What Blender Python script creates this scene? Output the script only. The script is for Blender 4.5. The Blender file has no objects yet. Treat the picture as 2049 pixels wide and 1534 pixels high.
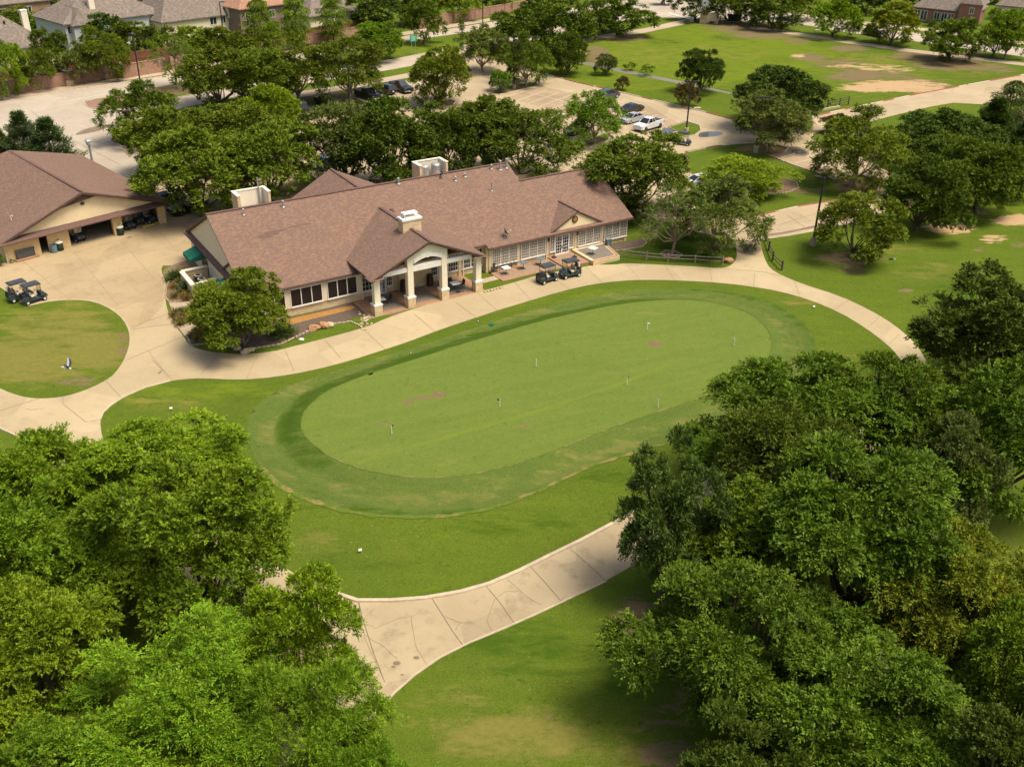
import bpy, bmesh, math, random
import numpy as np
from mathutils import Vector, Matrix
from mathutils.geometry import delaunay_2d_cdt
random.seed(7); RNG = np.random.default_rng(7)
scene = bpy.context.scene
COL = scene.collection
PI = math.pi
# ------------------------------------------------------------------ camera model (surveyed from the photograph, metres)
CAM_H = 42.0; F_PX = 1950.0; PITCH = math.radians(29.66); ROLL = math.radians(1.0)
fw = np.array([0, math.cos(PITCH), -math.sin(PITCH)]); rt0 = np.array([1.0, 0, 0]); up0 = np.cross(rt0, fw)
cr, sr = math.cos(ROLL), math.sin(ROLL)
rt = cr*rt0 + sr*up0; up = -sr*rt0 + cr*up0

def G(x, y, z=0.0):
    """survey helper: the spot at height z seen at photo pixel (x, y)"""
    d = fw*F_PX + rt*(x-1024.5) - up*(y-767.0)
    t = (CAM_H-z)/-d[2]
    return (d[0]*t, d[1]*t, z)

def P(p):
    q = np.asarray(p, float) - np.array([0, 0, CAM_H])
    zc = q @ fw
    return 1024.5 + F_PX*(q @ rt)/zc, 767.0 - F_PX*(q @ up)/zc

def GL(pts, z=0.0):
    return [G(x, y, z)[:2] for x, y in pts]

def heading(a, b):
    return math.atan2(b[1]-a[1], b[0]-a[0])

# ------------------------------------------------------------------ object helpers
def tag(o, label=None, cat=None, group=None, kind=None):
    if label: o['label'] = label
    if cat: o['category'] = cat
    if group: o['group'] = group
    if kind: o['kind'] = kind
    return o

def empty(name, label, cat, loc=(0, 0, 0), rz=0.0, group=None):
    o = bpy.data.objects.new(name, None); COL.objects.link(o)
    o.location = loc; o.rotation_euler = (0, 0, rz); o.empty_display_size = 0.3
    return tag(o, label, cat, group)

def link(name, me, parent=None):
    o = bpy.data.objects.new(name, me); COL.objects.link(o)
    if parent is not None: o.parent = parent
    return o

def copy_tree(o, parent=None):
    c = o.copy(); COL.objects.link(c)
    if parent is not None: c.parent = parent
    for ch in list(o.children): copy_tree(ch, c)
    return c

class MB:
    """collects faces and links them as ONE mesh object"""
    def __init__(s): s.v = []; s.f = []
    def add(s, verts, faces):
        b = len(s.v); s.v.extend([tuple(map(float, v)) for v in verts]); s.f.extend([tuple(i+b for i in f) for f in faces]); return s
    def box(s, c, d, rz=0.0, rx=0.0, ry=0.0, taper=1.0):
        hx, hy, hz = d[0]/2, d[1]/2, d[2]/2
        vs = []
        for z in (-1, 1):
            k = taper if z > 0 else 1.0
            for x, y in ((-1, -1), (1, -1), (1, 1), (-1, 1)): vs.append(Vector((x*hx*k, y*hy*k, z*hz)))
        m = Matrix.Translation(c) @ Matrix.Rotation(rz, 4, 'Z') @ Matrix.Rotation(ry, 4, 'Y') @ Matrix.Rotation(rx, 4, 'X')
        vs = [m @ v for v in vs]
        return s.add(vs, [(3, 2, 1, 0), (4, 5, 6, 7), (0, 1, 5, 4), (1, 2, 6, 5), (2, 3, 7, 6), (3, 0, 4, 7)])
    def bx(s, x0, x1, y0, y1, z0, z1):
        return s.box(((x0+x1)/2, (y0+y1)/2, (z0+z1)/2), (x1-x0, y1-y0, z1-z0))
    def bevel_box(s, c, d, r, rz=0.0):
        hx, hy, hz = d[0]/2, d[1]/2, d[2]/2
        rings = []
        for z, i in ((-hz, r), (-hz+r, 0), (hz-r, 0), (hz, r)):
            ring = []
            for sx, sy in ((-1, -1), (1, -1), (1, 1), (-1, 1)):
                a = (sx*(hx-i), sy*(hy-r-i*.3)); b = (sx*(hx-r-i*.3), sy*(hy-i))
                ring += [a, b] if sx*sy < 0 else [b, a]
            rings.append([(x, y, z) for x, y in ring])
        m = Matrix.Translation(c) @ Matrix.Rotation(rz, 4, 'Z')
        vs = [m @ Vector(p) for rg in rings for p in rg]; n = 8
        fs = [tuple(reversed(range(n))), tuple(range(3*n, 4*n))]
        for k in range(3):
            for j in range(n): fs.append((k*n+j, k*n+(j+1) % n, (k+1)*n+(j+1) % n, (k+1)*n+j))
        return s.add(vs, fs)
    def poly(s, pts): return s.add(pts, [tuple(range(len(pts)))])
    def slab(s, pts, t):
        """planar 3-D polygon thickened downwards by t"""
        n = len(pts); vs = [tuple(p) for p in pts] + [(p[0], p[1], p[2]-t) for p in pts]
        fs = [tuple(range(n)), tuple(reversed(range(n, 2*n)))]
        fs += [(i, i+n, (i+1) % n+n, (i+1) % n) for i in range(n)]
        return s.add(vs, fs)
    def wallpoly(s, pts_uz, v0, v1, axis='v'):
        """polygon in the vertical plane extruded between two depths"""
        n = len(pts_uz)
        if axis == 'v': vs = [(u, v0, z) for u, z in pts_uz] + [(u, v1, z) for u, z in pts_uz]
        else: vs = [(v0, u, z) for u, z in pts_uz] + [(v1, u, z) for u, z in pts_uz]
        fs = [tuple(range(n)), tuple(reversed(range(n, 2*n)))] + [(i, i+n, (i+1) % n+n, (i+1) % n) for i in range(n)]
        return s.add(vs, fs)
    def tube(s, path, rad, n=8, cap=True):
        path = [Vector(p) for p in path]
        if not hasattr(rad, '__len__'): rad = [rad]*len(path)
        vs = []; fs = []
        ref = Vector((0, 0, 1))
        for i, p in enumerate(path):
            t = (path[min(i+1, len(path)-1)] - path[max(i-1, 0)])
            t = t.normalized() if t.length > 1e-9 else Vector((0, 0, 1))
            a = t.cross(ref if abs(t.dot(ref)) < .95 else Vector((1, 0, 0))).normalized(); b = t.cross(a)
            for k in range(n):
                q = 2*PI*k/n; vs.append(p + (a*math.cos(q)+b*math.sin(q))*rad[i])
        for i in range(len(path)-1):
            for k in range(n): fs.append((i*n+k, i*n+(k+1) % n, (i+1)*n+(k+1) % n, (i+1)*n+k))
        if cap: fs += [tuple(range(n)), tuple(reversed(range((len(path)-1)*n, len(path)*n)))]
        return s.add(vs, fs)
    def lathe(s, prof, c=(0, 0, 0), n=16, axis='Z'):
        vs = []; fs = []
        for r, z in prof:
            for k in range(n):
                q = 2*PI*k/n
                if axis == 'Z': p = (r*math.cos(q), r*math.sin(q), z)
                elif axis == 'Y': p = (r*math.cos(q), z, r*math.sin(q))
                else: p = (z, r*math.cos(q), r*math.sin(q))
                vs.append((p[0]+c[0], p[1]+c[1], p[2]+c[2]))
        m = len(prof)
        for i in range(m-1):
            for k in range(n): fs.append((i*n+k, i*n+(k+1) % n, (i+1)*n+(k+1) % n, (i+1)*n+k))
        fs += [tuple(reversed(range(n))), tuple(range((m-1)*n, m*n))]
        return s.add(vs, fs)
    def blob(s, c, r, seed=0, rough=.18, n=2):
        bm = bmesh.new(); bmesh.ops.create_icosphere(bm, subdivisions=n, radius=1.0)
        rn = random.Random(seed)
        k = [Vector((rn.uniform(-1, 1), rn.uniform(-1, 1), rn.uniform(-1, 1))).normalized() for _ in range(7)]
        vs = []
        for v in bm.verts:
            d = v.co.normalized(); q = 1+rough*sum(math.sin(4*d.dot(a)+i) for i, a in enumerate(k))/3
            vs.append((c[0]+d.x*r[0]*q, c[1]+d.y*r[1]*q, c[2]+d.z*r[2]*q))
        fs = [tuple(v.index for v in f.verts) for f in bm.faces]; bm.free()
        return s.add(vs, fs)
    def mesh(s, name, mat=None, smooth=False):
        me = bpy.data.meshes.new(name); me.from_pydata(s.v, [], s.f); me.validate()
        bm = bmesh.new(); bm.from_mesh(me); bmesh.ops.recalc_face_normals(bm, faces=bm.faces); bm.to_mesh(me); bm.free()
        uv_box(me)
        if smooth: me.polygons.foreach_set('use_smooth', [True]*len(me.polygons))
        if mat: me.materials.append(mat)
        return me
    def build(s, name, mat, parent=None, smooth=False):
        return link(name, s.mesh(name, mat, smooth), parent)

def uv_box(me):
    """metric UVs: along the horizontal and along the slope of each face"""
    uvl = me.uv_layers.new(name='UVMap'); n = len(me.loops)
    out = np.zeros(n*2)
    for p in me.polygons:
        nz = p.normal
        h = Vector((0, 0, 1)).cross(nz)
        h = Vector((1, 0, 0)) if h.length < 1e-3 else h.normalized()
        sdir = nz.cross(h)
        for li in p.loop_indices:
            co = me.vertices[me.loops[li].vertex_index].co
            out[2*li] = co.dot(h); out[2*li+1] = co.dot(sdir)
    uvl.data.foreach_set('uv', out)

# ------------------------------------------------------------------ materials
MATS = {}
def nodes(name):
    m = bpy.data.materials.new(name); m.use_nodes = True
    nt = m.node_tree; nt.nodes.clear()
    out = nt.nodes.new('ShaderNodeOutputMaterial')
    MATS[name] = m
    return m, nt, out

def N(nt, t, **kw):
    n = nt.nodes.new(t)
    for k, v in kw.items():
        if k.startswith('i_'):
            key = k[2:]; key = int(key) if key.isdigit() else key.replace('_', ' ')
            n.inputs[key].default_value = v
        else: setattr(n, k, v)
    return n

def rgba(c): return (c[0], c[1], c[2], 1.0)

def mixc(nt, fac, a, b, blend='MIX'):
    m = nt.nodes.new('ShaderNodeMix'); m.data_type = 'RGBA'; m.blend_type = blend
    for sock, val in ((m.inputs[0], fac), (m.inputs[6], a), (m.inputs[7], b)):
        if isinstance(val, (int, float)): sock.default_value = val
        elif isinstance(val, tuple): sock.default_value = rgba(val)
        else: nt.links.new(val, sock)
    return m.outputs[2]

def ramp(nt, src, lo, hi, a=0.0, b=1.0):
    r = nt.nodes.new('ShaderNodeMapRange'); r.interpolation_type = 'SMOOTHSTEP'
    r.inputs[1].default_value = lo; r.inputs[2].default_value = hi; r.inputs[3].default_value = a; r.inputs[4].default_value = b
    nt.links.new(src, r.inputs[0]); return r.outputs[0]

def math_(nt, op, a, b=None):
    m = nt.nodes.new('ShaderNodeMath'); m.operation = op
    for i, v in enumerate((a, b)):
        if v is None: continue
        if isinstance(v, (int, float)): m.inputs[i].default_value = v
        else: nt.links.new(v, m.inputs[i])
    return m.outputs[0]

def noise(nt, vec, scale, detail=3, rough=.55, off=0.0, dist=0.0):
    n = nt.nodes.new('ShaderNodeTexNoise'); n.inputs['Scale'].default_value = scale; n.inputs['Detail'].default_value = detail
    n.inputs['Roughness'].default_value = rough; n.inputs['Distortion'].default_value = dist
    if off:
        mp = nt.nodes.new('ShaderNodeMapping'); mp.inputs[1].default_value = (off, off*.7, off*1.3); nt.links.new(vec, mp.inputs[0]); vec = mp.outputs[0]
    nt.links.new(vec, n.inputs['Vector']); return n.outputs['Fac']

def pos(nt): return nt.nodes.new('ShaderNodeNewGeometry').outputs['Position']
def objco(nt): return nt.nodes.new('ShaderNodeTexCoord').outputs['Object']
def uvco(nt): return nt.nodes.new('ShaderNodeTexCoord').outputs['UV']

def bsdf(nt, out, col, rough=.8, spec=.3, metal=0.0, bump=None, bstr=.3, bdist=.02, coat=0.0):
    b = nt.nodes.new('ShaderNodeBsdfPrincipled')
    if isinstance(col, tuple): b.inputs['Base Color'].default_value = rgba(col)
    else: nt.links.new(col, b.inputs['Base Color'])
    if isinstance(rough, (int, float)): b.inputs['Roughness'].default_value = rough
    else: nt.links.new(rough, b.inputs['Roughness'])
    b.inputs['Specular IOR Level'].default_value = spec; b.inputs['Metallic'].default_value = metal
    b.inputs['Coat Weight'].default_value = coat
    if bump is not None:
        bp = nt.nodes.new('ShaderNodeBump'); bp.inputs['Strength'].default_value = bstr; bp.inputs['Distance'].default_value = bdist
        nt.links.new(bump, bp.inputs['Height']); nt.links.new(bp.outputs[0], b.inputs['Normal'])
    nt.links.new(b.outputs[0], out.inputs[0]); return b

def mk(name, c1, c2=None, scale=3.0, rough=.75, spec=.3, metal=0.0, bstr=0.0, coat=0.0, world=False):
    m, nt, out = nodes(name)
    c2 = c2 or tuple(x*.8 for x in c1)
    v = pos(nt) if world else objco(nt)
    n = noise(nt, v, scale, 5); f = ramp(nt, n, .3, .7)
    n2 = noise(nt, v, scale*9, 3, off=3.1)
    col = mixc(nt, f, c1, c2)
    col = mixc(nt, .25, col, mixc(nt, n2, tuple(x*.6 for x in c1), tuple(min(1, x*1.3) for x in c1)))
    bsdf(nt, out, col, rough, spec, metal, n2 if bstr else None, bstr, .01, coat)
    return m
# ------------------------------------------------------------------ material library
def concrete(name, base, dark, light, joints=None, stain=.5):
    m, nt, out = nodes(name); v = pos(nt)
    big = noise(nt, v, .13, 4, .6); mid = noise(nt, v, .9, 5, .65, 11.0); fine = noise(nt, v, 9.0, 4, .7, 5.0)
    col = mixc(nt, ramp(nt, big, .35, .68), base, light)
    col = mixc(nt, math_(nt, 'MULTIPLY', ramp(nt, mid, .5, .75), stain), col, dark)
    blot = noise(nt, v, .33, 6, .7, 23.0)
    col = mixc(nt, math_(nt, 'MULTIPLY', ramp(nt, blot, .58, .74), stain), col, dark)
    col = mixc(nt, .22, col, mixc(nt, fine, tuple(x*.55 for x in base), tuple(min(1, x*1.35) for x in base)))
    vo = nt.nodes.new('ShaderNodeTexVoronoi'); vo.inputs['Scale'].default_value = .21; nt.links.new(v, vo.inputs['Vector'])
    sc = nt.nodes.new('ShaderNodeSeparateColor'); nt.links.new(vo.outputs['Color'], sc.inputs[0])
    col = mixc(nt, .26, col, mixc(nt, sc.outputs[0], dark, light))
    bsdf(nt, out, col, .85, .25, bump=fine, bstr=.15, bdist=.01)
    return m
concrete('concrete_path', (.375, .295, .170), (.24, .188, .112), (.44, .355, .215), stain=.45)
concrete('concrete_yard', (.335, .252, .138), (.19, .145, .083), (.40, .307, .175), stain=.6)
concrete('concrete_lot', (.355, .28, .170), (.225, .175, .11), (.42, .335, .21), stain=.5)
concrete('concrete_stall', (.30, .222, .13), (.19, .14, .085), (.36, .275, .17), stain=.6)
concrete('concrete_street', (.36, .305, .232), (.25, .208, .155), (.43, .37, .285), stain=.4)
concrete('concrete_old', (.33, .26, .155), (.18, .14, .087), (.425, .345, .21), stain=.8)
concrete('sidewalk_concrete', (.36, .28, .19), (.25, .19, .13), (.43, .34, .24), stain=.4)
mk('joint_crack', (.17, .13, .085), (.25, .195, .125), 2.0, .95, .1, world=True)
mk('joint_faint', (.24, .185, .12), (.31, .24, .155), 2.0, .95, .1, world=True)
mk('joint_dark', (.13, .10, .07), (.20, .155, .11), 2.0, .95, .1, world=True)
mk('paint_white', (.62, .58, .50), (.50, .45, .37), 3.0, .7, world=True)
mk('kerb_concrete', (.50, .41, .29), (.38, .30, .21), 1.5, .85, world=True)
def red_kerb():
    m, nt, out = nodes('kerb_red'); v = pos(nt)
    a = noise(nt, v, .22, 2, .5, 4.0); b = noise(nt, v, 4.0, 4)
    col = mixc(nt, ramp(nt, a, .50, .54), mixc(nt, b, (.36, .10, .07), (.25, .085, .06)), (.52, .44, .34))
    bsdf(nt, out, col, .8, .25)
red_kerb()

def grass_mat(name, c_dark, c_mid, c_light, dry, attr=False, ring=False, stripes=None, fine_scale=14.0):
    m, nt, out = nodes(name); v = pos(nt)
    mp = nt.nodes.new('ShaderNodeMapping'); mp.inputs['Rotation'].default_value = (0, 0, -.55); mp.inputs['Scale'].default_value = (.35, 1.0, 1.0)
    nt.links.new(v, mp.inputs[0]); vs = mp.outputs[0]
    big = noise(nt, v, .07, 4, .6); mid = noise(nt, vs, .55, 5, .65, 7.0); sm = noise(nt, v, 2.6, 4, .6, 3.0); fine = noise(nt, v, fine_scale, 3, .7, 1.0)
    col = mixc(nt, ramp(nt, big, .36, .66), c_mid, c_light)
    col = mixc(nt, ramp(nt, mid, .46, .72, 0, .75), col, c_dark)
    yl = noise(nt, v, .30, 6, .7, 17.0)
    col = mixc(nt, ramp(nt, yl, .52, .75, 0, .6), col, dry)
    if stripes:
        mp2 = nt.nodes.new('ShaderNodeMapping'); mp2.inputs['Rotation'].default_value = (0, 0, -stripes); nt.links.new(v, mp2.inputs[0])
        sp = nt.nodes.new('ShaderNodeSeparateXYZ'); nt.links.new(mp2.outputs[0], sp.inputs[0])
        wob = math_(nt, 'ADD', sp.outputs[1], math_(nt, 'MULTIPLY', noise(nt, v, .25, 2), .8))
        st = nt.nodes.new('ShaderNodeTexNoise'); st.noise_dimensions = '1D'; st.inputs['Scale'].default_value = 1.1; st.inputs['Detail'].default_value = 4
        nt.links.new(wob, st.inputs['W'])
        col = mixc(nt, ramp(nt, st.outputs['Fac'], .42, .62, 0, .5), col, c_dark)
    if ring:
        rv = nt.nodes.new('ShaderNodeAttribute'); rv.attribute_name = 'ringv'
        col = mixc(nt, ramp(nt, noise(nt, rv.outputs['Vector'], 1.3, 4, .6), .42, .66, 0, .75), col, c_dark)
        col = mixc(nt, ramp(nt, noise(nt, rv.outputs['Vector'], 1.9, 4, .6, 9.0), .50, .72, 0, .55), col, dry)
    col = mixc(nt, .42, col, mixc(nt, sm, tuple(x*.62 for x in c_mid), tuple(x*1.3 for x in c_light)))
    col = mixc(nt, .45, col, mixc(nt, ramp(nt, fine, .25, .75), tuple(x*.4 for x in c_mid), tuple(x*1.55 for x in c_light)))
    fl = noise(nt, v, 3.4, 5, .75, 41.0); col = mixc(nt, ramp(nt, fl, .61, .70, 0, .55), col, tuple(min(1, x*1.5) for x in dry))
    dk = noise(nt, v, 1.7, 5, .7, 53.0); col = mixc(nt, ramp(nt, dk, .58, .70, 0, .45), col, tuple(x*.7 for x in c_dark))
    if attr:
        at = nt.nodes.new('ShaderNodeAttribute'); at.attribute_name = 'cover'
        sp = nt.nodes.new('ShaderNodeSeparateColor'); nt.links.new(at.outputs['Color'], sp.inputs[0])
        jag = math_(nt, 'SUBTRACT', noise(nt, vs, .9, 7, .72, 31.0), .5)
        jag2 = math_(nt, 'MULTIPLY', jag, 3.4)
        def cov(sock, lo=.35, hi=.72, mx=1.0):
            return ramp(nt, math_(nt, 'ADD', sock, math_(nt, 'MULTIPLY', jag2, ramp(nt, sock, .02, .3))), lo, hi, 0, mx)
        soil = mixc(nt, sm, (.135, .102, .050), (.215, .162, .082)); soil = mixc(nt, ramp(nt, fine, .3, .8, 0, .5), soil, (.08, .055, .038))
        sand = mixc(nt, mid, (.46, .32, .17), (.35, .235, .125)); sand = mixc(nt, ramp(nt, fine, .35, .8, 0, .4), sand, (.22, .15, .085))
        dryc = mixc(nt, sm, tuple(x*.85 for x in dry), tuple(x*1.35 for x in dry))
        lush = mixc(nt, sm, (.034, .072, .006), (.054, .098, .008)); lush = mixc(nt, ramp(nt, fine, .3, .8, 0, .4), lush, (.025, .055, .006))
        vv = nt.nodes.new('ShaderNodeAttribute'); vv.attribute_name = 'vivid'
        col = mixc(nt, ramp(nt, math_(nt, 'ADD', vv.outputs['Fac'], jag2), .2, 1.1, 0, .9), col, mixc(nt, sm, (.100, .148, .010), (.142, .172, .014)))
        col = mixc(nt, cov(sp.outputs[1], .2, 1.15, .75), col, dryc)
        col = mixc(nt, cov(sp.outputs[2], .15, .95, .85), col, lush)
        col = mixc(nt, cov(sp.outputs[0]), col, soil)
        col = mixc(nt, cov(at.outputs['Alpha']), col, sand)
    bsdf(nt, out, col, .95, .03, bump=fine, bstr=.5, bdist=.05)
    return m
grass_mat('grass_lawn', (.034, .068, .007), (.062, .102, .011), (.094, .130, .014), (.165, .142, .036), attr=True)
grass_mat('grass_green', (.074, .120, .020), (.106, .152, .028), (.126, .164, .031), (.165, .155, .040), stripes=.42, attr=True, fine_scale=22)
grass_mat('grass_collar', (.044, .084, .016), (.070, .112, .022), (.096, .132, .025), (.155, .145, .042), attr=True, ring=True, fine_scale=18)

def shingles(name, c1, c2, c3, row=.16, w=.34):
    m, nt, out = nodes(name); uv = uvco(nt); v = objco(nt)
    b = nt.nodes.new('ShaderNodeTexBrick'); nt.links.new(uv, b.inputs['Vector'])
    b.inputs['Scale'].default_value = 1.0; b.inputs['Brick Width'].default_value = w; b.inputs['Row Height'].default_value = row
    b.inputs['Mortar Size'].default_value = .010; b.inputs['Bias'].default_value = 0.0
    b.inputs['Color1'].default_value = rgba(c1); b.inputs['Color2'].default_value = rgba(c2); b.inputs['Mortar'].default_value = rgba(tuple(x*.45 for x in c2))
    b2 = nt.nodes.new('ShaderNodeTexBrick'); nt.links.new(uv, b2.inputs['Vector']); b2.offset = .37
    b2.inputs['Scale'].default_value = 1.0; b2.inputs['Brick Width'].default_value = w*1.15; b2.inputs['Row Height'].default_value = row
    b2.inputs['Mortar Size'].default_value = 0.0; b2.inputs['Color1'].default_value = (0, 0, 0, 1); b2.inputs['Color2'].default_value = (1, 1, 1, 1)
    f = ramp(nt, b2.outputs['Color'], .55, .9, 0, .8)
    col = mixc(nt, f, b.outputs['Color'], c3)
    big = noise(nt, v, .35, 4, .6); col = mixc(nt, ramp(nt, big, .4, .7, 0, .22), col, tuple(x*.8 for x in c2))
    wv = noise(nt, v, 2.2, 3, .6, 9.0); col = mixc(nt, ramp(nt, wv, .4, .8, 0, .22), col, tuple(x*.62 for x in c1))
    bsdf(nt, out, col, .9, .15, bump=b.outputs['Fac'], bstr=-.35, bdist=.02)
shingles('roof_brown', (.205, .128, .092), (.172, .113, .088), (.242, .142, .094), .14, .24)
shingles('roof_plum', (.20, .126, .092), (.168, .109, .085), (.222, .136, .095), .14, .26)
shingles('roof_grey', (.20, .165, .135), (.15, .125, .105), (.26, .21, .165), .18, .4)
shingles('roof_orange', (.34, .19, .12), (.28, .155, .10), (.38, .23, .15), .25, .3)
mk('ridge_brown', (.145, .085, .066), (.10, .06, .048), 4.0, .9)

def masonry(name, cols, mortar, w, h, bstr=.6, msize=.015):
    m, nt, out = nodes(name); uv = uvco(nt); v = objco(nt)
    b = nt.nodes.new('ShaderNodeTexBrick'); nt.links.new(uv, b.inputs['Vector']); b.offset = .43
    b.inputs['Scale'].default_value = 1.0; b.inputs['Brick Width'].default_value = w; b.inputs['Row Height'].default_value = h
    b.inputs['Mortar Size'].default_value = msize; b.inputs['Color1'].default_value = rgba(cols[0]); b.inputs['Color2'].default_value = rgba(cols[1]); b.inputs['Mortar'].default_value = rgba(mortar)
    b2 = nt.nodes.new('ShaderNodeTexBrick'); nt.links.new(uv, b2.inputs['Vector']); b2.offset = .43
    b2.inputs['Scale'].default_value = 1.0; b2.inputs['Brick Width'].default_value = w*2; b2.inputs['Row Height'].default_value = h*2; b2.inputs['Mortar Size'].default_value = 0
    b2.inputs['Color1'].default_value = (0, 0, 0, 1); b2.inputs['Color2'].default_value = (1, 1, 1, 1)
    col = mixc(nt, ramp(nt, b2.outputs['Color'], .5, .9, 0, .6), b.outputs['Color'], cols[2])
    n = noise(nt, v, 3.0, 5, .65); col = mixc(nt, ramp(nt, n, .4, .75, 0, .35), col, tuple(x*.6 for x in cols[1]))
    n2 = noise(nt, v, 30.0, 3); col = mixc(nt, .2, col, mixc(nt, n2, tuple(x*.5 for x in cols[0]), tuple(min(1, x*1.3) for x in cols[0])))
    h_ = math_(nt, 'ADD', math_(nt, 'MULTIPLY', b.outputs['Fac'], -1.0), math_(nt, 'MULTIPLY', n2, .5))
    bsdf(nt, out, col, .88, .2, bump=h_, bstr=bstr, bdist=.03)
masonry('limestone', ((.70, .54, .31), (.56, .41, .21), (.76, .62, .40)), (.60, .48, .31), .42, .17)
masonry('block_tan', ((.66, .48, .24), (.60, .43, .21), (.70, .52, .29)), (.54, .41, .23), .4, .2, .3)
masonry('brick_wall', ((.38, .20, .13), (.26, .135, .095), (.47, .28, .19)), (.40, .28, .20), .21, .08, .5)
masonry('brick_red', ((.30, .105, .07), (.20, .07, .055), (.40, .18, .12)), (.40, .30, .24), .21, .08, .5)
masonry('brick_brown', ((.23, .15, .11), (.16, .105, .085), (.30, .2, .15)), (.32, .26, .22), .21, .08, .5)
mk('stucco_cream', (.76, .65, .46), (.70, .59, .41), 1.2, .9, .2, bstr=.1)
mk('stucco_pale', (.80, .72, .55), (.74, .66, .50), 1.0, .9, .2, bstr=.1)
mk('stucco_yellow', (.80, .65, .40), (.74, .59, .35), 1.0, .9, .2, bstr=.1)
mk('trim_white', (.80, .775, .70), (.72, .69, .61), 2.0, .6)
mk('trim_brown', (.085, .052, .040), (.06, .038, .03), 3.0, .7)
mk('trim_grey', (.30, .29, .27), (.24, .23, .21), 3.0, .7)
mk('siding_blue', (.52, .54, .51), (.44, .46, .44), 2.0, .7)
mk('wood_fence', (.20, .085, .045), (.13, .055, .032), 1.5, .85, bstr=.2)
mk('wood_weathered', (.30, .25, .19), (.17, .13, .10), 4.0, .9, bstr=.3)
mk('wood_dark', (.075, .055, .042), (.045, .034, .028), 4.0, .9, bstr=.3)
mk('bark', (.155, .115, .083), (.075, .055, .042), 5.0, .95, .1, bstr=.8)
mk('bark_pale', (.34, .26, .19), (.19, .14, .10), 5.0, .95, .1, bstr=.5)
mk('metal_black', (.018, .018, .020), (.028, .027, .028), 6.0, .5, .4)
mk('metal_galv', (.46, .47, .46), (.33, .34, .33), 4.0, .45, .5, .6)
mk('metal_dark', (.05, .055, .06), (.035, .04, .043), 6.0, .45, .5)
mk('metal_steel', (.60, .59, .56), (.45, .44, .42), 8.0, .4, .5, .7)
mk('plastic_green', (.018, .045, .030), (.012, .03, .02), 5.0, .5)
mk('plastic_cream', (.62, .57, .43), (.5, .46, .34), 5.0, .6)
mk('plastic_grey', (.085, .085, .082), (.06, .06, .058), 3.0, .6)
mk('plastic_brown', (.07, .036, .024), (.045, .024, .017), 3.0, .5)
mk('drum_blue', (.13, .20, .23), (.09, .15, .18), 4.0, .5)
mk('awning_green', (.010, .125, .075), (.008, .095, .06), 2.0, .8)
mk('paint_yellow', (.60, .42, .04), (.45, .3, .05), 5.0, .7)
mk('tabletop_white', (.80, .80, .77), (.70, .70, .67), 3.0, .5)
mk('tabletop_grey', (.14, .18, .20), (.10, .13, .145), 3.0, .35)
mk('fabric_dark', (.045, .045, .045), (.03, .03, .03), 6.0, .8)
mk('fabric_cream', (.55, .48, .36), (.45, .39, .29), 6.0, .8)
mk('rubber', (.018, .018, .018), (.03, .028, .026), 9.0, .9, .2)
mk('rim_silver', (.55, .55, .54), (.40, .40, .39), 9.0, .4, .5, .5)
mk('rim_cream', (.68, .66, .60), (.55, .53, .48), 9.0, .5)
mk('mulch', (.085, .060, .045), (.17, .13, .10), 9.0, .95, .1, bstr=1.0, world=True)
mk('soil_orange', (.36, .19, .055), (.25, .13, .045), 2.5, .95, .1, bstr=.4, world=True)
mk('soil_brown', (.19, .125, .075), (.12, .08, .05), 2.5, .95, .1, bstr=.4, world=True)
mk('terracotta', (.36, .205, .115), (.28, .155, .09), 2.0, .75, .3, world=True)
mk('slate_grey', (.16, .138, .11), (.205, .175, .14), 2.5, .75, .3, world=True)
mk('paver_tan', (.29, .205, .135), (.22, .155, .105), 2.5, .8, .3, world=True)
mk('paver_red', (.27, .155, .115), (.20, .115, .09), 3.0, .85, .2, world=True)
mk('rock_tan', (.50, .40, .26), (.34, .26, .17), 4.0, .9, .2, bstr=.6)
mk('rock_orange', (.42, .24, .11), (.28, .15, .075), 4.0, .9, .2, bstr=.6)
mk('rock_grey', (.36, .33, .28), (.22, .20, .17), 4.0, .9, .2, bstr=.6)
mk('sign_green', (.02, .30, .17), (.018, .26, .15), 2.0, .5)
mk('sign_letters', (.55, .75, .62), (.5, .7, .58), 2.0, .5)
mk('sign_blue', (.30, .38, .48), (.24, .30, .40), 2.0, .5)
mk('lens_red', (.45, .02, .015), (.35, .015, .01), 5.0, .25, .5)
mk('lens_clear', (.70, .70, .68), (.6, .6, .58), 5.0, .15, .6)
mk('plate_white', (.75, .75, .72), (.7, .7, .66), 5.0, .5)
mk('curtain_cream', (.27, .215, .135), (.17, .135, .09), 4.0, .7, .4)
mk('door_dark', (.02, .018, .016), (.028, .025, .022), 3.0, .8)
mk('feather_grey', (.42, .43, .46), (.33, .34, .37), 8.0, .8)
mk('feather_dark', (.035, .035, .055), (.05, .05, .07), 8.0, .8)
mk('feather_white', (.72, .71, .68), (.62, .61, .58), 8.0, .8)
def glassy(name, col, rough=.08, spec=.6):
    m, nt, out = nodes(name); n = noise(nt, objco(nt), 2.5, 3)
    bsdf(nt, out, mixc(nt, n, col, tuple(x*.6 for x in col)), rough, spec); return m
glassy('glass_dark', (.020, .024, .028)); glassy('glass_screen', (.030, .020, .018), .35, .3); glassy('glass_house', (.035, .045, .05), .12)
def windshield():
    m, nt, out = nodes('plexiglass')
    t = N(nt, 'ShaderNodeBsdfTransparent'); t.inputs[0].default_value = (.86, .88, .86, 1); g = N(nt, 'ShaderNodeBsdfGlossy'); g.inputs[1].default_value = .05
    mx = N(nt, 'ShaderNodeMixShader'); mx.inputs[0].default_value = .16
    nt.links.new(t.outputs[0], mx.inputs[1]); nt.links.new(g.outputs[0], mx.inputs[2]); nt.links.new(mx.outputs[0], out.inputs[0])
windshield()
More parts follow.
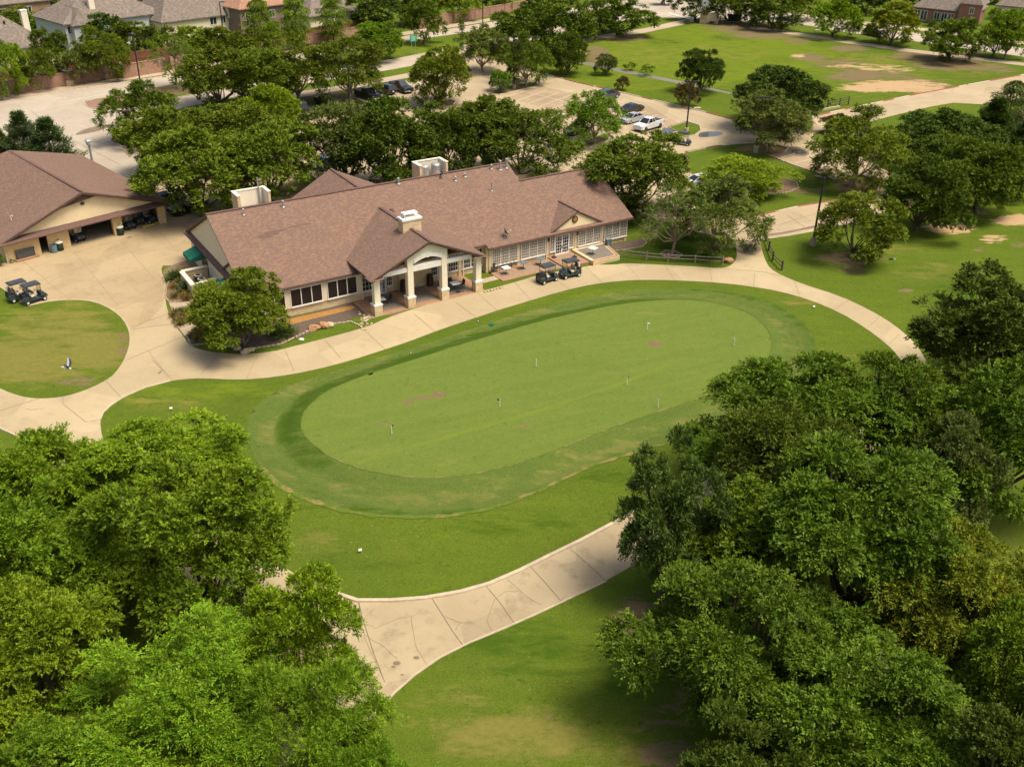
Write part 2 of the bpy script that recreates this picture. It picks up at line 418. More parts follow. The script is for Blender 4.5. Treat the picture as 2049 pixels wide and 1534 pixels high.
def water(name, col, rough):
    m, nt, out = nodes(name); n = noise(nt, pos(nt), 1.5, 3)
    bsdf(nt, out, col, rough, .8, bump=n, bstr=.04, bdist=.02); MATS[name] = m
water('water_puddle', (.085, .085, .08), .06); water('water_creek', (.17, .15, .10), .45)
mk('wet_concrete', (.17, .125, .075), (.22, .165, .10), .8, .5, .35, world=True)
def car_paint(name, c):
    m, nt, out = nodes(name); n = noise(nt, objco(nt), 1.5, 3)
    bsdf(nt, out, mixc(nt, n, c, tuple(x*.8 for x in c)), .28, .5, 0, coat=.7); return m
car_paint('paint_black', (.010, .011, .013)); car_paint('paint_car_white', (.74, .73, .70)); car_paint('paint_slate', (.035, .048, .065))
car_paint('paint_navy', (.012, .022, .06)); car_paint('paint_silver', (.40, .41, .42)); car_paint('paint_cart', (.040, .055, .062)); car_paint('paint_blue', (.05, .11, .22))

def leaf_mat(name, trans=.16, gloss=.008):
    m, nt, out = nodes(name)
    oi = nt.nodes.new('ShaderNodeObjectInfo'); geo = nt.nodes.new('ShaderNodeNewGeometry')
    at = nt.nodes.new('ShaderNodeAttribute'); at.attribute_name = 'tone'
    r = geo.outputs['Random Per Island']
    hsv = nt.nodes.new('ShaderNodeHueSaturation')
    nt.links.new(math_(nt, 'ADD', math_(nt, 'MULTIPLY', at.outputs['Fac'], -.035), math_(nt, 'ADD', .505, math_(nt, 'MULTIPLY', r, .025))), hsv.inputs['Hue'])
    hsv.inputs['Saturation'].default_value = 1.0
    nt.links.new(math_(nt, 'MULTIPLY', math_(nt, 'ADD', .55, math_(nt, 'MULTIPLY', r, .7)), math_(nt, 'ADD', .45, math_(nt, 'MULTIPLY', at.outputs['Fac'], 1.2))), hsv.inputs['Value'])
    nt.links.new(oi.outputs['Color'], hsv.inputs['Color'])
    d = N(nt, 'ShaderNodeBsdfDiffuse'); t = N(nt, 'ShaderNodeBsdfTranslucent'); g = N(nt, 'ShaderNodeBsdfGlossy'); g.inputs['Roughness'].default_value = .42
    g.inputs['Color'].default_value = (.8, .85, .7, 1)
    nt.links.new(hsv.outputs[0], d.inputs[0]); nt.links.new(mixc(nt, 1.0, hsv.outputs[0], (1.35, 1.15, .4), 'MULTIPLY'), t.inputs[0])
    m1 = N(nt, 'ShaderNodeMixShader'); m1.inputs[0].default_value = trans; m2 = N(nt, 'ShaderNodeMixShader'); m2.inputs[0].default_value = gloss
    nt.links.new(d.outputs[0], m1.inputs[1]); nt.links.new(t.outputs[0], m1.inputs[2])
    nt.links.new(m1.outputs[0], m2.inputs[1]); nt.links.new(g.outputs[0], m2.inputs[2]); nt.links.new(m2.outputs[0], out.inputs[0])
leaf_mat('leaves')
M = MATS

def dry_edge():
    m, nt, out = nodes('dry_edge'); v = pos(nt); a = noise(nt, v, .8, 5, .7); b = noise(nt, v, 6, 4, .7)
    col = mixc(nt, ramp(nt, a, .45, .62), (.088, .132, .018), mixc(nt, b, (.17, .145, .045), (.25, .19, .075)))
    bsdf(nt, out, col, .95, .03)
dry_edge()
mk('grass_pale', (.132, .174, .026), (.118, .166, .023), .6, .95, .03, world=True)
# ------------------------------------------------------------------ plan of the site (outlines surveyed from the photograph)
GREEN = [(603,870),(605,850),(612,835),(625,820),(645,803),(670,788),(700,775),(740,760),(790,744),(850,725),(910,705),(970,687),(1030,669),(1090,652),(1150,638),(1210,625),(1270,616),(1330,611),(1390,612),(1440,620),(1480,632),(1510,648),(1530,668),(1541,690),(1540,712),(1530,735),(1510,752),(1475,775),(1430,797),(1380,815),(1320,835),(1260,855),(1200,878),(1140,902),(1080,925),(1020,945),(960,960),(900,968),(845,970),(790,965),(740,956),(690,940),(655,922),(628,902),(612,886)]
COLLAR = [(492,870),(498,842),(512,818),(548,792),(593,770),(651,750),(720,727),(800,704),(880,680),(960,655),(1040,630),(1120,609),(1180,598),(1240,589),(1300,582),(1380,582),(1460,590),(1530,605),(1580,630),(1615,660),(1632,695),(1626,725),(1590,765),(1530,800),(1460,840),(1400,872),(1350,888),(1300,900),(1250,915),(1190,932),(1130,960),(1080,985),(1020,1012),(960,1030),(900,1040),(830,1043),(750,1040),(680,1028),(610,1005),(560,980),(520,940),(500,902)]
INNER = [(200,840),(206,825),(222,810),(245,795),(290,775),(340,762),(390,757),(430,758),(470,760),(520,758),(580,750),(640,738),(700,722),(760,703),(820,683),(880,660),(940,640),(1000,620),(1060,602),(1120,584),(1180,570),(1240,562),(1300,560),(1370,562),(1440,566),(1500,573),(1560,583),(1620,600),(1680,625),(1730,655),(1770,685),(1798,712),(1812,745),(1800,790),(1740,838),(1650,862),(1550,885),(1450,928),(1330,990),(1213,1055),(1160,1083),(1100,1112),(1040,1142),(980,1168),(920,1185),(850,1197),(780,1202),(715,1202),(650,1180),(590,1148),(520,1105),(430,1050),(320,985),(240,925),(205,880)]
ISLAND = [(-160,500),(-60,540),(0,574),(18,588),(40,604),(52,614),(70,610),(100,603),(150,600),(190,604),(225,620),(247,640),(258,662),(260,685),(253,710),(240,735),(220,757),(185,775),(150,788),(120,795),(80,798),(50,795),(20,786),(0,777),(-60,750),(-200,700)]
PATH_OUT = [(-260,820),(-200,470),(-60,520),(0,512),(18,527),(120,492),(330,442),(362,444),(392,470),(388,492),(350,512),(326,530),(322,543),(332,562),(331,590),(333,615),(345,645),(365,670),(380,692),(410,703),(460,708),(500,709),(550,703),(580,695),(640,680),(700,664),(740,652),(770,638),(830,617),(893,599),(960,584),(1020,568),(1080,550),(1150,538),(1190,530),(1230,530),(1250,527),(1280,528),(1340,531),(1400,534),(1440,537),(1458,534),(1470,525),(1475,510),(1473,500),(1471,480),(1521,480),(1524,500),(1531,520),(1540,537),(1565,552),(1610,570),(1680,592),(1740,620),(1790,650),(1835,690),(1866,745),(1856,820),(1800,880),(1690,918),(1590,945),(1460,1008),(1340,1085),(1213,1163),(1150,1192),(1080,1225),(1010,1256),(940,1285),(880,1315),(830,1350),(790,1385),(740,1440),(690,1510),(650,1590),(430,1590),(480,1470),(498,1370),(478,1280),(410,1190),(330,1115),(250,1040),(150,965),(62,892),(35,873),(0,857),(-60,835)]
STREET = [(-330,300),(0,203),(110,184),(254,162),(353,148),(450,131),(600,106),(797,75),(980,45),(1110,22),(1230,4),(1330,-14),(1480,-20),(1520,30),(1440,45),(1330,33),(1240,42),(1180,52),(1090,78),(1000,95),(905,106),(820,133),(782,140),(660,159),(560,177),(450,200),(380,214),(300,232),(262,246),(225,264),(222,280),(240,292),(275,305),(300,330),(262,392),(187,335),(150,318),(80,335),(-330,420)]
MEDIAN = [(168,208),(178,201),(215,195),(330,172),(450,150),(600,121),(796,85),(922,67),(1000,53),(1090,38),(1150,29),(1160,36),(1070,61),(985,79),(910,96),(886,100),(802,117),(700,136),(560,160),(450,179),(330,200),(215,221),(180,217)]
LOT = [(868,110),(915,97),(945,108),(971,117),(1011,127),(1076,145),(1152,165),(1244,186),(1330,206),(1407,224),(1463,239),(1530,251),(1580,248),(1627,234),(1670,224),(1750,207),(1840,188),(1950,168),(2049,150),(2200,126),(2200,190),(2049,196),(1964,209),(1907,206),(1861,214),(1773,235),(1690,256),(1644,262),(1626,268),(1624,275),(1637,285),(1690,303),(1760,335),(1800,355),(1820,385),(1790,415),(1720,440),(1637,460),(1582,470),(1525,480),(1471,480),(1400,465),(1330,445),(1293,431),(1268,418),(1240,398),(1100,392),(980,400),(800,392),(690,380),(640,398),(560,404),(470,432),(398,470),(345,450),(330,441),(300,405),(262,388),(300,330),(330,300),(420,260),(520,243),(603,237),(612,226),(645,212),(676,200),(712,215),(737,208),(704,194),(745,182),(778,166),(800,168),(835,166),(860,150),(905,148),(945,143),(938,132),(905,118)]
LOT_HOLES = [
 [(1371,305),(1432,293),(1508,286),(1545,289),(1577,297),(1572,304),(1533,311),(1600,335),(1675,362),(1702,353),(1725,352),(1746,360),(1757,376),(1735,394),(1655,404),(1600,413),(1548,425),(1500,434),(1440,440),(1395,428),(1380,400),(1385,365),(1378,330)],
 [(1336,255),(1374,244),(1400,252),(1402,262),(1390,271),(1360,276),(1322,274),(1355,264)],
 [(985,188),(990,180),(1020,172),(1060,165),(1082,171),(1040,181),(1000,190)],
 [(850,212),(862,206),(900,200),(912,204),(905,212),(868,216)],
 [(1155,288),(1170,284),(1205,268),(1222,270),(1216,282),(1180,295),(1160,296)],
 [(735,378),(752,362),(775,352),(790,360),(784,378)],
 [(545,395),(560,372),(620,350),(640,362),(625,380),(590,398)]]
CROSS = [(1440,45),(1520,30),(1560,22),(1640,36),(1720,50),(1800,62),(1850,68),(1920,78),(2049,97),(2200,118),(2200,134),(2049,114),(1960,101),(1850,86),(1760,72),(1700,66),(1620,52),(1560,44)]

def inside(poly, X, Y):
    r = np.zeros(X.shape, bool); n = len(poly)
    for i in range(n):
        x0, y0 = poly[i]; x1, y1 = poly[(i+1) % n]
        if y0 == y1: continue
        c = ((y0 > Y) != (y1 > Y)) & (X < (x1-x0)*(Y-y0)/(y1-y0)+x0)
        r ^= c
    return r
def polydist(poly, X, Y):
    d = np.full(X.shape, 1e9); n = len(poly)
    for i in range(n):
        ax, ay = poly[i]; bx, by = poly[(i+1) % n]
        vx, vy = bx-ax, by-ay; L = vx*vx+vy*vy+1e-12
        t = np.clip(((X-ax)*vx+(Y-ay)*vy)/L, 0, 1)
        d = np.minimum(d, np.hypot(X-ax-t*vx, Y-ay-t*vy))
    return d
def smooth_poly(p, it=2):
    for _ in range(it):
        q = []
        for i in range(len(p)):
            a = p[i]; b = p[(i+1) % len(p)]
            q += [(a[0]*.75+b[0]*.25, a[1]*.75+b[1]*.25), (a[0]*.25+b[0]*.75, a[1]*.25+b[1]*.75)]
        p = q
    return p
gW = smooth_poly(GL(GREEN), 1); cW = smooth_poly(GL(COLLAR), 1); iW = smooth_poly(GL(INNER), 1)
def sst(x, a, b):
    t = np.clip((x-a)/(b-a), 0, 1); return t*t*(3-2*t)
def relief(X, Y):
    """raised putting green: plateau, a falling bank, a low outer swell"""
    X = np.asarray(X, float); Y = np.asarray(Y, float); h = np.zeros(X.shape)
    m = (X > -32) & (X < 36) & (Y > 44) & (Y < 108)
    if not m.any(): return h
    x, y = X[m], Y[m]
    d = polydist(gW, x, y); ins = inside(gW, x, y)
    d = np.where(ins, -d, d)
    prof = np.where(d < 0, .62, 0.0)
    prof = np.where((d >= 0) & (d < 2.0), .62 - .56*sst(d, 0, 2.0), prof)
    prof = np.where((d >= 2.0) & (d < 4.4), .06 + .26*sst(d, 2.0, 4.4), prof)
    prof = np.where((d >= 4.4), .32*(1-sst(d, 4.4, 8.0)), prof)
    iin = inside(iW, x, y); di = polydist(iW, x, y)
    h[m] = prof*np.where(iin, sst(di, .2, 3.0), 0)
    return h

# cover = worn soil, dry grass, lush grass (dry and lush also carry the collar's painted slope shading), sand : (px, py, rx, ry, channel, strength)
COVER = [
 (1705,516,75,16,0,1.0),(1710,540,40,9,0,.62),(1615,600,60,14,1,.7),(1800,495,70,14,1,.6),(1480,640,40,12,1,.35),(1900,545,130,25,1,.55),(1880,560,30,5,0,.45),
 (1900,456,58,13,3,1.1),(2030,440,50,12,3,1.1),(1990,478,36,9,3,.8),(1960,500,16,5,0,.7),(2035,490,18,6,0,.7),(1825,408,60,12,0,.6),(1950,425,48,10,0,.8),(1812,582,16,4,0,.9),
 (60,720,140,55,1,1.2),(190,700,90,50,1,1.25),(120,660,140,60,1,.9),(150,765,60,16,0,.5),(245,690,18,28,0,.55),(120,640,90,20,1,.45),(60,610,60,12,2,.4),
 (330,810,110,26,1,.5),(470,800,80,24,1,.35),(640,1080,90,35,1,.4),(760,1080,80,28,1,.35),(680,1130,110,34,2,.35),(800,1110,90,34,2,.35),(1020,1045,150,30,2,.45),(1260,960,110,26,2,.55),(620,1010,50,16,2,.5),(1420,880,80,24,2,.6),
 (1060,1480,190,70,1,.95),(1250,1500,120,60,1,.65),(900,1420,120,60,1,.4),(1050,1300,150,70,2,.6),(1250,1330,120,90,2,.75),(1280,1240,60,70,0,.65),(1340,1480,80,120,0,.6),(1100,1430,9,4,0,.9),
 (1560,640,70,12,2,.3),(1690,710,60,30,1,.3),(1300,545,180,10,2,.7),(1380,500,110,26,2,.95),(1430,470,60,22,2,.7),(1345,470,50,14,2,.8),(1428,492,60,10,0,.5),
 # far field
 (1245,75,60,10,0,.95),(1295,62,22,4,0,.5),(1195,110,30,22,0,.9),(1500,55,95,12,0,.95),(1530,70,90,10,0,.9),(1600,82,40,8,0,.7),(1460,48,70,8,0,.7),
 (1620,115,38,9,0,.95),(1595,112,20,6,3,.7),(1700,97,46,8,0,.9),(1680,130,70,12,0,.7),(1720,150,60,14,0,.95),(1700,155,60,9,0,.8),(1780,150,70,12,0,.7),(1820,170,90,14,0,.95),(1850,178,60,8,0,.95),
 (1790,172,110,13,3,1.05),(1735,176,60,10,3,1.0),(1850,180,60,6,3,.8),(1700,132,50,6,3,.65),(1760,136,60,8,3,.6),(1800,140,40,8,3,.5),
 (1830,112,50,12,0,.9),(1860,122,60,12,0,.8),(1900,130,90,14,0,.98),(1960,135,70,10,0,.8),(2000,140,50,8,0,.6),(1930,108,50,8,0,.7),
 (1300,110,110,30,1,.45),(1420,110,60,30,1,.5),(1500,110,60,20,1,.4),(1750,118,120,14,1,.6),(1950,150,60,8,1,.5),
 (1150,150,70,10,2,.45),(1320,190,90,12,2,.45),(1250,60,40,10,2,.4),(1600,165,60,14,2,.5),(1560,120,60,10,2,.4),(1470,75,60,8,2,.6),(1330,85,50,10,2,.45),
 (1440,205,70,8,2,.4),(1140,152,20,3,0,.5),(1372,212,16,4,0,.6),(1245,183,16,4,0,.5),(1395,185,12,3,0,.5),
 (1660,90,60,8,2,.35),(1780,100,70,7,2,.4),(1900,112,60,8,0,.5),
 # strips by the street, parking islands
 (330,182,60,14,0,1.0),(380,165,30,10,0,.9),(620,190,100,16,0,.9),(700,195,40,10,0,.9),(740,172,60,8,1,.8),(840,150,40,8,1,.8),(800,163,40,5,2,.4),(690,205,30,12,0,1.0),(460,232,70,14,0,.9),
 (1030,178,50,8,0,1.1),(882,208,30,8,0,1.1),(1190,284,34,12,0,1.1),(966,142,30,6,0,.8),(1530,297,60,10,0,1.1),(1712,372,48,20,0,1.1),(1620,380,50,10,0,.55),(1590,355,70,8,1,.5),(1500,330,60,14,1,.5),(1450,390,50,12,1,.4),(1365,262,24,8,1,.3),(1405,310,40,6,2,.3),
 (590,385,60,24,0,.9),(605,378,30,10,1,.8),(760,368,30,14,0,1.2),(440,440,50,12,0,.9),(400,455,30,10,0,.8),
 (880,52,200,6,0,.7),(200,170,220,9,0,1.0),(60,190,90,9,0,1.0),(300,148,60,8,0,1.0),(480,122,140,10,0,.9),(690,90,110,9,0,.9),(960,42,60,5,0,.6),(850,86,16,2,1,.9),(830,112,30,4,1,.3),(900,82,80,8,2,.3),
 (400,120,350,40,0,.35),(160,120,200,40,0,.5),(1640,270,30,6,1,.4),(1900,230,70,12,2,.4),(1985,315,50,10,2,.3),(2000,390,60,40,2,.25),(1960,340,60,20,1,.3),
 (1930,590,90,60,2,.6),(1900,1100,160,120,2,.6),(2010,1080,60,80,1,.5),(600,690,110,10,2,.45),(990,572,40,6,2,.7),(1110,548,60,5,2,.6),(1230,524,50,5,2,.7),
 (700,632,40,10,1,.4),(690,622,30,8,0,.6),(790,628,34,6,0,.9),(1230,470,40,8,1,.5),
]
GREEN_COVER = [(1311,689,17,6,0,1.6),(1312,690,26,10,1,.7),(768,846,22,5,0,.75),(835,797,34,6,0,.72),(880,790,22,5,0,.7),(815,806,18,4,0,.7),(1045,852,26,5,0,.75),(1060,845,12,3,0,.7),(1250,640,20,3,0,.6),(1300,625,60,8,1,.4),(760,905,90,12,1,.45),(900,930,110,14,1,.4),(700,840,60,20,1,.3),(1330,660,50,8,1,.3),(860,890,110,5,1,.4),(960,862,110,5,1,.4),(1080,826,100,5,1,.45),(1300,745,140,5,1,.4),(1180,790,60,3,2,.5),(1450,760,60,8,2,.3)]
COLLAR_COVER = [(640,1012,70,7,0,.9),(720,1034,80,5,0,.75),(800,1040,90,4,0,.6),(1130,955,60,5,0,.5),(1000,1015,60,5,0,.45),(900,1036,90,4,1,.9),(1060,990,60,6,1,.7),(1180,930,60,5,1,.6),(560,975,40,10,1,.6),
 (760,990,160,10,1,.55),(1000,960,90,10,1,.55),(1150,905,110,9,1,.6),(1280,862,90,8,1,.55),(540,870,30,60,1,.5),(560,960,40,30,1,.5),(600,780,60,10,1,.6),(760,732,90,8,1,.6),(900,690,90,8,1,.6),(1100,625,80,7,1,.6),(1250,597,60,5,1,.6),(1400,590,60,5,1,.45),(1590,690,30,40,1,.4),
]
VIVID = [(1420,110,330,75,.9),(1250,165,220,40,.7),(1700,150,220,50,.6),(1850,205,120,30,.4),(870,95,140,20,.7),(420,785,160,25,.6),(1100,595,200,18,.5),(300,790,90,25,.5),(1800,480,150,25,.35),(2000,400,80,60,.45),(100,640,150,60,.4)]
def cover_attr(me, table):
    n = len(me.vertices); co = np.zeros(n*3); me.vertices.foreach_get('co', co); co = co.reshape(-1, 3)
    C = np.zeros((n, 4), np.float32)
    q = co - np.array([0, 0, CAM_H]); zc = q @ fw; ok = zc > 5
    zs = np.where(ok, zc, 1.0)
    px = 1024.5 + F_PX*(q @ rt)/zs; py = 767.0 - F_PX*(q @ up)/zs
    for x, y, rx, ry, ch, s in table:
        m = ok & (np.abs(px-x) < rx*1.6) & (np.abs(py-y) < ry*1.6)
        if not m.any(): continue
        r = np.hypot((px[m]-x)/rx, (py[m]-y)/ry)
        C[m, ch] = np.maximum(C[m, ch], s*(1-sst(r, .35, 1.35)))
    vv = np.zeros(n, np.float32)
    for x, y, rx, ry, st in VIVID if table is COVER else ():
        m = ok & (np.abs(px-x) < rx*1.5) & (np.abs(py-y) < ry*1.5)
        if m.any(): vv[m] = np.maximum(vv[m], st*(1-sst(np.hypot((px[m]-x)/rx, (py[m]-y)/ry), .5, 1.3)))
    if table is COVER: me.attributes.new('vivid', 'FLOAT', 'POINT').data.foreach_set('value', vv)
    a = me.attributes.new('cover', 'FLOAT_COLOR', 'POINT'); a.data.foreach_set('color', C.ravel())

def sheet(name, outer, holes=(), z=0.0, mat=None, cell=None, kind='structure', rel=False, world=False, smooth=0, parent=None, cover=None):
    """flat paved or planted area as one triangulated sheet, holes left open"""
    ow = list(outer) if world else GL(outer); hw = [list(h) if world else GL(h) for h in holes]
    if smooth: ow = smooth_poly(ow, smooth); hw = [smooth_poly(h, smooth) for h in hw]
    pts = []; edges = []
    for lp in [ow]+hw:
        b = len(pts)
        if cell:
            q = []
            for i in range(len(lp)):
                a, c = lp[i], lp[(i+1) % len(lp)]; k = max(1, int(math.hypot(c[0]-a[0], c[1]-a[1])/cell))
                q += [(a[0]+(c[0]-a[0])*j/k, a[1]+(c[1]-a[1])*j/k) for j in range(k)]
            lp = q
        pts += lp; edges += [(b+i, b+(i+1) % len(lp)) for i in range(len(lp))]
    if cell:
        xs = [p[0] for p in ow]; ys = [p[1] for p in ow]
        X, Y = np.meshgrid(np.arange(min(xs), max(xs), cell), np.arange(min(ys), max(ys), cell)); X = X.ravel()+.01; Y = Y.ravel()+.013
        k = inside(ow, X, Y) & (polydist(ow, X, Y) > cell*.5)
        for h in hw: k &= ~inside(h, X, Y) & (polydist(h, X, Y) > cell*.5)
        pts += list(zip(X[k].tolist(), Y[k].tolist()))
    v, e, f, *_ = delaunay_2d_cdt([Vector(p) for p in pts], edges, [], 0, 1e-4)
    V = np.array([(p.x, p.y) for p in v]); Fc = [t for t in f if len(t) == 3]
    cen = np.array([V[list(t)].mean(0) for t in Fc])
    k = inside(ow, cen[:, 0], cen[:, 1])
    for h in hw: k &= ~inside(h, cen[:, 0], cen[:, 1])
    Z = relief(V[:, 0], V[:, 1])+z if rel else np.full(len(V), z)
    me = bpy.data.meshes.new(name)
    fl = []
    for t, kk in zip(Fc, k):
        if not kk: continue
        a, b_, c = (V[i] for i in t)
        if (b_[0]-a[0])*(c[1]-a[1])-(b_[1]-a[1])*(c[0]-a[0]) < 0: t = (t[0], t[2], t[1])
        fl.append(tuple(t))
    me.from_pydata([(p[0], p[1], zz) for p, zz in zip(V, Z)], [], fl); me.validate()
    me.polygons.foreach_set('use_smooth', [True]*len(me.polygons))
    if mat: me.materials.append(mat)
    if cover is not None: cover_attr(me, cover)
    o = link(name, me, parent)
    if kind: o['kind'] = kind
    return o

# ---- ground: one sheet, fine where the photograph looks, running on to the horizon
def build_ground():
    ny, nx = 430, 470
    ys = [-3000, -400, -60] + list(26*(430/26)**(np.linspace(0, 1, ny))) + [520, 800, 1500, 4000]
    V = []; ncol = nx+6
    for y in ys:
        hw = .60*max(y, 20)+12 if 0 < y < 431 else 300
        xs = [-4000, -1200, -hw-60] + list(np.linspace(-hw, hw, nx)) + [hw+60, 1200, 4000]
        V += [(x, y, 0) for x in xs]
    V = np.array(V, float); V[:, 2] = relief(V[:, 0], V[:, 1])
    ins = inside(cW, V[:, 0], V[:, 1]) & (polydist(cW, V[:, 0], V[:, 1]) > .6)
    V[ins, 2] -= .08
    F = [(j*ncol+i, j*ncol+i+1, (j+1)*ncol+i+1, (j+1)*ncol+i) for j in range(len(ys)-1) for i in range(ncol-1)]
    me = bpy.data.meshes.new('ground'); me.from_pydata(V.tolist(), [], F)
    me.polygons.foreach_set('use_smooth', [True]*len(me.polygons)); me.materials.append(M['grass_lawn'])
    cover_attr(me, COVER)
    o = link('ground', me); o['kind'] = 'structure'
build_ground()
def fringe_shade_band(me):  # paints slope shading of the bank into the collar colour, with darker fringe turf
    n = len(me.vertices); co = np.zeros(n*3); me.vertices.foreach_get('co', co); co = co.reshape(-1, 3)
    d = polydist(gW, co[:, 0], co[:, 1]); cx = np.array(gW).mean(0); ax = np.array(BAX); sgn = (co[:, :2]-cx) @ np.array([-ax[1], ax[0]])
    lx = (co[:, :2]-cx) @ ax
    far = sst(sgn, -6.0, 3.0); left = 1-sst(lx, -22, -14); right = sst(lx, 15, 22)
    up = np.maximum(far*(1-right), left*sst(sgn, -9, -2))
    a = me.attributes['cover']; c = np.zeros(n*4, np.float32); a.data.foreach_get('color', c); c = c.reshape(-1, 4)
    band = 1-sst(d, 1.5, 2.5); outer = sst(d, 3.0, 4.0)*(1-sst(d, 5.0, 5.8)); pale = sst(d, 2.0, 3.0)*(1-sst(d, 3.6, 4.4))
    c[:, 2] = np.maximum(c[:, 2], np.maximum(band*up*.78, outer*(1-up)*.55))  # shaded slopes: dark rim on upper and left side, dark outer ring below
    c[:, 1] = np.maximum(c[:, 1], np.maximum(pale*up*.4, sst(d, .8, 1.6)*(1-sst(d, 2.4, 3.2))*(1-up)*.5))  # lit slopes painted in with the dry grass colour
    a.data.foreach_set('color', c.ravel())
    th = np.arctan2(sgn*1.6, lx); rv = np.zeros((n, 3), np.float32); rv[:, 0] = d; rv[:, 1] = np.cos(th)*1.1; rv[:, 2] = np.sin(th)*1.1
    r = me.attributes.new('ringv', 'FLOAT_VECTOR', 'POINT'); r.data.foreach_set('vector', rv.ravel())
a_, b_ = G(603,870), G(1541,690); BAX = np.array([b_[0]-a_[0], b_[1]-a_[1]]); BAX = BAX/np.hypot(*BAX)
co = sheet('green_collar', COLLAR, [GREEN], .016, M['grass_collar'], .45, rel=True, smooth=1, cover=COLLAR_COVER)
fringe_shade_band(co.data)
pg = sheet('putting_green', GREEN, [], .016, M['grass_green'], .45, rel=True, smooth=1, cover=GREEN_COVER)
sheet('street', STREET, [MEDIAN], .006, M['concrete_street'], smooth=1)
sheet('cross_street', CROSS, [], .012, M['concrete_street'])
sheet('parking_lot', LOT, LOT_HOLES, .018, M['concrete_lot'])
sheet('cart_path', PATH_OUT, [INNER, ISLAND], .026, M['concrete_path'], smooth=1)
sheet('yard_pavement', [(-190,472),(-60,522),(0,515),(18,529),(120,494),(330,444),(362,446),(392,458),(404,480),(414,510),(396,530),(362,532),(326,532),(320,545),(329,562),(328,590),(326,612),(300,640),(264,660),(247,637),(226,617),(190,601),(150,597),(100,600),(70,607),(52,611),(40,601),(18,585),(0,571),(-60,537),(-150,500)], [], .032, M['concrete_yard'])
sheet('old_cart_road', [(1213,1057),(1160,1085),(1100,1114),(1040,1144),(980,1170),(920,1187),(850,1199),(780,1204),(715,1204),(650,1183),(590,1151),(560,1200),(500,1300),(500,1380),(482,1470),(435,1588),(648,1588),(690,1507),(740,1438),(790,1383),(830,1348),(880,1313),(940,1283),(1010,1254),(1080,1223),(1150,1190),(1213,1161),(1340,1083),(1340,988)], [], .032, M['concrete_old'])
sheet('sidewalk', [(250,300),(420,243),(589,185),(700,169),(820,146),(870,136),(905,124),(915,130),(870,148),(822,155),(700,178),(595,196),(430,252),(262,305)], [], .010, M['sidewalk_concrete'])
sheet('sidewalk', [(-100,218),(0,203),(110,184),(254,161),(353,146),(450,129),(600,104),(797,73),(980,43),(980,37),(797,66),(600,97),(450,122),(353,139),(254,154),(110,176),(0,193),(-100,207)], [], .014, M['sidewalk_concrete'])
sheet('sidewalk', [(1160,78),(1213,69),(1290,57),(1365,40),(1400,42),(1365,50),(1290,66),(1213,76),(1165,86)], [], .010, M['sidewalk_concrete'])
sheet('sidewalk', [(1500,52),(1600,66),(1700,82),(1800,96),(1900,108),(2049,126),(2200,144),(2200,152),(2049,132),(1900,114),(1800,102),(1700,88),(1600,72),(1500,58)], [], .010, M['sidewalk_concrete'])
sheet('sidewalk', [(1600,33),(1700,46),(1860,64),(2049,90),(2200,112),(2200,107),(2049,84),(1860,58),(1700,40),(1600,28)], [], .016, M['sidewalk_concrete'])
sheet('sidewalk', [(187,335),(150,318),(158,316),(200,332),(262,375),(300,400),(290,406)], [], .022, M['sidewalk_concrete'])
sheet('sidewalk', [(338,606),(352,606),(380,600),(400,606),(400,616),(380,618),(345,622)], [], .034, M['sidewalk_concrete'])
sheet('sidewalk', [(356,654),(380,642),(398,640),(400,650),(384,662),(372,676)], [], .034, M['sidewalk_concrete'])
sheet('median_paving', [(170,208),(180,202),(215,196),(262,187),(272,200),(262,212),(215,220),(182,216)], [], .022, M['paver_red'])
sheet('creek', [(1160,122),(1210,130),(1260,142),(1300,150),(1360,162),(1420,176),(1464,186),(1464,189),(1420,180),(1360,168),(1300,156),(1250,147),(1205,136),(1160,128)], [], .008, M['water_creek'])
for pts in ([(1008,197),(1078,171),(1178,195),(1120,222)],[(1238,232),(1296,212),(1356,246),(1300,268),(1270,266)],[(1535,311),(1577,299),(1702,351),(1676,361)],[(800,184),(845,168),(905,180),(860,196)],[(625,236),(655,222),(700,232),(660,246)]):
    sheet('parking_stalls', pts, [], .0215, M['concrete_stall'])
# wet patches and puddles
def puddle(pts, mat, z): sheet('puddle', pts, [], z, M[mat], smooth=2)
puddle([(1318,272),(1326,256),(1335,256),(1362,262),(1345,270),(1330,275)], 'water_puddle', .030)
puddle([(1396,272),(1402,264),(1440,263),(1450,268),(1435,273),(1402,276)], 'water_puddle', .030)
puddle([(1306,270),(1318,262),(1328,264),(1326,276),(1312,276)], 'wet_concrete', .024)
puddle([(1580,302),(1598,297),(1616,304),(1612,310),(1592,309)], 'water_puddle', .030)
puddle([(1565,298),(1595,292),(1622,304),(1615,314),(1585,312)], 'wet_concrete', .024)
puddle([(1515,474),(1560,470),(1600,462),(1640,455),(1650,448),(1630,451),(1600,458),(1560,466),(1520,469)], 'wet_concrete', .024)
puddle([(1476,497),(1480,482),(1521,482),(1525,502),(1515,506),(1490,502)], 'wet_concrete', .036)
puddle([(322,545),(345,530),(372,522),(388,520),(370,538),(358,556),(334,560)], 'wet_concrete', .040)
puddle([(148,270),(170,258),(215,248),(225,252),(200,262),(160,270)], 'wet_concrete', .024)
puddle([(246,292),(258,290),(266,296),(262,300),(250,297)], 'water_puddle', .030)
puddle([(252,476),(262,473),(266,475),(256,478)], 'wet_concrete', .040)
puddle([(315,747),(323,741),(325,744),(318,749)], 'wet_concrete', .040)
for c, r in (((833,1316),7), ((794,1327),9), ((787,1334),5), ((805,1350),4)):
    puddle([(c[0]+r*math.cos(t), c[1]+r*.55*math.sin(t)) for t in np.linspace(0, 2*PI, 7)[:-1]], 'wet_concrete', .040)

